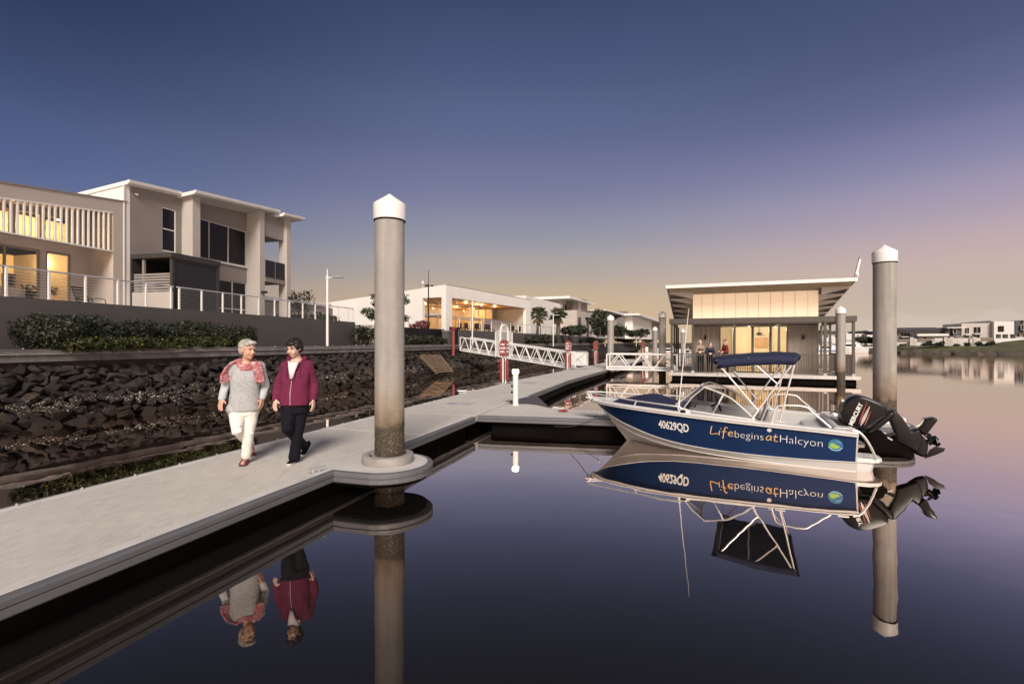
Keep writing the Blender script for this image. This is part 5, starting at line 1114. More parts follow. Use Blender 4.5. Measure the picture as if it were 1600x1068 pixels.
# ------------------------------------------------------------------ far bank on the right
bank = [(150, -30), (108, 30), (75.5, 72), (67, 86), (70, 100), (76, 120), (80, 150), (60, 190), (20, 230), (20, 420), (600, 420), (600, -30)]
def far_bank():
    from mathutils.geometry import tessellate_polygon
    P = [Vector(p) for p in bank]; n = len(P); waters = P[:9]
    mb = MB(); inn = []
    rings = []
    for i, p in enumerate(waters):
        d = (waters[min(i + 1, 8)] - waters[max(i - 1, 0)]).normalized(); nrm = Vector((d.y, -d.x)); rings.append([(p.x, p.y, -.3), (p.x + nrm.x * .6, p.y + nrm.y * .6, .24), (p.x + nrm.x * 1.4, p.y + nrm.y * 1.4, .50)])
    # finer stations along the edge so that the rock toe is uneven
    fine = []
    for a, b in zip(rings[:-1], rings[1:]):
        for k in range(24): fine.append([tuple(Vector(p).lerp(Vector(q), k / 24) + Vector((random.uniform(-.25, .25), random.uniform(-.25, .25), random.uniform(-.1, .1)))) for p, q in zip(a, b)])
    fine.append(rings[-1]); mb.loft(fine, 0, caps=False, closed=False); struct(mb.build('bank_edge', M['bank_rock']))
    top = [Vector(r[2]) for r in fine]
    inner = []
    for i, r in enumerate(fine): d = (Vector(fine[min(i + 1, len(fine) - 1)][2]) - Vector(fine[max(i - 1, 0)][2])); d.z = 0; d.normalize(); inner.append((r[2][0] + d.y * 7, r[2][1] - d.x * 7, 1.25))
    g = MB(); g.loft([[tuple(p - Vector((0, 0, .02))), q] for p, q in zip(top, inner)], 0, caps=False, closed=False); struct(g.build('grass_bank', M['grass']))
    lawn = MB(); lawn.add([(p[0], p[1], 1.2) for p in inner] + [(20, 420, 1.2), (600, 420, 1.2), (600, -30, 1.2)], [tuple(range(len(inner) + 3))]); struct(lawn.build('far_lawn', M['grass']))
far_bank()
def far_side():
    f = Frame(at(1402, 534, 104)[:2], (1, -.42)); h = f.hit; x = lambda p, y=0: f.hx(p, y); z = lambda p, q, y=0: h(p, q, y)[1]
    W = lambda a, b, y, q0, q1, n=1, fr='white_metal': (x(a, y), x(b, y), y - .04, z((a + b) / 2, q0, y), z((a + b) / 2, q1, y), n, M[fr])
    t = far_house('far_house', 'wide grey house with a dark hipped roof on the far bank beside the right pile', f, [
        ('wall', 'house_grey', x(1385), x(1470), 0, 10, 1, z(1430, 517.2)), ('balcony_slab', 'house_beige', x(1406), x(1423), -1.2, -.02, z(1415, 527), z(1415, 525.3)), ('balcony_rail', 'pane_dark', x(1407), x(1422), -1.15, -1.1, z(1415, 525.2), z(1415, 523)),
        ('pavilion_wall', 'house_beige', x(1436, -4), x(1479, -4), -4, -.5, 1, z(1450, 525, -4)), ('pavilion_roof', 'house_white', x(1431, -4), x(1480, -4), -4.8, -.4, z(1450, 524.8, -4), z(1450, 521.3, -4))],
        [W(1407, 1422, 0, 525, 518.5, 3), W(1443, 1448, -4, 529, 526.2), W(1455, 1463, 0, 520.5, 518.2), W(1385, 1398, 0, 525, 519, 2)])
    a, b, zz, zt = x(1378), x(1482), z(1430, 517), z(1430, 510.8); mb = MB()
    mb.hexa([(a, -1.3, zz), (b, -1.3, zz), (b, 11, zz), (a, 11, zz)], [(a + 4, 4, zt), (b - 1, 4, zt), (b - 1, 5, zt), (a + 4, 5, zt)]); mb.build('hipped_roof', M['roof_dark'], t)
    far_house('far_house', 'slate and white modern house with a projecting framed window on the far bank', f, [
        ('wall', 'house_white', x(1480), x(1503), .5, 9, 1, z(1490, 513)), ('slate_box', 'house_dark', x(1486), x(1497), -1, .48, 1, z(1490, 512.8)), ('side_box', 'house_dark', x(1482, -1), x(1501, -1), -1.1, .47, 1, z(1490, 524.5)), ('roof', 'white_metal', x(1475), x(1503.5), -1.6, 9, z(1490, 512.6), z(1490, 511.2))],
        [W(1489, 1495, -1.02, 520.5, 513.5, 1), W(1481, 1486, .5, 528, 525), W(1494, 1501, -1.15, 527.5, 524.8, 2)])
    far_house('far_house', 'beige cube house with two pairs of balcony openings on the far bank', f, [
        ('wall', 'house_beige', x(1502.5), x(1548), 0, 9, 1, z(1525, 504.5), .35), ('parapet', 'house_dark', x(1502), x(1548.2), -.05, .2, z(1525, 504.4), z(1525, 503.6), .35), ('balcony_slab', 'house_beige', x(1506), x(1515), -.9, -.02, z(1510, 524), z(1510, 522.6)), ('balcony_slab', 'house_beige', x(1520), x(1533), -.9, -.02, z(1526, 522.5), z(1526, 520.8))],
        [W(1507, 1514.5, 0, 521, 511.5, 2), W(1520.5, 1532.5, 0, 520.5, 510.2, 2), W(1507, 1515, 0, 527.5, 524.2, 1), W(1520.5, 1531, 0, 527.5, 523, 2)])
    far_house('far_house', 'bright white modern house with one large square window on the far bank', f, [
        ('wall', 'house_white', x(1549), x(1581), -1, 9, z(1560, 522, -1), z(1560, 502, -1)), ('pier', 'house_white', x(1549), x(1552), -1, 3, 1, z(1560, 522, -1)), ('pier', 'house_white', x(1560), x(1562), -1, 3, 1, z(1560, 522, -1)), ('pier', 'house_white', x(1571), x(1574), -1, 3, 1, z(1560, 522, -1)), ('lower_wall', 'house_grey', x(1549), x(1581), 1.5, 9, 1, z(1560, 522, -1)),
        ('slate_panel', 'house_dark', x(1581.3), x(1591), -1.2, 9, z(1585, 520, -1), z(1585, 500.8, -1))], [W(1559, 1568.5, -1, 518, 509, 2, 'dark'), W(1574.5, 1581, 1.45, 526, 522.3, 1), W(1553, 1559, 1.45, 526, 522.5, 1)])
    far_house('far_house', 'brown rendered house cut by the right edge of the picture', f, [('wall', 'house_brown', x(1591.3), x(1640), -1.6, 9, z(1600, 519, -1), z(1600, 500, -1)), ('lower_wall', 'house_white', x(1585), x(1640), -.4, 9, 1, z(1600, 519, -1))], [W(1595, 1604, -1.6, 515, 506.5, 2), W(1588, 1593, -.4, 526, 521, 1), W(1598, 1606, -.4, 526, 521, 2)])
    def wall_run(name, label, m, a, b, y, q0, q1, cat='wall', step=3.0):
        t = thing(name, label, cat, f.loc(), f.rz); X0, X1 = x(a, y), x(b, y); n = max(1, int((X1 - X0) / step))
        for k in range(n): mb = MB(); mb.box(X0 + (X1 - X0) * k / n + .02, X0 + (X1 - X0) * (k + 1) / n - .02, y, y + .2, z((a + b) / 2, q0, y), z((a + b) / 2, q1, y)); mb.build('wall_panel', M[m], t)
    wall_run('garden_wall', 'long low white garden wall below the grey house on the far bank', 'fence_pale', 1383, 1470, -9, 542, 534.5)
    wall_run('timber_fence', 'grey timber fence above the low white wall on the far bank', 'fence_timber', 1400, 1456, -6, 536, 529.5, 'fence')
    wall_run('garden_wall', 'tall white garden wall below the beige cube house', 'fence_pale', 1460, 1532, -7, 541, 528)
    wall_run('timber_fence', 'timber screen fence between the beige and the white house', 'fence_timber', 1515, 1552, -6.5, 533, 527, 'fence')
    wall_run('garden_wall', 'low pale wall with planting below the timber screen', 'fence_pale', 1520, 1553, -9, 541, 534)
    wall_run('garden_wall', 'white retaining wall on the grass rise at the right edge', 'house_white', 1553, 1599, -8, 537, 528.3)
    for k, px in enumerate((1424, 1429, 1477, 1482, 1486, 1517, 1521)):
        X = x(px, -9.4); w = f.w(X, -9.4); t = thing('gate_post', 'pale square gate post along the far bank walls', 'post', (w[0], w[1], 1.1), f.rz, 'gate posts on the far bank'); mb = MB(); mb.box(-.3, .3, -.3, .3, 0, 1.55 if k % 2 else 1.8); mb.build('shaft', M['house_beige'], t)
    for k, px in enumerate((1410, 1446, 1452, 1458, 1466, 1472, 1494, 1512, 1529, 1534, 1545, 1549)):
        w = f.w(x(px, -9.6), -9.6); shrub('bank_shrub', 'small dark shrub in front of the far bank garden walls', (w[0], w[1], 1.05), (.6, .5, .28 + .16 * (k % 3)), 110, .2, 120 + k, 'leaf', 'shrubs along the far bank')
    # grassy rise at the right edge
    g = MB(); P0, P1 = f.w(x(1528, -8), -8.4), f.w(x(1660, -8), -8.4); q0, q1 = f.w(x(1540, -14), -15), f.w(x(1660, -14), -19)
    g.loft([[(P0[0], P0[1], 1.2), (q0[0], q0[1], .9)], [(P0[0] * .7 + P1[0] * .3, P0[1] * .7 + P1[1] * .3, 2.0), (q0[0] * .7 + q1[0] * .3, q0[1] * .7 + q1[1] * .3, 1.0)], [(P1[0], P1[1], 3.2), (q1[0], q1[1], 1.1)]], 0, caps=False, closed=False); struct(g.build('grass_rise', M['grass']))
    # houses, trees and boats farther left, seen between the pavilion posts and the pile
    f2 = Frame(at(1340, 534, 128)[:2], (1, -.3)); h2 = f2.hit; x2 = lambda p: f2.hx(p); z2 = lambda q: h2(1340, q)[1]
    W2 = lambda a, b, q0, q1: (x2(a), x2(b), -.04, z2(q0), z2(q1), 1)
    far_house('distant_house', 'distant white flat house right of the floating pavilion', f2, [('wall', 'house_white', x2(1322), x2(1352), 0, 12, 1, z2(521))], [W2(1339, 1341.5, 527, 522.5), W2(1346, 1350, 527, 522.5)])
    far_house('distant_house', 'distant slate topped house just left of the right pile', f2, [('wall', 'house_white', x2(1352.5), x2(1384), -1, 12, 1, z2(523)), ('upper_wall', 'house_dark', x2(1352.6), x2(1384), -.6, 12, z2(522.8), z2(517.5)), ('roof', 'white_metal', x2(1351), x2(1386), -2, 12, z2(517.3), z2(516))], [W2(1353, 1362, 523, 519)])
    far_house('distant_house', 'distant white house seen through the right bay of the floating pavilion', f2, [('wall', 'house_white', x2(1286), x2(1318), 2, 12, 1, z2(519)), ('roof', 'roof_dark', x2(1284), x2(1320), 1, 13, z2(518.8), z2(516.5))], [W2(1290, 1294, 527, 523), W2(1304, 1309, 527, 523)])
    for k, (px, q, Yd, s) in enumerate(((1287, 517, 150, 3.0), (1346, 527, 112, 2.2), (1355, 527.5, 113, 2.4), (1362, 529, 113, 1.8), (1300, 521, 140, 2.4), (1378, 530, 110, 1.5))):
        p = at(px, 541, Yd); hh = at(px, q, Yd).z - 1.2; tree('bank_tree', ['tall dark tree seen through the right bay of the floating pavilion', 'dark bushy tree in front of the distant white house', 'round dark tree just left of the right pile', 'low dark tree touching the right pile', 'mid height tree between the distant houses', 'small dark tree hidden mostly by the right pile'][k], (p.x, p.y, 1.2), hh, (s * .5, s * .4, hh * .18, 8), 420, .42, 140 + k)
far_side()
def cruiser(label, px, Yd, L_, rz, stripe, group='moored boats in the far marina', top=True):
    p = at(px, 534, Yd); t = thing('moored_boat', label, 'boat', (p.x, p.y, 0), rz, group)
    rings = []
    for s, b in ((-.5, .9), (-.3, 1), (.1, 1), (.3, .8), (.42, .45), (.5, .04)):
        w = b * L_ * .16; sh = (.10 + .045 * max(0, s + .1)) * L_; rings.append([(s * L_, -w, sh), (s * L_, -w * .8, 0), (s * L_ * .97, 0, -.1), (s * L_, w * .8, 0), (s * L_, w, sh)])
    mb = MB(); mb.loft(rings, 0); mb.build('hull', M['gel'], t)
    mb = MB(); mb.loft([[(s * L_, -w * L_ - .02, .085 * L_), (s * L_, -w * L_ - .03, .065 * L_)] for s, w in ((-.48, .143), (-.3, .158), (.1, .158))], 0, False, False); mb.build('stripe', M[stripe], t)
    mb = MB(); mb.loft([[(x * L_, y * L_, z * L_) for x, y, z in q] for q in ([(-.3, -.11, .09), (.2, -.11, .11), (.2, .11, .11), (-.3, .11, .09)], [(-.28, -.1, .19), (.06, -.1, .19), (.06, .1, .19), (-.28, .1, .19)])]); mb.build('cabin', M['gel'], t)
    mb = MB(); mb.box(-.26 * L_, .0, -.113 * L_, .113 * L_, .13 * L_, .17 * L_); mb.build('cabin_window', M['pane_dark'], t)
    if top: mb = MB(); mb.box(-.3 * L_, .02 * L_, -.1 * L_, .1 * L_, .24 * L_, .255 * L_); mb.build('canopy', M['navy'], t); mb = MB(); [mb.tube([(x * L_, y * L_, .15 * L_), (x * L_, y * L_, .24 * L_)], .03, 5) for x in (-.28, 0) for y in (-.09, .09)]; mb.build('canopy_frame', M['steel'], t)
cruiser('white motor boat moored right of the floating pavilion', 1332, 100, 8.5, R(-4), 'red', top=False)
cruiser('white cruiser with a red stripe seen through the right bay of the floating pavilion', 1312, 92, 9, R(175), 'red')
cruiser('white cruiser with a dark canopy seen through the far right bay', 1293, 78, 7.5, R(8), 'logo_blue')
cruiser('white boat with a navy canopy seen through the left bay of the pavilion', 1066, 52, 6.5, R(60), 'logo_blue')
cruiser('small white boat on the water behind the bridge truss', 1042, 66, 6, R(30), 'red', top=False)
# ------------------------------------------------------------------ floating pavilion
FP = Frame((8.37, 25.5), (.928, -.371))
def pavilion():
    t = thing('floating_pavilion', 'floating bronze clad pavilion with a glowing clerestory and wide white skillion roof', 'pavilion', FP.loc(), FP.rz)
    x = lambda p, y=0: FP.hx(p, y); z = lambda p, q, y=0: FP.hit(p, q, y)[1]
    Lx, Dy, yc = 8.2, 7.2, 1.2
    bx(t, 'deck', M['deck'], -.1, Lx + .12, -.02, Dy, .24, ZD)
    bx(t, 'deck_edge', M['alu'], -.1, Lx + .12, -.075, -.022, .21, ZD + .004); bx(t, 'deck_edge', M['alu'], Lx + .122, Lx + .17, -.07, Dy, .21, ZD + .004)
    mb = MB(); prof = [(0, -.4), (0, -.2), (-.12, .0), (0, .2), (0, .235), (Dy - .2, .235), (Dy - .2, -.4)]
    mb.loft([[(xx, yy + o, zz) for yy, zz in prof] for xx, o in ((.05, .25), (.15, .12), (Lx - .15, .12), (Lx + .05, .25))]); mb.build('float', M['float'], t)
    ztop = 3.19; zb = 2.93; bf = M['brown_frame']
    cols = [x(1049.5, .1), x(1082.5, .1), x(1147.6, .1), x(1217, .1), x(1289, .1), x(1333.5, .1)]
    for c in cols:
        bx(t, 'veranda_post', bf, c - .055, c + .055, .05, .16, ZD, zb); bx(t, 'post_foot', M['cream'], c - .07, c + .07, .035, .175, ZD + .001, ZD + .11)
    for xx, yy in ((cols[0], 2.4), (cols[0], 4.6), (cols[-1], 2.4), (cols[-1], 4.6), (cols[0], 6.8), (cols[-1], 6.8)): bx(t, 'veranda_post', bf, xx - .05, xx + .05, yy, yy + .1, ZD, zb)
    bx(t, 'fascia', bf, cols[0] - .12, cols[-1] + .12, .0, .09, zb, ztop); bx(t, 'fascia', bf, cols[0] - .12, cols[0] - .03, .092, 7, zb, ztop); bx(t, 'fascia', bf, cols[-1] + .03, cols[-1] + .12, .092, 7, zb, ztop)
    bx(t, 'veranda_roof', bf, cols[0] - .02, cols[-1] + .02, .095, yc - .02, ztop - .07, ztop - .02); bx(t, 'veranda_roof', bf, cols[0] - .02, x(1082, yc) - .01, yc - .019, 7, ztop - .07, ztop - .02); bx(t, 'veranda_roof', bf, x(1279, yc) + .01, cols[-1] + .02, yc - .019, 7, ztop - .07, ztop - .02)
    bx(t, 'soffit', M['brown_clad'], cols[0], cols[-1], .1, yc - .03, zb + .08, zb + .10); bx(t, 'gutter', M['taupe'], cols[0], cols[-1], .093, .12, zb - .06, zb - .001)
    # balustrades: pickets, shared mesh
    pk = MB(); pk.box(-.013, .013, -.013, .013, 0, .88); pm = pk.mesh('picket', M['brown_frame'])
    def pickets(p, q):
        p, q = Vector(p), Vector(q); n = int((q - p).length / .105)
        for k in range(n + 1):
            o = bpy.data.objects.new('picket', pm); COL.objects.link(o); o.parent = t; c = p.lerp(q, k / n); o.location = (c.x, c.y, ZD + .07)
    pickets((cols[0] + .1, .1), (cols[-1] - .1, .1)); pickets((cols[-1], .25), (cols[-1], 4.4)); pickets((cols[0], .25), (cols[0], 4.4))
    for a, b, c, d in ((cols[0], cols[-1], .075, .125), (cols[0] - .025, cols[0] + .025, .13, 4.6), (cols[-1] - .025, cols[-1] + .025, .13, 4.6)):
        bx(t, 'handrail', bf, a, b, c, d, ZD + .95, ZD + 1.0); bx(t, 'bottom_rail', bf, a, b, c + .01, d - .01, ZD + .05, ZD + .085)
    # core with clad panels and glazed doors
    pa, pb, pc_, pd = x(1082.5, yc), x(1124, yc), x(1231, yc), x(1279, yc); zh = z(1180, 508.5, yc)
    for a, b in ((pa, pb), (pc_, pd)):
        n = 5
        for k in range(n): bx(t, 'cladding_panel', M['brown_clad'], a + (b - a) * k / n + .004, a + (b - a) * (k + 1) / n - .004, yc, yc + .12, ZD, zh)
    bx(t, 'header', bf, pa, pd, yc - .02, yc + .14, zh + .002, ztop + .02)
    for px, c in ((1102, 0), (1255, 1)): mb = MB(); q = x(px, yc); mb.box(q - .05, q + .05, yc - .10, yc - .002, z(px, 530, yc), z(px, 523.5, yc)); mb.build('wall_light', M['black'], t, bevel=.01)
    g = [pb, x(1147, yc), x(1176, yc), x(1204, yc), pc_]
    for a, b in zip(g[:-1], g[1:]): window(t, a, b, yc + .06, ZD + .02, zh - .005, 1, bf, M['glass'], fw=.06)
    bx(t, 'side_wall', M['brown_clad'], pa, pa + .1, yc + .13, 6.4, ZD, ztop + .02); bx(t, 'side_wall', M['brown_clad'], pd - .1, pd, yc + .13, 6.4, ZD, ztop + .02)
    room(t, pa + .11, pd - .11, yc + .15, 6.3, ZD + .01, zh + .2, lamps=((.25, .3), (.5, .45), (.72, .3)), power=230, color=(1, .86, .62))
    bx(t, 'room_partition', M['inside'], x(1146, 3), x(1149, 3), 2.6, 6.2, ZD + .02, zh)
    bx(t, 'timber_panel', M['timber_in'], x(1180, 6.1), x(1199, 6.1), 6.1, 6.25, z(1190, 542, 6.1), z(1190, 527, 6.1))
    mb = MB(); q = x(1186, 5.8); mb.tube([(q, 5.8, zh + .2), (q, 5.8, zh - .3)], .02, 6); mb.ell((q, 5.8, zh - .36), (.16, .1, .09), 10, 6); mb.build('pendant_lamp', M['black'], t)
    # clerestory of translucent panels
    zc0, zc1 = ztop + .03, z(1082, 457.5, yc); edge = [1082.5, 1096.6, 1114.4, 1131.6, 1149.6, 1167.6, 1185.4, 1204, 1223.4, 1242.4, 1262.4, 1279]
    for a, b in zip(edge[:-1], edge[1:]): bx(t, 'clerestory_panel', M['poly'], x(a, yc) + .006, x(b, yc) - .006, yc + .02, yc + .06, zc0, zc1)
    for a in edge[1:-1]: bx(t, 'clerestory_bar', M['soffit'], x(a, yc) - .007, x(a, yc) + .007, yc + .01, yc + .05, zc0, zc1)
    bx(t, 'clerestory_side', M['poly'], pa + .005, pa + .05, yc + .07, 5.8, zc0, 3.6); bx(t, 'clerestory_side', M['poly'], pd - .05, pd - .005, yc + .07, 5.8, zc0, 3.6)
    # roof: falls to the back, wide at the ends
    rl, rr = x(1041, -.15), x(1337, -.15) + .05; zf, drop, dep = 4.86, .205, 6.9
    zr = lambda y: zf - drop * (y + .15)
    mb = MB(); y0, y1 = -.15, dep
    mb.hexa([(rl, y0, zr(y0) - .03), (rr, y0, zr(y0) - .03), (rr, y1, zr(y1) - .03), (rl, y1, zr(y1) - .03)], [(rl, y0, zr(y0) + .06), (rr, y0, zr(y0) + .06), (rr, y1, zr(y1) + .06), (rl, y1, zr(y1) + .06)]); mb.build('roof', M['white_metal'], t)
    bx(t, 'roof_fascia', M['white_metal'], rl - .02, rr + .02, y0 - .06, y0 - .002, zf - .09, zf + .075)
    mb = MB(); mb.ell((rl - .0, y0 - .03, zf - .01), (.05, .05, .11), 8, 6); mb.build('gutter_end', M['white_metal'], t)
    for k in range(5):   # battens seen under the front overhang
        y = .02 + k * .225; mb = MB(); mb.box(rl + .1, rr - .1, y, y + .07, zr(y) - .115, zr(y) - .045); mb.build('soffit_batten', M['soffit'], t)
    mb = MB(); mb.add([(rl + .05, -.1, zr(-.1) - .034), (rr - .05, -.1, zr(-.1) - .034), (rr - .05, dep - .1, zr(dep - .1) - .034), (rl + .05, dep - .1, zr(dep - .1) - .034)], [(0, 3, 2, 1)]); mb.build('roof_lining', M['brown_clad'], t)
    for k in range(6):   # tapered beams carrying the overhanging ends
        y = .5 + k * 1.15; zz = zr(y) - .11; q = .06
        for s, e0, e1 in ((-1, pa, rl + .12), (1, pd, rr - .12)):
            mb = MB(); mb.prism([(e0, zz), (e1, zz), (e1, zz - .09), (e1 - s * .25, zz - .14), (e0, zz - .36)], lambda a, b, yy: (a, yy, b), y, y + q * 2); mb.build('roof_beam', M['house_beige'], t)
    return t
pavilion()
def flag():
    x_, y_ = FP.hx(1334, -.1), -.1; w = FP.w(x_, y_); t = thing('flag', 'small white flag on a thin pole at the right end of the pavilion roof', 'flag', (w[0], w[1], 4.9))
    mb = MB(); mb.tube([(0, 0, 0), (.26, 0, 1.0)], .014, 6); mb.build('pole', M['black'], t)
    mb = MB(); cl = []
    for k in range(7):
        f = k / 6; cl.append([(.07 + .19 * f + j * (.09 + .10 * (1 - f)) / 4, .04 * math.sin(j * 1.7 + k), .30 + .66 * f - .07 * j * (1 - f * .6)) for j in range(4)])
    mb.loft(cl, 0, False, False); c = mb.build('cloth', M['flag'], t, smooth=True)
flag()

# ------------------------------------------------------------------ the moored runabout
FBo = Frame((5.6, 8.1), (-math.cos(R(26)), math.sin(R(26))))     # x forward from the transom, y to port (towards the camera)
def interp(tab, s):
    if s <= tab[0][0]: return tab[0][1]
    for i in range(len(tab) - 1):
        if s <= tab[i + 1][0]:
            a, b = tab[i], tab[i + 1]; h = b[0] - a[0]; t = (s - a[0]) / h
            m0 = (b[1] - tab[i - 1][1]) / (b[0] - tab[i - 1][0]) if i > 0 else (b[1] - a[1]) / h
            m1 = (tab[i + 2][1] - a[1]) / (tab[i + 2][0] - a[0]) if i + 2 < len(tab) else (b[1] - a[1]) / h
            return (2*t**3 - 3*t*t + 1) * a[1] + (t**3 - 2*t*t + t) * h * m0 + (-2*t**3 + 3*t*t) * b[1] + (t**3 - t*t) * h * m1
    return tab[-1][1]
SE = dict(g=4.40, n=4.27, c=4.02, k=3.66)
def hg(s): return .985 * max(0, 1 - (max(s, 0) / SE['g']) ** 3.3) ** .85
def hn(s): return .875 * max(0, 1 - (max(s, 0) / SE['n']) ** 2.7) ** .95
def hc_(s): return .835 * max(0, 1 - (max(s, 0) / SE['c']) ** 2.5) ** .95
ZG = [(0, .585), (.6, .618), (1.65, .662), (2.86, .72), (3.6, .745), (4.40, .765)]
ZN = [(0, .148), (.93, .118), (2.04, .125), (2.88, .20), (3.62, .385), (4.0, .54), (4.27, .70)]
ZC = [(0, -.015), (1.2, -.005), (2.4, .035), (3.2, .135), (3.7, .27), (4.02, .43)]
ZK = [(0, -.30), (2.0, -.27), (3.0, -.16), (3.66, .0)]
def zg(s): return interp(ZG, s)
def side(s, z, off=.004):
    """point on the port topside at station s and height z"""
    zn_, zg_ = interp(ZN, min(s, SE['n'])), zg(s); f = (z - zn_) / max(1e-3, zg_ - zn_); tn, tg = hn(s), hg(s)
    return Vector((s, tn + (tg - tn) * f + off, z))
def runabout():
    t = thing('runabout', 'blue and white open runabout with navy bimini moored stern out, white lettering on its side', 'boat', FBo.loc(), FBo.rz)
    N_ = 44
    def station(u, sgn):
        lines = (('k', lambda s: 0, lambda s: interp(ZK, s)), ('c', hc_, lambda s: interp(ZC, s)), ('n', hn, lambda s: interp(ZN, s)), ('g', hg, zg))
        out = []
        for key, hw, zz in lines: s = u * SE[key]; out.append(Vector((s, sgn * hw(s), zz(s))))
        return out
    mb = MB(); us = [1 - (1 - k / N_) ** 1.3 for k in range(N_ + 1)]
    st = [(station(u, 1), station(u, -1)) for u in us]
    ring = []
    for p, s in st: ring.append([s[2], s[1], p[0], p[1], p[2]])
    mb.loft(ring, 0, caps=False, closed=False)
    # transom
    p, s = st[0]; mb.add([s[3], s[2], s[1], p[0], p[1], p[2], p[3]], [(0, 1, 2, 3, 4, 5, 6)], 0)
    for sg in (0, 1):
        a = len(mb.v); side_r = [[r[sg][2], r[sg][2].lerp(r[sg][3], .5), r[sg][3]] for r in st]; mb.loft(side_r, 1, caps=False, closed=False)
    hull = mb.build('hull', [M['hull_white'], M['hull_blue']], t, smooth=True)
    # white return at the stern end of the blue vinyl
    mb = MB(); mb.loft([[side(s, interp(ZN, s) + .01, .004), side(s, zg(s) - .03, .004)] for s in (-.001, .02)], 0, False, False); mb.build('stern_edge', M['hull_white'], t)
    # spray rail along the chine and a bead along the white band
    for sg in (1, -1):
        mb = MB(); mb.tube([(u * SE['c'], sg * (hc_(u * SE['c']) + .006), interp(ZC, u * SE['c']) + .012) for u in us[:-2]], .014, 6); mb.build('spray_rail', M['hull_white'], t)
        mb = MB(); mb.tube([(u * SE['n'], sg * (hn(u * SE['n']) + .003), interp(ZN, u * SE['n'])) for u in us[:-2]], .009, 6); mb.build('knuckle_bead', M['hull_white'], t)
        # gunwale: rolled capping with a grey insert
        mb = MB(); rg = []
        for u in us:
            s = u * SE['g']; w = hg(s); inn = max(0, w - .13 * min(1, w / .3)); rg.append([(s, sg * (w + .022), zg(s) - .035), (s, sg * (w + .030), zg(s) - .012), (s, sg * (w + .018), zg(s) + .028), (s, sg * w * .96 , zg(s) + .042), (s, sg * inn, zg(s) + .035), (s, sg * inn, zg(s) - .03)])
        mb.loft(rg, 0, True, True); mb.build('gunwale', M['gel'], t, smooth=True)
        mb = MB(); mb.tube([(u * SE['g'], sg * (hg(u * SE['g']) + .034), zg(u * SE['g']) + .006) for u in us[:-1]], .008, 6); mb.build('rub_strip', M['seat'], t)
        mb = MB(); mb.loft([[(s, sg * (hg(s) - .13), zg(s) - .0), (s, sg * min(hg(s) - .16, hn(s) - .08), .16)] for s in [k * .2 for k in range(0, 15)]], 0, False, False); mb.build('side_lining', M['seat'], t)
    # cockpit floor, bulkhead, foredeck
    mb = MB(); fl = [s * .2 for s in range(0, 15)]; mb.loft([[(s, -hn(s) + .1, .14), (s, hn(s) - .1, .14)] for s in fl], 0, False, False); mb.build('cockpit_floor', M['seat'], t)
    mb = MB(); mb.loft([[(u * SE['g'], -hg(u * SE['g']) + .1 * min(1, hg(u * SE['g']) / .3), zg(u * SE['g']) + .03), (u * SE['g'], 0, zg(u * SE['g']) + .055), (u * SE['g'], hg(u * SE['g']) - .1 * min(1, hg(u * SE['g']) / .3), zg(u * SE['g']) + .03)] for u in [.80 + .2 * k / 8 for k in range(9)]], 0, False, False); mb.build('foredeck', M['gel'], t)
    bx(t, 'bulkhead', M['seat'], 2.42, 2.46, -.46, .46, .16, .74)
    # navy bow cover, peaked
    mb = MB(); rows = []
    for k in range(13):
        s = 2.50 + 1.38 * k / 12; w = hg(s) - .09; f = 1 - abs((s - 3.10) / (.78 if s > 3.1 else .62)) ** 1.15; f = max(0, f); e = zg(s) + .045
        rows.append([(s, w * j / 6, e + .20 * f * (1 - abs(j / 6) ** 1.25) + .006 * math.sin(j * 2.2 + k)) for j in range(-6, 7)])
    mb.loft(rows, 0, False, False); mb.build('bow_cover', M['navy'], t, smooth=True)
    # bow sprit with roller, bow rail
    mb = MB(); mb.loft([[(s, -w, z_), (s, w, z_), (s, w, z_ + .035), (s, -w, z_ + .035)] for s, w, z_ in ((4.0, .16, .79), (4.3, .12, .80), (4.50, .08, .81))]); mb.build('bow_sprit', M['gel'], t, bevel=.01)
    rail = [(2.50, .80, .78), (2.56, .80, .83), (2.9, .76, .855), (3.36, .55, .865), (3.9, .33, .90), (4.3, .16, .93), (4.47, .07, .93)]
    full = [Vector(p) for p in rail] + [Vector((4.53, 0, .93))] + [Vector((p[0], -p[1], p[2])) for p in reversed(rail)]
    mb = MB(); mb.tube(full, .0135, 8); mb.build('bow_rail', M['steel'], t, smooth=True)
    for sg in (1, -1):
        for a, b in (((3.42, .53, .75), (3.36, .55, .865)), ((4.38, .10, .80), (4.47, .07, .93))): mb = MB(); mb.tube([(a[0], sg * a[1], a[2]), (b[0], sg * b[1], b[2])], .013, 8); mb.build('rail_stanchion', M['steel'], t, smooth=True)
        mb = MB(); mb.loft([[(2.38 + .2 * k / 5, sg * (.83 - .02 * k / 5), .70), (2.38 + .2 * k / 5, sg * (.83 - .02 * k / 5), .70 + .115 * math.sin(R(35 + 110 * k / 5)))] for k in range(6)], 0, False, False); mb.build('rail_bracket', M['white_metal'], t)
    mb = MB(); mb.ell((2.50, .845, .76), (.05, .03, .03), 10, 6); mb.build('nav_light', M['black'], t, smooth=True)
    mb = MB(); mb.tube([(4.16, 0, .50), (4.22, 0, .47), (4.24, .0, .53)], .012, 6); mb.build('bow_eye', M['steel'], t)
    # antenna
    mb = MB(); mb.tube([(2.60, .66, .76), (2.585, .65, .92)], .02, 8); mb.tube([(2.585, .65, .92), (2.43, .60, 2.56)], [.010, .005], 6); mb.build('antenna', M['white_metal'], t)
    # windshield
    F_, T_, Mi, R_ = Vector((2.52, .74, .775)), Vector((2.17, .60, 1.175)), Vector((1.70, .74, .985)), Vector((1.38, .90, .70))
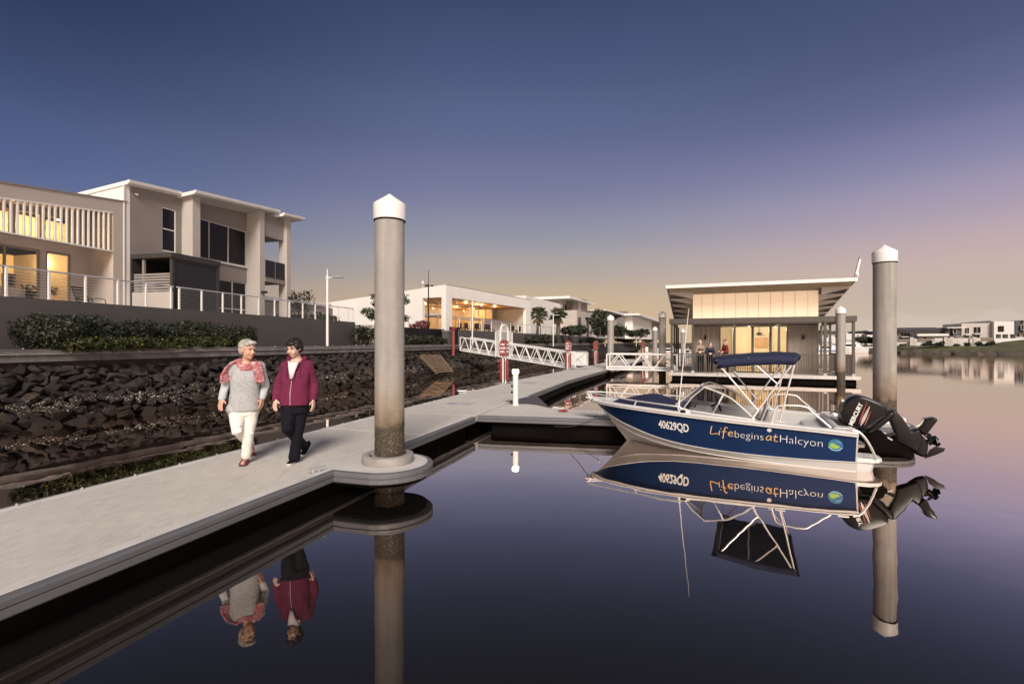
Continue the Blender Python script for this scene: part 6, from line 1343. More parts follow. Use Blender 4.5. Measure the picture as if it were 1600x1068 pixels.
    def sp(pts, n=7):
        o = []
        for i in range(len(pts) - 1):
            p0, p1, p2, p3 = pts[max(i - 1, 0)], pts[i], pts[i + 1], pts[min(i + 2, len(pts) - 1)]
            for k in range(n): q = k / n; o.append(.5 * ((2 * p1) + (p2 - p0) * q + (2 * p0 - 5 * p1 + 4 * p2 - p3) * q * q + (3 * p1 - p0 - 3 * p2 + p3) * q ** 3))
        return o + [pts[-1]]
    def mir(p): return Vector((p.x, -p.y, p.z))
    D0, D1 = Vector((2.02, .80, .745)), Vector((1.86, .685, 1.07))
    for mm in (lambda p: p, mir):
        top = sp([F_, T_.lerp(F_, .0), Vector((1.98, .645, 1.12)), Mi, R_])[0:]
        top = [F_] + sp([T_, Vector((1.95, .65, 1.105)), Mi, R_])
        base = [F_.lerp(R_, k / (len(top) - 1)) + Vector((0, .03 * math.sin(math.pi * k / (len(top) - 1)), 0)) for k in range(len(top))]
        mb = MB(); mb.tube([mm(p) for p in top[1:]], .017, 8); mb.build('windshield_frame', M['gel'], t, smooth=True)
        mb = MB(); mb.tube([mm(p) for p in base], .016, 8); mb.build('windshield_frame', M['gel'], t, smooth=True)
        mb = MB(); mb.tube([mm(D0), mm(D1)], .014, 8); mb.build('windshield_strut', M['gel'], t, smooth=True)
        mb = MB(); mb.tube([mm(F_), mm(F_.lerp(T_, .5) + Vector((.03, .02, .015))), mm(T_)], .009, 8); mb.build('windshield_frame', M['seat'], t, smooth=True)
        mb = MB(); bo = [D0 + (F_ - D0) * 0]; pane = [mm(p) for p in top]; o0 = len(pane)
        mb.loft([[mm(a), mm(b)] for a, b in zip(base, top)], 0, False, False); mb.build('windshield_pane', M['glass_boat'], t, smooth=True)
    ft = [T_, Vector((2.24, .3, 1.172)), Vector((2.26, 0, 1.165)), Vector((2.24, -.3, 1.165)), mir(T_)]; fb_ = [F_, Vector((2.66, .4, .80)), Vector((2.72, 0, .81)), Vector((2.66, -.4, .80)), mir(F_)]
    A1, B1 = sp(ft), sp(fb_)
    mb = MB(); mb.tube(A1, .017, 8); mb.build('windshield_frame', M['gel'], t, smooth=True); mb = MB(); mb.tube(B1, .014, 8); mb.build('windshield_frame', M['gel'], t, smooth=True)
    mb = MB(); mb.loft([[a, b] for a, b in zip(A1, B1)], 0, False, False); mb.build('windshield_pane', M['glass_boat'], t, smooth=True)
    for k in (9, 19): mb = MB(); mb.tube([A1[k], B1[k]], .012, 6); mb.build('windshield_strut', M['gel'], t)
    # helm: dashes, wheel, seats
    for sg in (1, -1): mb = MB(); mb.hexa([(1.95, sg * .2, .2), (2.40, sg * .2, .2), (2.40, sg * .46, .2), (1.95, sg * .5, .2)], [(2.12, sg * .2, .74), (2.40, sg * .2, .76), (2.40, sg * .68, .76), (2.12, sg * .70, .74)]); mb.build('dash', M['seat'], t, bevel=.03)
    mb = MB(); mb.tube([(2.0 + .05 * math.sin(a), -.45 + .16 * math.cos(a), .78 + .15 * math.sin(a)) for a in [k * math.pi / 8 for k in range(17)]], .014, 6); mb.tube([(2.02, -.45, .78), (2.12, -.45, .72)], .02, 6); mb.build('steering_wheel', M['black'], t)
    for sg in (1, -1):
        mb = MB(); mb.box(1.25, 1.68, sg * .45 - .23, sg * .45 + .23, .40, .52); s_ = mb.build('helm_seat', M['seat'], t, bevel=.04)
        mb = MB(); mb.hexa([(1.20, sg * .45 - .22, .5), (1.29, sg * .45 - .22, .5), (1.29, sg * .45 + .22, .5), (1.20, sg * .45 + .22, .5)], [(1.10, sg * .45 - .2, .82), (1.18, sg * .45 - .2, .82), (1.18, sg * .45 + .2, .82), (1.10, sg * .45 + .2, .82)]); mb.build('helm_backrest', M['seat'], s_, bevel=.03)
        mb = MB(); mb.tube([(1.45, sg * .45, .14), (1.45, sg * .45, .4)], .06, 10); mb.build('seat_pedestal', M['black'], s_)
    mb = MB(); mb.box(.28, .62, -.75, .75, .38, .52); mb.build('stern_bench', M['seat'], t, bevel=.05); mb = MB(); mb.box(.18, .30, -.8, .8, .45, .66); mb.build('bench_backrest', M['seat'], t, bevel=.05)
    # aft deck with splash well
    for sg in (1, -1): mb = MB(); mb.hexa([(-.0, sg * .36, .45), (.22, sg * .36, .45), (.22, sg * .84, .45), (-.0, sg * .84, .45)], [(-.02, sg * .36, .615), (.22, sg * .36, .625), (.22, sg * .93, .632), (-.02, sg * .93, .622)]); mb.build('aft_deck', M['gel'], t, bevel=.02)
    # stern pods either side of the motor
    for sg in (1, -1):
        pl = [(.0, .40), (.0, .845), (-.16, .83), (-.27, .78), (-.325, .68), (-.33, .52), (-.30, .42), (-.2, .40)]
        rings = [[(a * k, sg * (.62 + (b - .62) * k2), zz) for a, b in pl] for k, k2, zz in ((.62, .86, -.1), (.72, .93, .02), (.82, .97, .145))]; mb = MB(); mb.loft(rings); pd = mb.build('stern_pod', M['hull_white'], t, smooth=False, bevel=.012)
        mb = MB(); mb.loft([[(a * k, sg * (.62 + (b - .62) * k), zz) for a, b in pl] for k, zz in ((.98, .146), (1.06, .15), (1.06, .20), (1.0, .212))]); mb.build('pod_step', M['gel'], pd, bevel=.006)
        mb = MB(); [mb.box(-.06 - .055 * k, -.03 - .055 * k, sg * .5 - .06, sg * .5 + .16, .213, .218) for k in range(4)]; mb.build('tread_pad', M['seat'], pd)
        mb = MB(); mb.tube(sp([Vector((.06, sg * .93, .645)), Vector((-.04, sg * .93, .60)), Vector((-.15, sg * .90, .44)), Vector((-.25, sg * .82, .215))], 5), .017, 8); mb.build('stern_handle', M['steel'], t, smooth=True)
        mb = MB(); mb.tube(sp([Vector((1.14, sg * .92, .68)), Vector((1.08, sg * .90, .90)), Vector((.98, sg * .90, .955)), Vector((.68, sg * .90, .955)), Vector((.56, sg * .90, .86)), Vector((.34, sg * .93, .66))], 4), .0145, 8); mb.build('grab_rail', M['steel'], t, smooth=True)
        for sx in (.18, 1.02): mb = MB(); mb.tube([(sx - .07, sg * .93, zg(sx) + .065), (sx + .07, sg * .93, zg(sx) + .065)], .014, 6); mb.tube([(sx, sg * .93, zg(sx) + .03), (sx, sg * .93, zg(sx) + .065)], .015, 6); mb.build('deck_cleat', M['alu'], t)
    # bimini: canopy with side flaps, legs
    can = MB(); rows = []
    def ztc(s): return interp([(.72, 1.745), (.95, 1.76), (1.43, 1.735), (1.8, 1.695), (2.05, 1.655)], s)
    for k in range(15):
        s = .73 + 1.31 * k / 14; zt = ztc(s); fl = .145 if .78 < s < 1.95 else .07
        prof = [(-.92, zt - fl), (-.93, zt - fl * .4), (-.90, zt - .01), (-.6, zt + .028), (-.2, zt + .04), (.2, zt + .04), (.6, zt + .028), (.90, zt - .01), (.93, zt - fl * .4), (.92, zt - fl)]
        rows.append([(s + (.0 if abs(j) < .91 else (.04 if k == 0 else (-.12 if k == 14 else 0))), j, z_ - .008 * math.sin(k * math.pi / 3.5) ** 2) for j, z_ in prof])
    can.loft(rows, 0, False, False); bim = can.build('bimini_canopy', M['navy'], t, smooth=True)
    so_ = bim.modifiers.new('solid', 'SOLIDIFY'); so_.thickness = .012
    for e_, s in ((1, .73), (0, 2.03)):
        z_ = ztc(s); mb = MB(); mb.loft([[(s + (.0), j, z_ + .03 - abs(j) * .04), (s + (.03 if e_ else -.10), j, z_ - (.075 if e_ else .12))] for j in (-.91, -.5, 0, .5, .91)], 0, False, False); mb.build('canopy_end_flap', M['navy'], bim)
    for sg in (1, -1):
        V = Vector((1.335, sg * .90, .86)); b_ = lambda q, w, r=.0145: (lambda m_: (m_.tube([q, w], r, 8), m_.build('bimini_leg', M['steel'], t, smooth=True)))(MB())
        b_(V, Vector((1.93, sg * .90, 1.60))); b_(V, Vector((.80, sg * .90, 1.70))); b_(Vector((1.47, sg * .90, 1.70)), Vector((1.05, sg * .90, 1.29)), .012); b_(Vector((1.03, sg * .91, zg(1.0) + .05)), Vector((.805, sg * .9, 1.69)), .0135)
        b_(V, Vector((1.42, sg * .90, .72)), .02)
        mb = MB(); mb.loft([[(1.24, sg * .88, .70), (1.24, sg * .90, .70)], [(1.22, sg * .88, .93), (1.22, sg * .90, .93)], [(1.34, sg * .88, .92), (1.34, sg * .9, .92)], [(1.45, sg * .88, .70), (1.45, sg * .9, .70)]], 0, False, False); mb.build('screen_bracket', M['seat'], t)
        mb = MB(); mb.tube([(1.93, sg * .9, 1.6), (1.99, sg * .80, zg(2.0) + .04)], .003, 4); mb.build('bimini_strap', M['rope_dark'], t)
    for s in (.80, 1.47, 1.95): mb = MB(); mb.tube([(s, .9, ztc(s) - .11), (s, .85, ztc(s) - .02), (s, .4, ztc(s) + .012), (s, -.4, ztc(s) + .012), (s, -.85, ztc(s) - .02), (s, -.9, ztc(s) - .11)], .0145, 8); mb.build('bimini_bow', M['steel'], t, smooth=True)
    # --- lettering on the port side
    def put(name, vs, fs, m, fn, host=hull):
        mb = MB(); mb.add([fn(*v) for v in vs], fs); o = mb.build(name, m, host); o.data.update(); return o
    def pt(px, py, tt=.95):
        s, z = FBo.hit(px, py, tt); return s, z
    def liner(pa, pb, sc, ref=0.0):
        """text x runs from sighting pa to pb along the side"""
        (s0, z0), (s1, z1) = pa, pb; sl_ = (z1 - z0) / (s1 - s0)
        return lambda u, v: side(s0 - u * sc, z0 + sl_ * (-u * sc) + v * sc, .005)
    vs, fs = text2d('40629QD', 1.0, .028); w = max(v[0] for v in vs); a, b = pt(1028, 668.5, .74), pt(1076, 675.5, .82)
    sx = (a[0] - b[0]) / w; hgt = .105; sl_ = (b[1] - a[1]) / (b[0] - a[0]); vm = max(v[1] for v in vs)
    put('registration', [(v[0] * sx, v[1] / vm * .150) for v in vs], fs, M['letter_white'], lambda u, v: side(a[0] - u, a[1] - sl_ * u + v, .005))
    def word(txt, pa, pb, size, m, off=0.0):
        vs, fs = text2d(txt, 1.0, off); x0 = min(v[0] for v in vs); w = max(v[0] for v in vs) - x0; a, b = pt(*pa), pt(*pb); k = (a[0] - b[0]) / w; sl_ = (b[1] - a[1]) / (b[0] - a[0])
        put('lettering', [((v[0] - x0) * k, v[1] * size) for v in vs], fs, m, lambda u, v: side(a[0] - u, a[1] - sl_ * u + v, .005))
    word('begins', (1148, 684), (1193, 688.2), .175, M['letter_white'], -.02)
    word('Halcyon', (1219, 691), (1285.5, 698.5), .182, M['letter_white'], -.02)
    PEN = {'L': [[(.12, 1.02), (.04, .55), (.0, .1), (.2, .1), (.58, .22)]], 'i': [[(.06, .56), (.0, .1), (.03, .06)], [(.13, .80), (.17, .86)]],
           'f': [[(.40, .93), (.30, 1.03), (.18, .85), (.10, .35), (.04, -.32)], [(-.06, .46), (.33, .55)]], 'e': [[(.05, .30), (.30, .38), (.34, .52), (.22, .58), (.06, .42), (.05, .18), (.20, .06), (.42, .16)]],
           'a': [[(.40, .55), (.22, .58), (.05, .38), (.04, .14), (.18, .08), (.36, .30), (.42, .56), (.38, .2), (.46, .08)]], 't': [[(.22, .86), (.12, .40), (.12, .12), (.26, .06), (.36, .14)], [(-.02, .56), (.40, .60)]]}
    def script(txt, pa, pb, size):
        vs, fs, x_ = [], [], 0
        for ch in txt:
            for stroke in PEN[ch]:
                v, f = ribbon([(p[0] + x_, p[1]) for p in stroke], .078); o = len(vs); vs += v; fs += [tuple(i + o for i in q) for q in f]
            x_ += {'L': .66, 'i': .26, 'f': .42, 'e': .45, 'a': .56, 't': .4}[ch]
        a, b = pt(*pa), pt(*pb); k = (a[0] - b[0]) / (x_ - .05); sl_ = (b[1] - a[1]) / (b[0] - a[0])
        put('script_lettering', [(v[0] * k, v[1] * size) for v in vs], fs, M['letter_orange'], lambda u, v: side(a[0] - u, a[1] - sl_ * u + v, .005 + .0006 * (u % .01) / .01))
    script('Life', (1109.5, 680), (1145.5, 683.5), .152); script('at', (1197, 688.6), (1215, 691), .15)
    # round badge
    cs, cz = pt(1305.5, 695.5); rd = .098
    def disc(name, m, poly, off): put(name, poly + [(sum(p[0] for p in poly) / len(poly), sum(p[1] for p in poly) / len(poly))], [(i, (i + 1) % len(poly), len(poly)) for i in range(len(poly))], m, lambda u, v: side(cs - u, cz + v, off))
    circ = lambda cx, cy, r, n=32, sx=1.0: [(cx + sx * r * math.cos(2 * math.pi * k / n), cy + r * math.sin(2 * math.pi * k / n)) for k in range(n)]
    disc('badge', M['logo_blue'], circ(0, 0, rd), .005)
    bl, bf_ = ribbon([(-.085, -.03), (-.06, .055), (0, .088), (.07, .06)], .018); put('badge_swirl', bl, bf_, M['logo_teal'], lambda u, v: side(cs - u, cz + v, .0065))
    disc('badge_body', M['logo_green'], [(-.085, -.01), (-.06, .03), (-.02, .035), (.0, .012), (.03, .0), (.055, -.01), (.05, -.04), (.01, -.055), (-.05, -.05)], .0072)
    for pts, w in (([(-.09, -.03), (-.03, -.075), (.05, -.07), (.088, -.03)], .012), ([(.0, .05), (.03, .06), (.075, .035)], .007), ([(-.03, .0), (-.06, -.015)], .012)):
        v, f = ribbon(pts, w); put('badge_line', v, f, M['logo_pale'], lambda u, v_: side(cs - u, cz + v_, .0078))
    s_, z_ = pt(1202, 671.3); disc('vent_cap', M['gel'], circ(cs - s_, z_ - cz, .033, 20), .010)
    # --- outboard motor, tilted up
    om = thing('outboard_motor', '', ''); om.parent = t
    for k in ('label', 'category'): del om[k]
    mp = lambda px, py, tt=0.0: FBo.hit(px, py, tt)
    def pillow(name, pts, half, m, host, round_=.16, n=4):
        P = [Vector(mp(*p)) for p in pts]
        # refine outline
        Q = []
        for i in range(len(P)):
            p0, p1, p2, p3 = P[i - 1], P[i], P[(i + 1) % len(P)], P[(i + 2) % len(P)]
            for k in range(4): q = k / 4; Q.append(.5 * ((2 * p1) + (p2 - p0) * q + (2 * p0 - 5 * p1 + 4 * p2 - p3) * q * q + (3 * p1 - p0 - 3 * p2 + p3) * q ** 3))
        c = sum(Q, Vector((0, 0))) / len(Q); rings = []
        for a in [-90 + 180 * k / (2 * n + 1) for k in range(2 * n + 2)]:
            sc_ = 1 - round_ * (1 - math.cos(R(a)) ** .6) if abs(a) < 90 else 1 - round_; y = half * math.copysign(abs(math.sin(R(a))) ** .75, a)
            rings.append([(c.x + (p.x - c.x) * sc_, y, c.y + (p.y - c.y) * sc_) for p in Q])
        mb = MB(); mb.loft(rings); return mb.build(name, m, host, smooth=True)
    def slab(name, pts, half, m, host, bev):
        P = [mp(*p) for p in pts]; mb = MB(); mb.prism(P, lambda a, b, y: (a, y, b), -half, half); o = mb.build(name, m, host, bevel=bev, seg=3)
        o.data.polygons.foreach_set('use_smooth', [True] * len(o.data.polygons)); return o
    cw = pillow('cowling', [(1330, 666), (1313, 660), (1309.5, 646), (1312, 634), (1319, 623), (1330, 617), (1344, 616.5), (1367, 625), (1384, 635), (1384, 645), (1369, 656), (1352, 668)], .235, M['motor'], om, .20)
    slab('lower_cowl', [(1333, 664), (1350, 667), (1367, 655), (1383, 641), (1396, 640), (1393, 650), (1378, 662), (1360, 676), (1344, 676)], .17, M['motor_leg'], om, .05)
    slab('midsection', [(1380, 642), (1397, 639), (1411, 655), (1423, 672.5), (1432, 668), (1438, 672), (1440, 690), (1432, 706), (1414, 696), (1400, 689), (1397, 674), (1390, 658)], .085, M['motor_leg'], om, .045)
    slab('gearcase', [(1430, 672), (1436, 675), (1446, 686), (1450, 694), (1449, 704), (1445, 715), (1430, 709), (1416, 698), (1420, 686)], .06, M['motor_leg'], om, .05)
    slab('cavitation_plate', [(1432, 669), (1440, 662), (1444, 653.5), (1460, 651), (1462.5, 655), (1450, 671), (1443, 680)], .10, M['motor'], om, .02)
    slab('skeg', [(1444, 716), (1452, 703), (1462, 697), (1477, 700), (1474, 705), (1460, 711)], .012, M['motor_leg'], om, .004)
    hubc = Vector((mp(1457, 687)[0], 0, mp(1457, 687)[1])); ax = Vector((mp(1468, 681)[0] - mp(1448, 693)[0], 0, mp(1468, 681)[1] - mp(1448, 693)[1])).normalized()
    pr = MB(); pr.tube([hubc - ax * .08, hubc + ax * .07], [.05, .04], 12); pp = pr.build('propeller', M['motor'], om, smooth=True)
    u_ = ax.cross(Vector((0, 1, 0))).normalized(); w_ = Vector((0, 1, 0))
    for k in range(4):
        a = R(45 + 90 * k); d1 = u_ * math.cos(a) + w_ * math.sin(a); d2 = u_ * math.cos(a + 1.0) + w_ * math.sin(a + 1.0); mb = MB()
        mb.add([hubc + d1 * .035 - ax * .03, hubc + d1 * .12 - ax * .035, hubc + (d1 + d2).normalized() * .14, hubc + d2 * .105 + ax * .04, hubc + d2 * .035 + ax * .03], [(0, 1, 2, 3, 4)]); b_ = mb.build('propeller_blade', M['motor'], om); sm = b_.modifiers.new('solid', 'SOLIDIFY'); sm.thickness = .008
    # clamp bracket, tilt ram, hoses in the dark recess
    for y in (-.11, .11): pillow('clamp_bracket', [(1345, 672), (1362, 670), (1374, 670), (1384, 684), (1374, 692), (1360, 696), (1348, 690)], .02, M['float'], om, .02).location = (0, y, 0)
    for q0, q1, r_ in (((1352, 690), (1396, 676), .028), ((1362, 672), (1392, 686), .014), ((1358, 667), (1382, 676), .012)):
        p, q = mp(*q0), mp(*q1); mb = MB(); mb.tube([(p[0], .08, p[1]), ((p[0] + q[0]) / 2, .10, (p[1] + q[1]) / 2 + .02), (q[0], .07, q[1])], r_, 8); mb.build('tilt_ram', M['motor_leg'] if r_ > .02 else M['seat'], om, smooth=True)
    # cowl markings on a surface offset from the port flank
    from mathutils.bvhtree import BVHTree
    bv = BVHTree.FromPolygons([v.co.copy() for v in cw.data.vertices], [tuple(p.vertices) for p in cw.data.polygons])
    def on_cowl(s, z):
        h_ = bv.ray_cast(Vector((s, 2, z)), Vector((0, -1, 0))); y = h_[0].y if h_[0] is not None else .12
        return Vector((s, y + .004, z))
    vs, fs = text2d('MERCURY', 1.0, .022); x0 = min(v[0] for v in vs); w = max(v[0] for v in vs) - x0; vh = max(v[1] for v in vs)
    a, b = Vector(mp(1331.5, 664, .2)), Vector(mp(1348, 630.5, .2)); d = b - a; L_ = d.length; d.normalize(); nn = Vector((d.y, -d.x)); nn = -nn if nn.x > 0 and False else nn
    nn = Vector((-d.y, d.x));  nn = nn if nn.x > 0 else -nn
    put('lettering', [((v[0] - x0) / w * L_, v[1] / vh * .062) for v in vs], fs, M['letter_white'], lambda u, v: on_cowl(*(a + d * u + nn * v)), om)
    for (p, q, w0, m) in (((1341, 662), (1354, 627), .008, 'motor_red'), ((1344, 664), (1358, 634), .022, 'motor_silver'), ((1350, 664), (1360, 641), .008, 'motor_red')):
        A_, B_ = Vector(mp(*p, .2)), Vector(mp(*q, .2)); e = (B_ - A_).normalized(); k_ = Vector((-e.y, e.x)); pts = []
        for i in range(9): f = i / 8; c = A_.lerp(B_, f); ww = w0 * math.sin(math.pi * (.08 + .84 * (1 - f) ** 1.3)) ; pts.append((c + k_ * ww, c - k_ * ww))
        mb = MB(); mb.loft([[on_cowl(*x_), on_cowl(*y_)] for x_, y_ in pts], 0, False, False); mb.build('stripe', M[m], om)
    return t
runabout()
bowp = Vector(FBo.w(4.47, .02, .80)); line('red mooring line from the bow to the finger cleat', (g.x, g.y, ZD + .06), bowp, .05)
e_ = Vector(FBo.w(4.2, .0, .48)); f_ = Vector(FF.w(FF.hx(866, -.02), -.08, .2)); line('thin dark line from the bow eye down to the finger edge', e_, f_, .10, M['rope_dark'], .006)
# ------------------------------------------------------------------ people
def capsule(mb, a, ra, b, rb, n=14, sq=1.0):
    """tapered limb with rounded ends"""
    a, b = Vector(a), Vector(b); d = (b - a); L_ = d.length; d.normalize(); u = d.orthogonal().normalized(); w = d.cross(u); rings = []
    def ring(c, r): return [c + (u * math.cos(2 * math.pi * k / n) + w * math.sin(2 * math.pi * k / n)) * max(r, .0008) for k in range(n)]
    for k in range(6): q = R(-88 + 88 * k / 5.0); rings.append(ring(a + d * ra * math.sin(q), ra * math.cos(q)))
    for k in range(1, 5): rings.append(ring(a.lerp(b, k / 5), ra + (rb - ra) * k / 5))
    for k in range(6): q = R(88 * k / 5.0); rings.append(ring(b + d * rb * math.sin(q), rb * math.cos(q)))
    mb.loft(rings)
def chain(mb, pts, n=14):
    for (p, r), (q, s) in zip(pts[:-1], pts[1:]): capsule(mb, p, r, q, s, n)
def rings_body(mb, rows, n=26, p=2.4):
    """torso-like loft: rows of (centre, half width, half depth, yaw)"""
    out = []
    for c, rx, ry, yaw in rows:
        c = Vector(c); ux = Vector((math.cos(yaw), math.sin(yaw), 0)); uy = Vector((-math.sin(yaw), math.cos(yaw), 0)); r = []
        for k in range(n):
            a = 2 * math.pi * k / n; ca, sa = math.cos(a), math.sin(a); e = 2 / p
            r.append(c + ux * rx * math.copysign(abs(ca) ** e, ca) + uy * ry * math.copysign(abs(sa) ** e, sa))
        out.append(r)
    mb.loft(out)
def hand(mb, wrist, elbow, side_v, curl=.5, s=1.0):
    """palm, four unequal bent fingers and a thumb; local -y is forward"""
    wrist = Vector(wrist); d = (wrist - Vector(elbow)).normalized(); d = (d + Vector((0, -.10, -.35))).normalized(); sv = Vector(side_v); sv = (sv - d * sv.dot(d)).normalized(); nrm = d.cross(sv)
    palm = wrist + d * .085 * s
    for k in range(4): off = sv * (.030 - .020 * k) * s; capsule(mb, wrist + off * .6, .017 * s, palm + off, .0135 * s, 10)
    lens = (.072, .080, .074, .058)
    inw = -nrm if nrm.y < 0 else nrm
    for k in range(4):
        off = sv * (.031 - .0207 * k) * s; p = palm + off; l = lens[k] * s; dd = d
        for j in range(3):
            dd = (dd + inw * curl * (.28 + .16 * j)).normalized(); q = p + dd * l * (.44, .32, .24)[j]; capsule(mb, p, (.0098 - .0010 * j) * s, q, (.0090 - .0012 * j) * s, 8); p = q
    t0 = wrist + d * .022 * s + sv * .026 * s; t1 = t0 + (d * .6 + sv * .75 + inw * .35).normalized() * .040 * s; t2 = t1 + (d * .9 + sv * .25 + inw * .4).normalized() * .030 * s
    capsule(mb, t0, .014 * s, t1, .011 * s, 8); capsule(mb, t1, .011 * s, t2, .0085 * s, 8)
def head_geo(mb, c, yaw, pitch, s=1.0):
    """skull, jaw, nose, ears, brow and lips; face looks along local -y turned by yaw (positive turns to image right)"""
    rot = Matrix.Rotation(yaw, 3, 'Z') @ Matrix.Rotation(pitch, 3, 'X'); c = Vector(c)
    P = lambda x, y, z: c + rot @ (Vector((x, y, z)) * s)
    def E(x, y, z, rx, ry, rz): mb.ell(P(x, y, z), (rx * s, ry * s, rz * s), 20, 14, 0, rot)
    E(0, .018, .035, .076, .094, .086); E(0, -.016, -.030, .060, .074, .088); E(0, -.048, -.088, .030, .032, .026)
    E(.036, -.060, -.035, .028, .022, .028); E(-.036, -.060, -.035, .028, .022, .028)      # cheeks
    E(0, -.074, .030, .058, .018, .016)                                                      # brow
    capsule(mb, P(0, -.082, .012), .010 * s, P(0, -.104, -.026), .0145 * s, 10); E(.011, -.090, -.030, .009, .010, .008); E(-.011, -.090, -.030, .009, .010, .008)
    E(0, -.082, -.052, .024, .012, .009); E(0, -.079, -.068, .022, .012, .009)
    for sg in (-1, 1): E(sg * .074, .014, -.004, .011, .022, .034)
    return P, rot
def face_parts(t, P, rot, s=1.0, smile=True, glasses=False, brow='hair_grey'):
    for sg in (-1, 1):
        mb = MB(); mb.ell(P(sg * .031, -.0815, .008), (.0125 * s, .007 * s, .0042 * s), 10, 6, 0, rot); mb.build('eye', M['eye'], t, smooth=True)
        mb = MB(); mb.tube([P(sg * .014, -.094, .030), P(sg * .032, -.092, .036), P(sg * .050, -.080, .030)], [.003 * s, .004 * s, .0025 * s], 6); mb.build('eyebrow', M[brow], t)
    mb = MB(); mb.loft([[P(x, -.092 + abs(x) * .35, -.055 + x * x * 12), P(x, -.090 + abs(x) * .35, -.068 + x * x * 16)] for x in (-.024, -.016, -.008, 0, .008, .016, .024)], 0, False, False); mb.build('teeth', M['teeth'], t)
    mb = MB(); mb.tube([P(x, -.093 + abs(x) * .34, -.053 + x * x * 14) for x in (-.028, -.016, 0, .016, .028)], [.002 * s, .0035 * s, .004 * s, .0035 * s, .002 * s], 6); mb.tube([P(x, -.090 + abs(x) * .34, -.071 + x * x * 18) for x in (-.027, -.016, 0, .016, .027)], [.002 * s, .004 * s, .005 * s, .004 * s, .002 * s], 6); mb.build('lips', M['lip'], t, smooth=True)

def loose_hair(t, P, rot, mname, seed, n, part, droop):
    """thin separate locks lying over the hair mass and standing off its outline"""
    rnd = random.Random(seed); mb = MB()
    for k in range(n):
        a = rnd.uniform(0, 6.28); e = rnd.uniform(-.25, 1.45); d = Vector((math.cos(a) * math.cos(e), math.sin(a) * math.cos(e), math.sin(e)))
        if d.y < -.35 and d.z < .55: continue
        c = Vector((d.x * .088, .026 + d.y * .098, .044 + d.z * .088)); sw = Vector((part - d.x * .4, -.35 + rnd.gauss(0, .35), droop + rnd.gauss(0, .3))); sw = (sw - d * sw.dot(d)).normalized(); l = rnd.uniform(.02, .045)
        mb.tube([P(*c), P(*(c + sw * l * .5 + d * .005)), P(*(c + sw * l + d * rnd.uniform(-.002, .008)))], [.0024, .002, .0007], 4)
    mb.build('loose_hair', M[mname], t)

def frame_at(px, py, z):
    g = ground(px, py, z); d = Vector((g.x, g.y)).normalized(); return Frame((g.x, g.y), (d.y, -d.x))     # x = to the right of the line of sight, y away from the camera

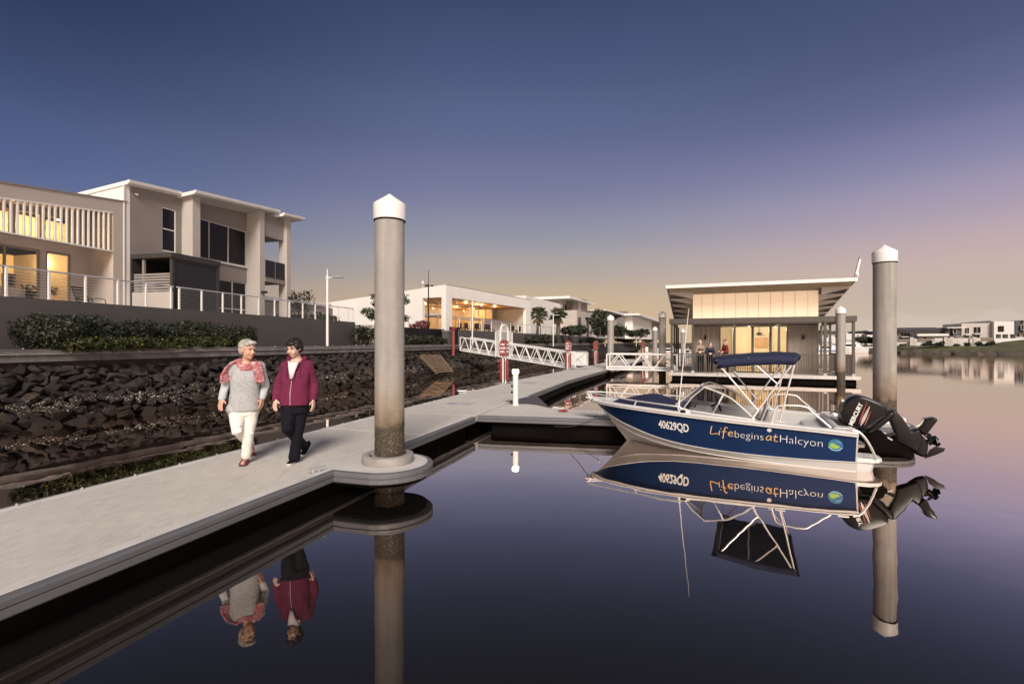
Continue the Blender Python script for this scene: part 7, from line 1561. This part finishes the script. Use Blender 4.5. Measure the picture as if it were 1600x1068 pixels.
def woman_grey():
    fr = frame_at(382, 723, ZD)
    J = lambda zx, zy, d=0.0: (lambda h: Vector((h[0], -d, h[1] - ZD)))(fr.hit(320 + zx * .2153, 510 + zy * .2153, -d))
    t = thing('person', 'silver haired woman in grey knit top, white trousers and pink scarf walking on the dock', 'person', (fr.o.x, fr.o.y, ZD + .002), fr.rz)
    HC = J(312, 172, .06); neck = J(306, 255, .0); shL, shR = J(208, 292, -.03), J(398, 292, .03)
    elL, elR = J(150, 430, -.10), J(440, 425, -.02); wrL, wrR = J(122, 528, .02), J(418, 522, .06)
    pel = J(286, 575, .0); hipL, hipR = J(232, 610, .01), J(335, 610, 0); knL, knR = J(236, 752, .13), J(318, 765, .05); anR = J(300, 945, .02); anL = J(337, 862, -.46)
    toeR = Vector((anR.x - .04, anR.y - .15, .03)); heelR = Vector((anR.x + .0, anR.y + .045, .045)); toeL = Vector((anL.x + .02, anL.y - .07, .035))
    body = MB(); P, rot = head_geo(body, HC, R(38), R(4), 1.02)
    capsule(body, HC + Vector((0, .03, -.06)), .055, neck + Vector((0, .02, .0)), .062)
    rings_body(body, [(pel + Vector((0, 0, -.08)), .15, .10, 0), (pel + Vector((0, 0, .10)), .15, .10, 0), (pel + Vector((.01, 0, .28)), .14, .095, 0), (neck + Vector((0, .0, -.16)), .16, .10, 0), (neck + Vector((0, .01, -.07)), .13, .08, 0), (neck + Vector((0, .01, 0)), .06, .06, 0)])
    for s, e, w in ((shL, elL, wrL), (shR, elR, wrR)): chain(body, [(s, .05), (e, .038), (w, .026)])
    for h, k, a in ((hipL, knL, anL), (hipR, knR, anR)): chain(body, [(h, .085), (k, .055), (a, .038)])
    capsule(body, heelR, .032, toeR, .026)
    capsule(body, anL, .034, toeL, .026)
    hand(body, wrL, elL, (.5, -.8, 0), .55); hand(body, wrR, elR, (-.5, -.8, 0), .7)
    remesh(body, 'body', M['skin'], .0065, t, 3)
    face_parts(t, P, rot, 1.02)
    # hair: short, swept up from the forehead
    hb = MB(); hb.ell(P(0, .030, .050), (.083, .094, .080), 20, 14, 0, rot); hb.ell(P(0, .062, .0), (.076, .066, .072), 18, 12, 0, rot); hb.ell(P(.02, -.045, .098), (.058, .050, .028), 16, 10, 0, rot); hb.ell(P(-.045, -.035, .08), (.036, .045, .030), 14, 9, 0, rot)
    rnd = random.Random(1)
    for k in range(46):
        a = rnd.uniform(0, 6.28); e = rnd.uniform(.15, 1.4); d = Vector((math.cos(a) * math.cos(e), math.sin(a) * math.cos(e) + .12, math.sin(e))); c = P(d.x * .080, .022 + d.y * .088, .042 + d.z * .082)
        tip = c + rot @ (Vector((d.x * .3 + .5, d.y * .3 - .3, d.z * .4)) * .026); capsule(hb, c, .012, tip, .006, 8)
    remesh(hb, 'hair', M['hair_grey'], .006, t, 1, (.0022, 45, 30)); loose_hair(t, P, rot, 'hair_grey', 31, 320, .8, .1)
    # knit top with uneven hem, pale sleeves
    kb = MB(); hem = pel + Vector((0, 0, -.015))
    rings_body(kb, [(hem + Vector((-.005, 0, -.045)), .188, .145, 0), (hem + Vector((0, 0, .05)), .180, .14, 0), (pel + Vector((.01, -.005, .20)), .170, .132, 0), (pel + Vector((.012, -.015, .34)), .172, .142, 0), (neck + Vector((.0, -.012, -.19)), .182, .138, 0), (neck + Vector((0, 0, -.10)), .168, .108, 0), (neck + Vector((0, .012, -.035)), .105, .08, 0)], p=2.6)
    kb.ell(pel + Vector((-.16, -.0, -.03)), (.05, .11, .07), 12, 8); capsule(kb, shL, .072, shL.lerp(elL, .3), .062); capsule(kb, shR, .072, shR.lerp(elR, .3), .062)
    for k in range(9): a = k * 2.4; capsule(kb, hem + Vector((.172 * math.cos(a), .128 * math.sin(a), -.04)), .016, pel + Vector((.15 * math.cos(a + .1), .12 * math.sin(a + .1), .22)), .008, 8)
    remesh(kb, 'knit_top', M['knit'], .009, t, 4, (.004, 7, 2.5))
    for s, e, w in ((shL, elL, wrL), (shR, elR, wrR)):
        sb = MB(); chain(sb, [(s, .066), (s.lerp(e, .5), .058), (e, .054), (e.lerp(w, .55), .046), (e.lerp(w, .90), .046)])
        for k in range(3): c = e.lerp(w, .1 + .2 * k); capsule(sb, c + Vector((-.03, -.035, 0)), .014, c + Vector((.035, -.03, .02)), .012, 8)
        remesh(sb, 'sleeve', M['knit_pale'], .009, t, 3, (.004, 10, 9))
    # white trousers
    tb = MB(); rings_body(tb, [(pel + Vector((0, 0, -.12)), .163, .118, 0), (pel + Vector((0, 0, .0)), .165, .118, 0), (pel + Vector((0, 0, .06)), .155, .11, 0)])
    chain(tb, [(hipL, .102), (hipL.lerp(knL, .5), .086), (knL, .066), (knL.lerp(anL, .5), .062), (anL.lerp(knL, .12), .056)]); chain(tb, [(hipR, .102), (hipR.lerp(knR, .5), .088), (knR, .070), (knR.lerp(anR, .5), .063), (anR.lerp(knR, .06), .058)])
    for k_, a_ in ((knL, .0), (knR, .03)): capsule(tb, k_ + Vector((-.05, -.05, -.03)), .014, k_ + Vector((.045, -.055, -.012)), .012, 8); capsule(tb, k_ + Vector((-.05, -.045, .05)), .012, k_ + Vector((.04, -.055, .07)), .010, 8)
    for h_ in (hipL, hipR): capsule(tb, h_ + Vector((-.06, -.085, .02)), .012, h_ + Vector((.05, -.09, -.03)), .010, 8)
    remesh(tb, 'trousers', M['trouser_white'], .010, t, 3, (.0055, 6, 5))
    # sandals: sole and straps
    sb = MB(); fwd = (toeR - heelR); fwd.z = 0; L_ = fwd.length; fwd.normalize(); sd = Vector((-fwd.y, fwd.x, 0))
    prof = [(-.035, -.034), (-.04, .0), (-.035, .034), (L_ * .5, .04), (L_ + .02, .044), (L_ + .035, .0), (L_ + .02, -.042), (L_ * .5, -.034)]
    base = Vector((heelR.x, heelR.y, 0)); sb.prism(prof, lambda u, w, z: base + fwd * u + sd * w + Vector((0, 0, z)), .0, .024); so_ = sb.build('sandal', M['maroon'], t, bevel=.006)
    for f, hh in ((.30, .085), (.72, .056), (.95, .045)):
        mb = MB(); c = base + fwd * (L_ * f); mb.tube([c + sd * .045 + Vector((0, 0, .02)), c + sd * .03 + Vector((0, 0, hh * .85)), c + Vector((0, 0, hh)), c - sd * .03 + Vector((0, 0, hh * .85)), c - sd * .042 + Vector((0, 0, .02))], .010, 8); mb.build('strap', M['maroon'], so_)
    sb = MB(); b2 = toeL + Vector((0, 0, -.030)); up = (anL + Vector((0, .07, -.01)) - b2); sb.tube([b2 + Vector((0, -.03, .0)), b2.lerp(b2 + up, .5), b2 + up], [.038, .036, .032], 10); sb.build('sandal', M['maroon'], t, smooth=True)
    # scarf: cowl round the neck, two ends hanging over the shoulders
    sc = MB()
    for k in range(22):
        a0, a1 = 2 * math.pi * k / 22, 2 * math.pi * (k + 1) / 22
        f = lambda a: neck + Vector((.090 * math.cos(a), .082 * math.sin(a) - .012, -.012 - .062 * max(0, -math.sin(a)) + .02 * math.sin(3 * a)))
        capsule(sc, f(a0), .034, f(a1), .034, 8); capsule(sc, f(a0) + Vector((0, -.012, -.035)), .026, f(a1) + Vector((0, -.012, -.035)), .026, 8)
    def drape(path, w, th=.016):
        for q in (-1, -.33, .33, 1):
            for (p0, d0), (p1, d1) in zip(path[:-1], path[1:]): capsule(sc, Vector(p0) + Vector(d0) * w * q, th, Vector(p1) + Vector(d1) * w * q, th, 8)
    s1 = shL + Vector((.0, -.02, .07))
    drape([(neck + Vector((-.07, 0, -.01)), (0, .6, .3)), (s1 + Vector((.04, 0, .015)), (.2, .8, .1)), (s1 + Vector((-.045, -.02, -.06)), (.5, .75, .1)), (shL + Vector((-.085, -.035, -.09)), (.75, .5, .1)), (shL + Vector((-.088, -.04, -.19)), (.85, .3, .1))], .058)
    s2 = shR + Vector((-.06, -.085, .05))
    drape([(neck + Vector((.08, -.03, -.01)), (.6, .3, 0)), (s2 + Vector((.02, .0, .0)), (.8, .3, 0)), (s2 + Vector((.045, -.035, -.12)), (.9, .2, 0)), (s2 + Vector((.062, -.035, -.24)), (.9, .1, 0))], .045, .019)
    remesh(sc, 'scarf', M['scarf'], .008, t, 2, (.005, 14, 6))
woman_grey()

def woman_plum():
    fr = frame_at(457, 722, ZD)
    J = lambda zx, zy, d=0.0: (lambda h: Vector((h[0], -d, h[1] - ZD)))(fr.hit(320 + zx * .2153, 510 + zy * .2153, -d))
    t = thing('person', 'dark haired woman in plum zip hoodie and black trousers walking on the dock', 'person', (fr.o.x, fr.o.y, ZD + .002), fr.rz)
    HC = J(648, 158, .05); neck = J(668, 232, .0); shL, shR = J(590, 284, -.06), J(752, 280, .06)
    elL, elR = J(532, 420, -.12), J(795, 415, .02); wrL, wrR = J(513, 532, .02), J(789, 535, .10)
    pel = J(656, 560, 0); hipL, hipR = J(612, 600, .02), J(700, 600, 0); knL, knR = J(598, 735, .13), J(676, 755, .04); anF = J(650, 955, .02); anB = J(722, 872, -.46)
    # the leg on the image left swings back under the body; the other one is planted
    body = MB(); P, rot = head_geo(body, HC, R(-40), R(14), 1.0)
    capsule(body, HC + Vector((0, .03, -.06)), .052, neck + Vector((0, .02, 0)), .060)
    yw = R(-16)
    rings_body(body, [(pel + Vector((0, 0, -.08)), .15, .10, yw), (pel + Vector((0, 0, .1)), .15, .10, yw), (pel + Vector((.01, 0, .3)), .14, .10, yw), (neck + Vector((0, 0, -.16)), .16, .10, yw), (neck + Vector((0, .01, -.07)), .13, .08, yw), (neck, .06, .06, yw)])
    for s, e, w in ((shL, elL, wrL), (shR, elR, wrR)): chain(body, [(s, .05), (e, .038), (w, .026)])
    chain(body, [(hipL, .085), (knL, .055), (anF, .036)]) if False else None
    chain(body, [(hipR, .085), (knR, .055), (anF, .038)]); chain(body, [(hipL, .085), (knL, .055), (anB, .036)])
    hand(body, wrL, elL, (.4, -.85, 0), .6); hand(body, wrR, elR, (-.35, -.85, 0), .8)
    remesh(body, 'body', M['skin_pale'], .0065, t, 3)
    face_parts(t, P, rot, 1.0, brow='hair_dark')
    hb = MB(); hb.ell(P(0, .030, .048), (.088, .098, .084), 20, 14, 0, rot); hb.ell(P(0, .068, -.005), (.082, .062, .080), 18, 12, 0, rot); hb.ell(P(.0, -.060, .080), (.070, .034, .030), 18, 10, 0, rot); hb.ell(P(.068, .0, .035), (.026, .055, .055), 14, 9, 0, rot); hb.ell(P(-.066, -.01, .045), (.024, .05, .04), 14, 9, 0, rot)
    rnd = random.Random(5)
    for k in range(60):
        a = rnd.uniform(0, 6.28); e = rnd.uniform(-.3, 1.4); d = Vector((math.cos(a) * math.cos(e), abs(math.sin(a) * math.cos(e)) if e < .5 else math.sin(a) * math.cos(e), math.sin(e))); c = P(d.x * .084, .024 + d.y * .092, .04 + d.z * .086)
        tip = c + rot @ (Vector((d.x * .6, d.y * .6 - .1, d.z * .5 - .35)) * .030); capsule(hb, c, .013, tip, .006, 8)
    for x in (-.055, -.03, -.005, .02, .045): capsule(hb, P(x, -.055, .085), .014, P(x - .012, -.088, .050), .007, 8)
    remesh(hb, 'hair', M['hair_dark'], .006, t, 1, (.0022, 45, 30)); loose_hair(t, P, rot, 'hair_dark', 32, 340, -.2, -.6)
    # hoodie, open at the neck over a white tee
    kb = MB(); X = Vector((math.cos(yw), math.sin(yw), 0)); Yf = Vector((math.sin(yw), -math.cos(yw), 0))
    rings_body(kb, [(pel + Vector((0, 0, -.01)), .182, .145, yw), (pel + Vector((0, 0, .04)), .190, .15, yw), (pel + Vector((.005, 0, .12)), .186, .150, yw), (pel + Vector((.012, -.01, .30)), .178, .15, yw), (neck + Vector((.0, -.01, -.19)), .186, .142, yw), (neck + Vector((0, 0, -.10)), .160, .11, yw), (neck + Vector((.005, .02, -.035)), .10, .075, yw)], p=2.6)
    capsule(kb, shL, .068, shL.lerp(elL, .35), .060); capsule(kb, shR, .068, shR.lerp(elR, .35), .060)
    for k in range(8): a = k * 2.4 + .3; capsule(kb, pel + Vector((.172 * math.cos(a), .13 * math.sin(a), .03)), .016, pel + Vector((.165 * math.cos(a + .2), .13 * math.sin(a + .2), .22)), .009, 8)
    for k in range(12):   # hood lying round the neck
        a0, a1 = R(-10 + 200 * k / 12), R(-10 + 200 * (k + 1) / 12); f = lambda a: neck + Vector((.098 * math.cos(a), .085 * math.sin(a) + .02, -.005 + .03 * max(0, math.sin(a))))
        capsule(kb, f(a0), .034, f(a1), .034, 10)
    tip = neck + Yf * .158 + X * (-.012) + Vector((0, 0, -.275))
    capsule(kb, neck + X * .088 + Yf * .05 + Vector((0, 0, -.04)), .026, tip, .016, 10); capsule(kb, neck - X * .088 + Yf * .05 + Vector((0, 0, -.04)), .026, tip, .016, 10)
    for s, e, w in ((shL, elL, wrL), (shR, elR, wrR)):
        chain(kb, [(s, .066), (s.lerp(e, .5), .060), (e, .056), (e.lerp(w, .6), .048), (e.lerp(w, .92), .042)])
        for k in range(4): c = e.lerp(w, .02 + .2 * k); capsule(kb, c + Vector((-.035, -.04, -.01)), .014, c + Vector((.04, -.035, .025)), .012, 8)
    capsule(kb, pel + Yf * .135 + X * .06 + Vector((0, 0, .13)), .012, pel + Yf * .125 + X * .11 + Vector((0, 0, .26)), .010, 8)
    remesh(kb, 'hoodie', M['hoodie'], .009, t, 3, (.0055, 8, 4))
    # white tee shown in the V of the open zip
    v = MB(); n0 = neck + Yf * .118; pts = [neck - X * .066 + Yf * .075 + Vector((0, 0, -.035)), neck + Yf * .095 + Vector((0, 0, -.062)), neck + X * .066 + Yf * .075 + Vector((0, 0, -.035)), tip + X * .010 + Yf * .006 + Vector((0, 0, .02)), tip - X * .010 + Yf * .006 + Vector((0, 0, .02))]
    v2 = [p + Yf * .045 for p in pts[:3]]; mid = [p.lerp(tip, .45) + Yf * .052 for p in (pts[0], pts[2])]
    v.loft([[v2[0], v2[1], v2[2]], [mid[0], (mid[0] + mid[1]) / 2 + Yf * .012, mid[1]], [pts[4] + Yf * .01, tip + Yf * .018 + Vector((0, 0, .02)), pts[3] + Yf * .01]], 0, False, False)
    te = v.build('white_tee', M['tee'], t, smooth=True); so_ = te.modifiers.new('solid', 'SOLIDIFY'); so_.thickness = .03; so_.offset = 1
    mb = MB(); mb.tube([tip + Yf * .02, pel + Yf * .155 - X * .02 + Vector((0, 0, .16)), pel + Yf * .150 - X * .022 + Vector((0, 0, .0))], .004, 6); mb.build('zip', M['seat'], t)
    for sx in (-1, 1): mb = MB(); mb.tube([neck + X * sx * .075 + Yf * .105 + Vector((0, 0, -.07)), neck + X * sx * .08 + Yf * .155 + Vector((0, 0, -.16)), neck + X * sx * .078 + Yf * .162 + Vector((0, 0, -.25))], .004, 6); mb.build('drawstring', M['hoodie'], t)
    tb = MB(); rings_body(tb, [(pel + Vector((0, 0, -.12)), .163, .120, yw), (pel + Vector((0, 0, 0)), .165, .118, yw), (pel + Vector((0, 0, .06)), .155, .11, yw)])
    chain(tb, [(hipR, .100), (hipR.lerp(knR, .5), .088), (knR, .072), (knR.lerp(anF, .5), .068), (anF.lerp(knR, .04), .072)]); chain(tb, [(hipL, .100), (hipL.lerp(knL, .5), .088), (knL, .074), (knL.lerp(anB, .5), .066), (anB.lerp(knL, .10), .064)])
    for k_ in (knL, knR): capsule(tb, k_ + Vector((-.05, -.05, -.03)), .014, k_ + Vector((.045, -.055, -.012)), .012, 8); capsule(tb, k_ + Vector((-.05, -.045, .06)), .012, k_ + Vector((.04, -.055, .08)), .010, 8)
    remesh(tb, 'trousers', M['trouser_navy'], .010, t, 3, (.006, 6, 5))
    # slip-on shoes
    def shoe(heel, toe, up):
        d = (toe - heel).normalized(); L_ = (toe - heel).length; sd = d.cross(up).normalized(); u2 = sd.cross(d); fn = lambda u, w, z: heel + d * u + sd * w + u2 * z
        prof = [(-.03, -.028), (-.038, 0), (-.03, .028), (L_ * .5, .035), (L_ * .88, .042), (L_ + .02, .024), (L_ + .026, 0), (L_ + .02, -.026), (L_ * .88, -.040), (L_ * .5, -.034)]
        mb = MB(); mb.prism(prof, fn, 0, .024); s_ = mb.build('shoe', M['sole'], t, bevel=.007)
        mb = MB(); rows = []
        for u, w, hgt in ((-.03, .024, .075), (.0, .034, .088), (L_ * .35, .034, .085), (L_ * .65, .040, .058), (L_ * .9, .038, .040), (L_ + .012, .02, .026)): rows.append([fn(u, w * math.cos(R(a)), .022 + (hgt - .02) * math.sin(R(a))) for a in range(0, 181, 20)])
        mb.loft(rows); mb.build('shoe_upper', M['trouser_navy'], s_, smooth=True)
    hb_ = Vector((anF.x + .01, anF.y + .04, .0)); shoe(hb_, hb_ + Vector((-.075, -.185, 0)), Vector((0, 0, 1)))
    hb2 = anB + Vector((.06, .03, .0)); toe2 = Vector((anB.x - .02, anB.y - .10, .0)); shoe(hb2, toe2, Vector((-.2, -.6, .75)))
woman_plum()

def far_person(label, px, y_loc, skin, hair, top, legs, top_name, lean=.0, yaw=0.0, hat=None, h=1.70, arms='rail'):
    x_ = FP.hx(px, y_loc); w = FP.w(x_, y_loc); t = thing('person', label, 'person', (w[0], w[1], ZD + .002), FP.rz); s = h / 1.70
    V = lambda x, y, z: Vector((x * s, y * s, z * s))
    pel = V(0, .06, .90); neck = V(0, -.02 - lean, 1.42); HC = V(.0, -.05 - lean, 1.57)
    rz = Matrix.Rotation(yaw, 3, 'Z'); Y = lambda v: rz @ v
    sh = [Y(V(-.17, 0, 1.36)) + V(0, -.01 - lean, 0), Y(V(.17, 0, 1.36)) + V(0, -.01 - lean, 0)]
    if arms == 'rail': el = [sh[0] + V(-.07, -.08, -.26), sh[1] + V(.07, -.08, -.26)]; wr = [V(-.06, -.26 - lean * .5, 1.10), V(.06, -.27 - lean * .5, 1.09)]
    else: el = [sh[0] + V(-.03, -.10, -.26), sh[1] + V(.05, -.06, -.27)]; wr = [el[0] + Y(V(.06, -.2, .02)), el[1] + Y(V(-.02, -.2, .0))]
    an = [V(-.09, .08, .08), V(.10, .04, .08)]; kn = [V(-.09, .02, .48), V(.10, -.0, .48)]; hp = [V(-.085, .05, .86), V(.085, .05, .86)]
    b = MB(); P, rot = head_geo(b, HC, yaw, R(6), 1.0 * s); capsule(b, HC + V(0, .03, -.06), .052 * s, neck, .06 * s)
    rings_body(b, [(pel - V(0, 0, .06), .15 * s, .10 * s, yaw), (pel + V(0, -.03, .26), .14 * s, .10 * s, yaw), (neck - V(0, 0, .12), .15 * s, .1 * s, yaw), (neck, .06 * s, .06 * s, yaw)], 18)
    for i in (0, 1): chain(b, [(sh[i], .05 * s), (el[i], .04 * s), (wr[i], .028 * s)], 10); chain(b, [(hp[i], .085 * s), (kn[i], .055 * s), (an[i], .04 * s)], 10); hand(b, wr[i], el[i], (1 - 2 * i, -.2, 0), .8, s)
    remesh(b, 'body', M[skin], .012, t, 2)
    hb = MB(); hb.ell(P(0, .03, .045), (.086 * s, .096 * s, .082 * s), 16, 10, 0, rot); hb.ell(P(0, .06, -.01), (.078 * s, .06 * s, .07 * s), 14, 9, 0, rot); hb.build('hair', M[hair], t, smooth=True)
    if hat: mb = MB(); mb.ell(P(0, .015, .085), (.09 * s, .1 * s, .055 * s), 16, 9, 0, rot); mb.ell(P(0, -.10, .065), (.06 * s, .06 * s, .012 * s), 12, 6, 0, rot); mb.build('cap', M[hat], t, smooth=True)
    k = MB(); rings_body(k, [(pel - V(0, 0, .04), .19 * s, .145 * s, yaw), (pel + V(0, -.01, .10), .185 * s, .14 * s, yaw), (pel + V(0, -.03, .28), .19 * s, .145 * s, yaw), (neck - V(0, 0, .17), .20 * s, .14 * s, yaw), (neck - V(0, 0, .08), .175 * s, .11 * s, yaw), (neck - V(0, -.01, .0), .085 * s, .075 * s, yaw)], 18)
    for i in (0, 1): chain(k, [(sh[i], .075 * s), (el[i], .062 * s), (el[i].lerp(wr[i], .85), .05 * s)], 10)
    remesh(k, top_name, M[top], .014, t, 2)
    l = MB(); rings_body(l, [(pel - V(0, 0, .1), .165 * s, .12 * s, yaw), (pel + V(0, 0, .05), .16 * s, .115 * s, yaw)], 16)
    for i in (0, 1): chain(l, [(hp[i], .1 * s), (kn[i], .075 * s), (an[i] + V(0, 0, .02), .068 * s)], 10)
    remesh(l, 'trousers', M[legs], .014, t, 2)
    for i in (0, 1): mb = MB(); mb.ell(an[i] + V(0, -.05, -.035), (.05 * s, .13 * s, .045 * s), 12, 8); mb.build('shoe', M['black'], t, smooth=True)
far_person('white haired man in khaki jacket leaning on the pavilion railing', 1094, .34, 'skin_pale', 'hair_grey', 'khaki', 'trouser_navy', 'jacket', .10, R(35), None, 1.70)
far_person('dark haired woman in navy top leaning on the pavilion railing', 1109.5, .34, 'skin_pale', 'hair_dark', 'navy_cloth', 'trouser_navy', 'top', .08, R(25), None, 1.58)
far_person('man in dark red checked shirt and red cap standing in profile on the pavilion deck', 1133, .48, 'skin', 'hair_grey', 'check_red', 'trouser_navy', 'shirt', .02, R(-70), 'red', 1.72, 'talk')
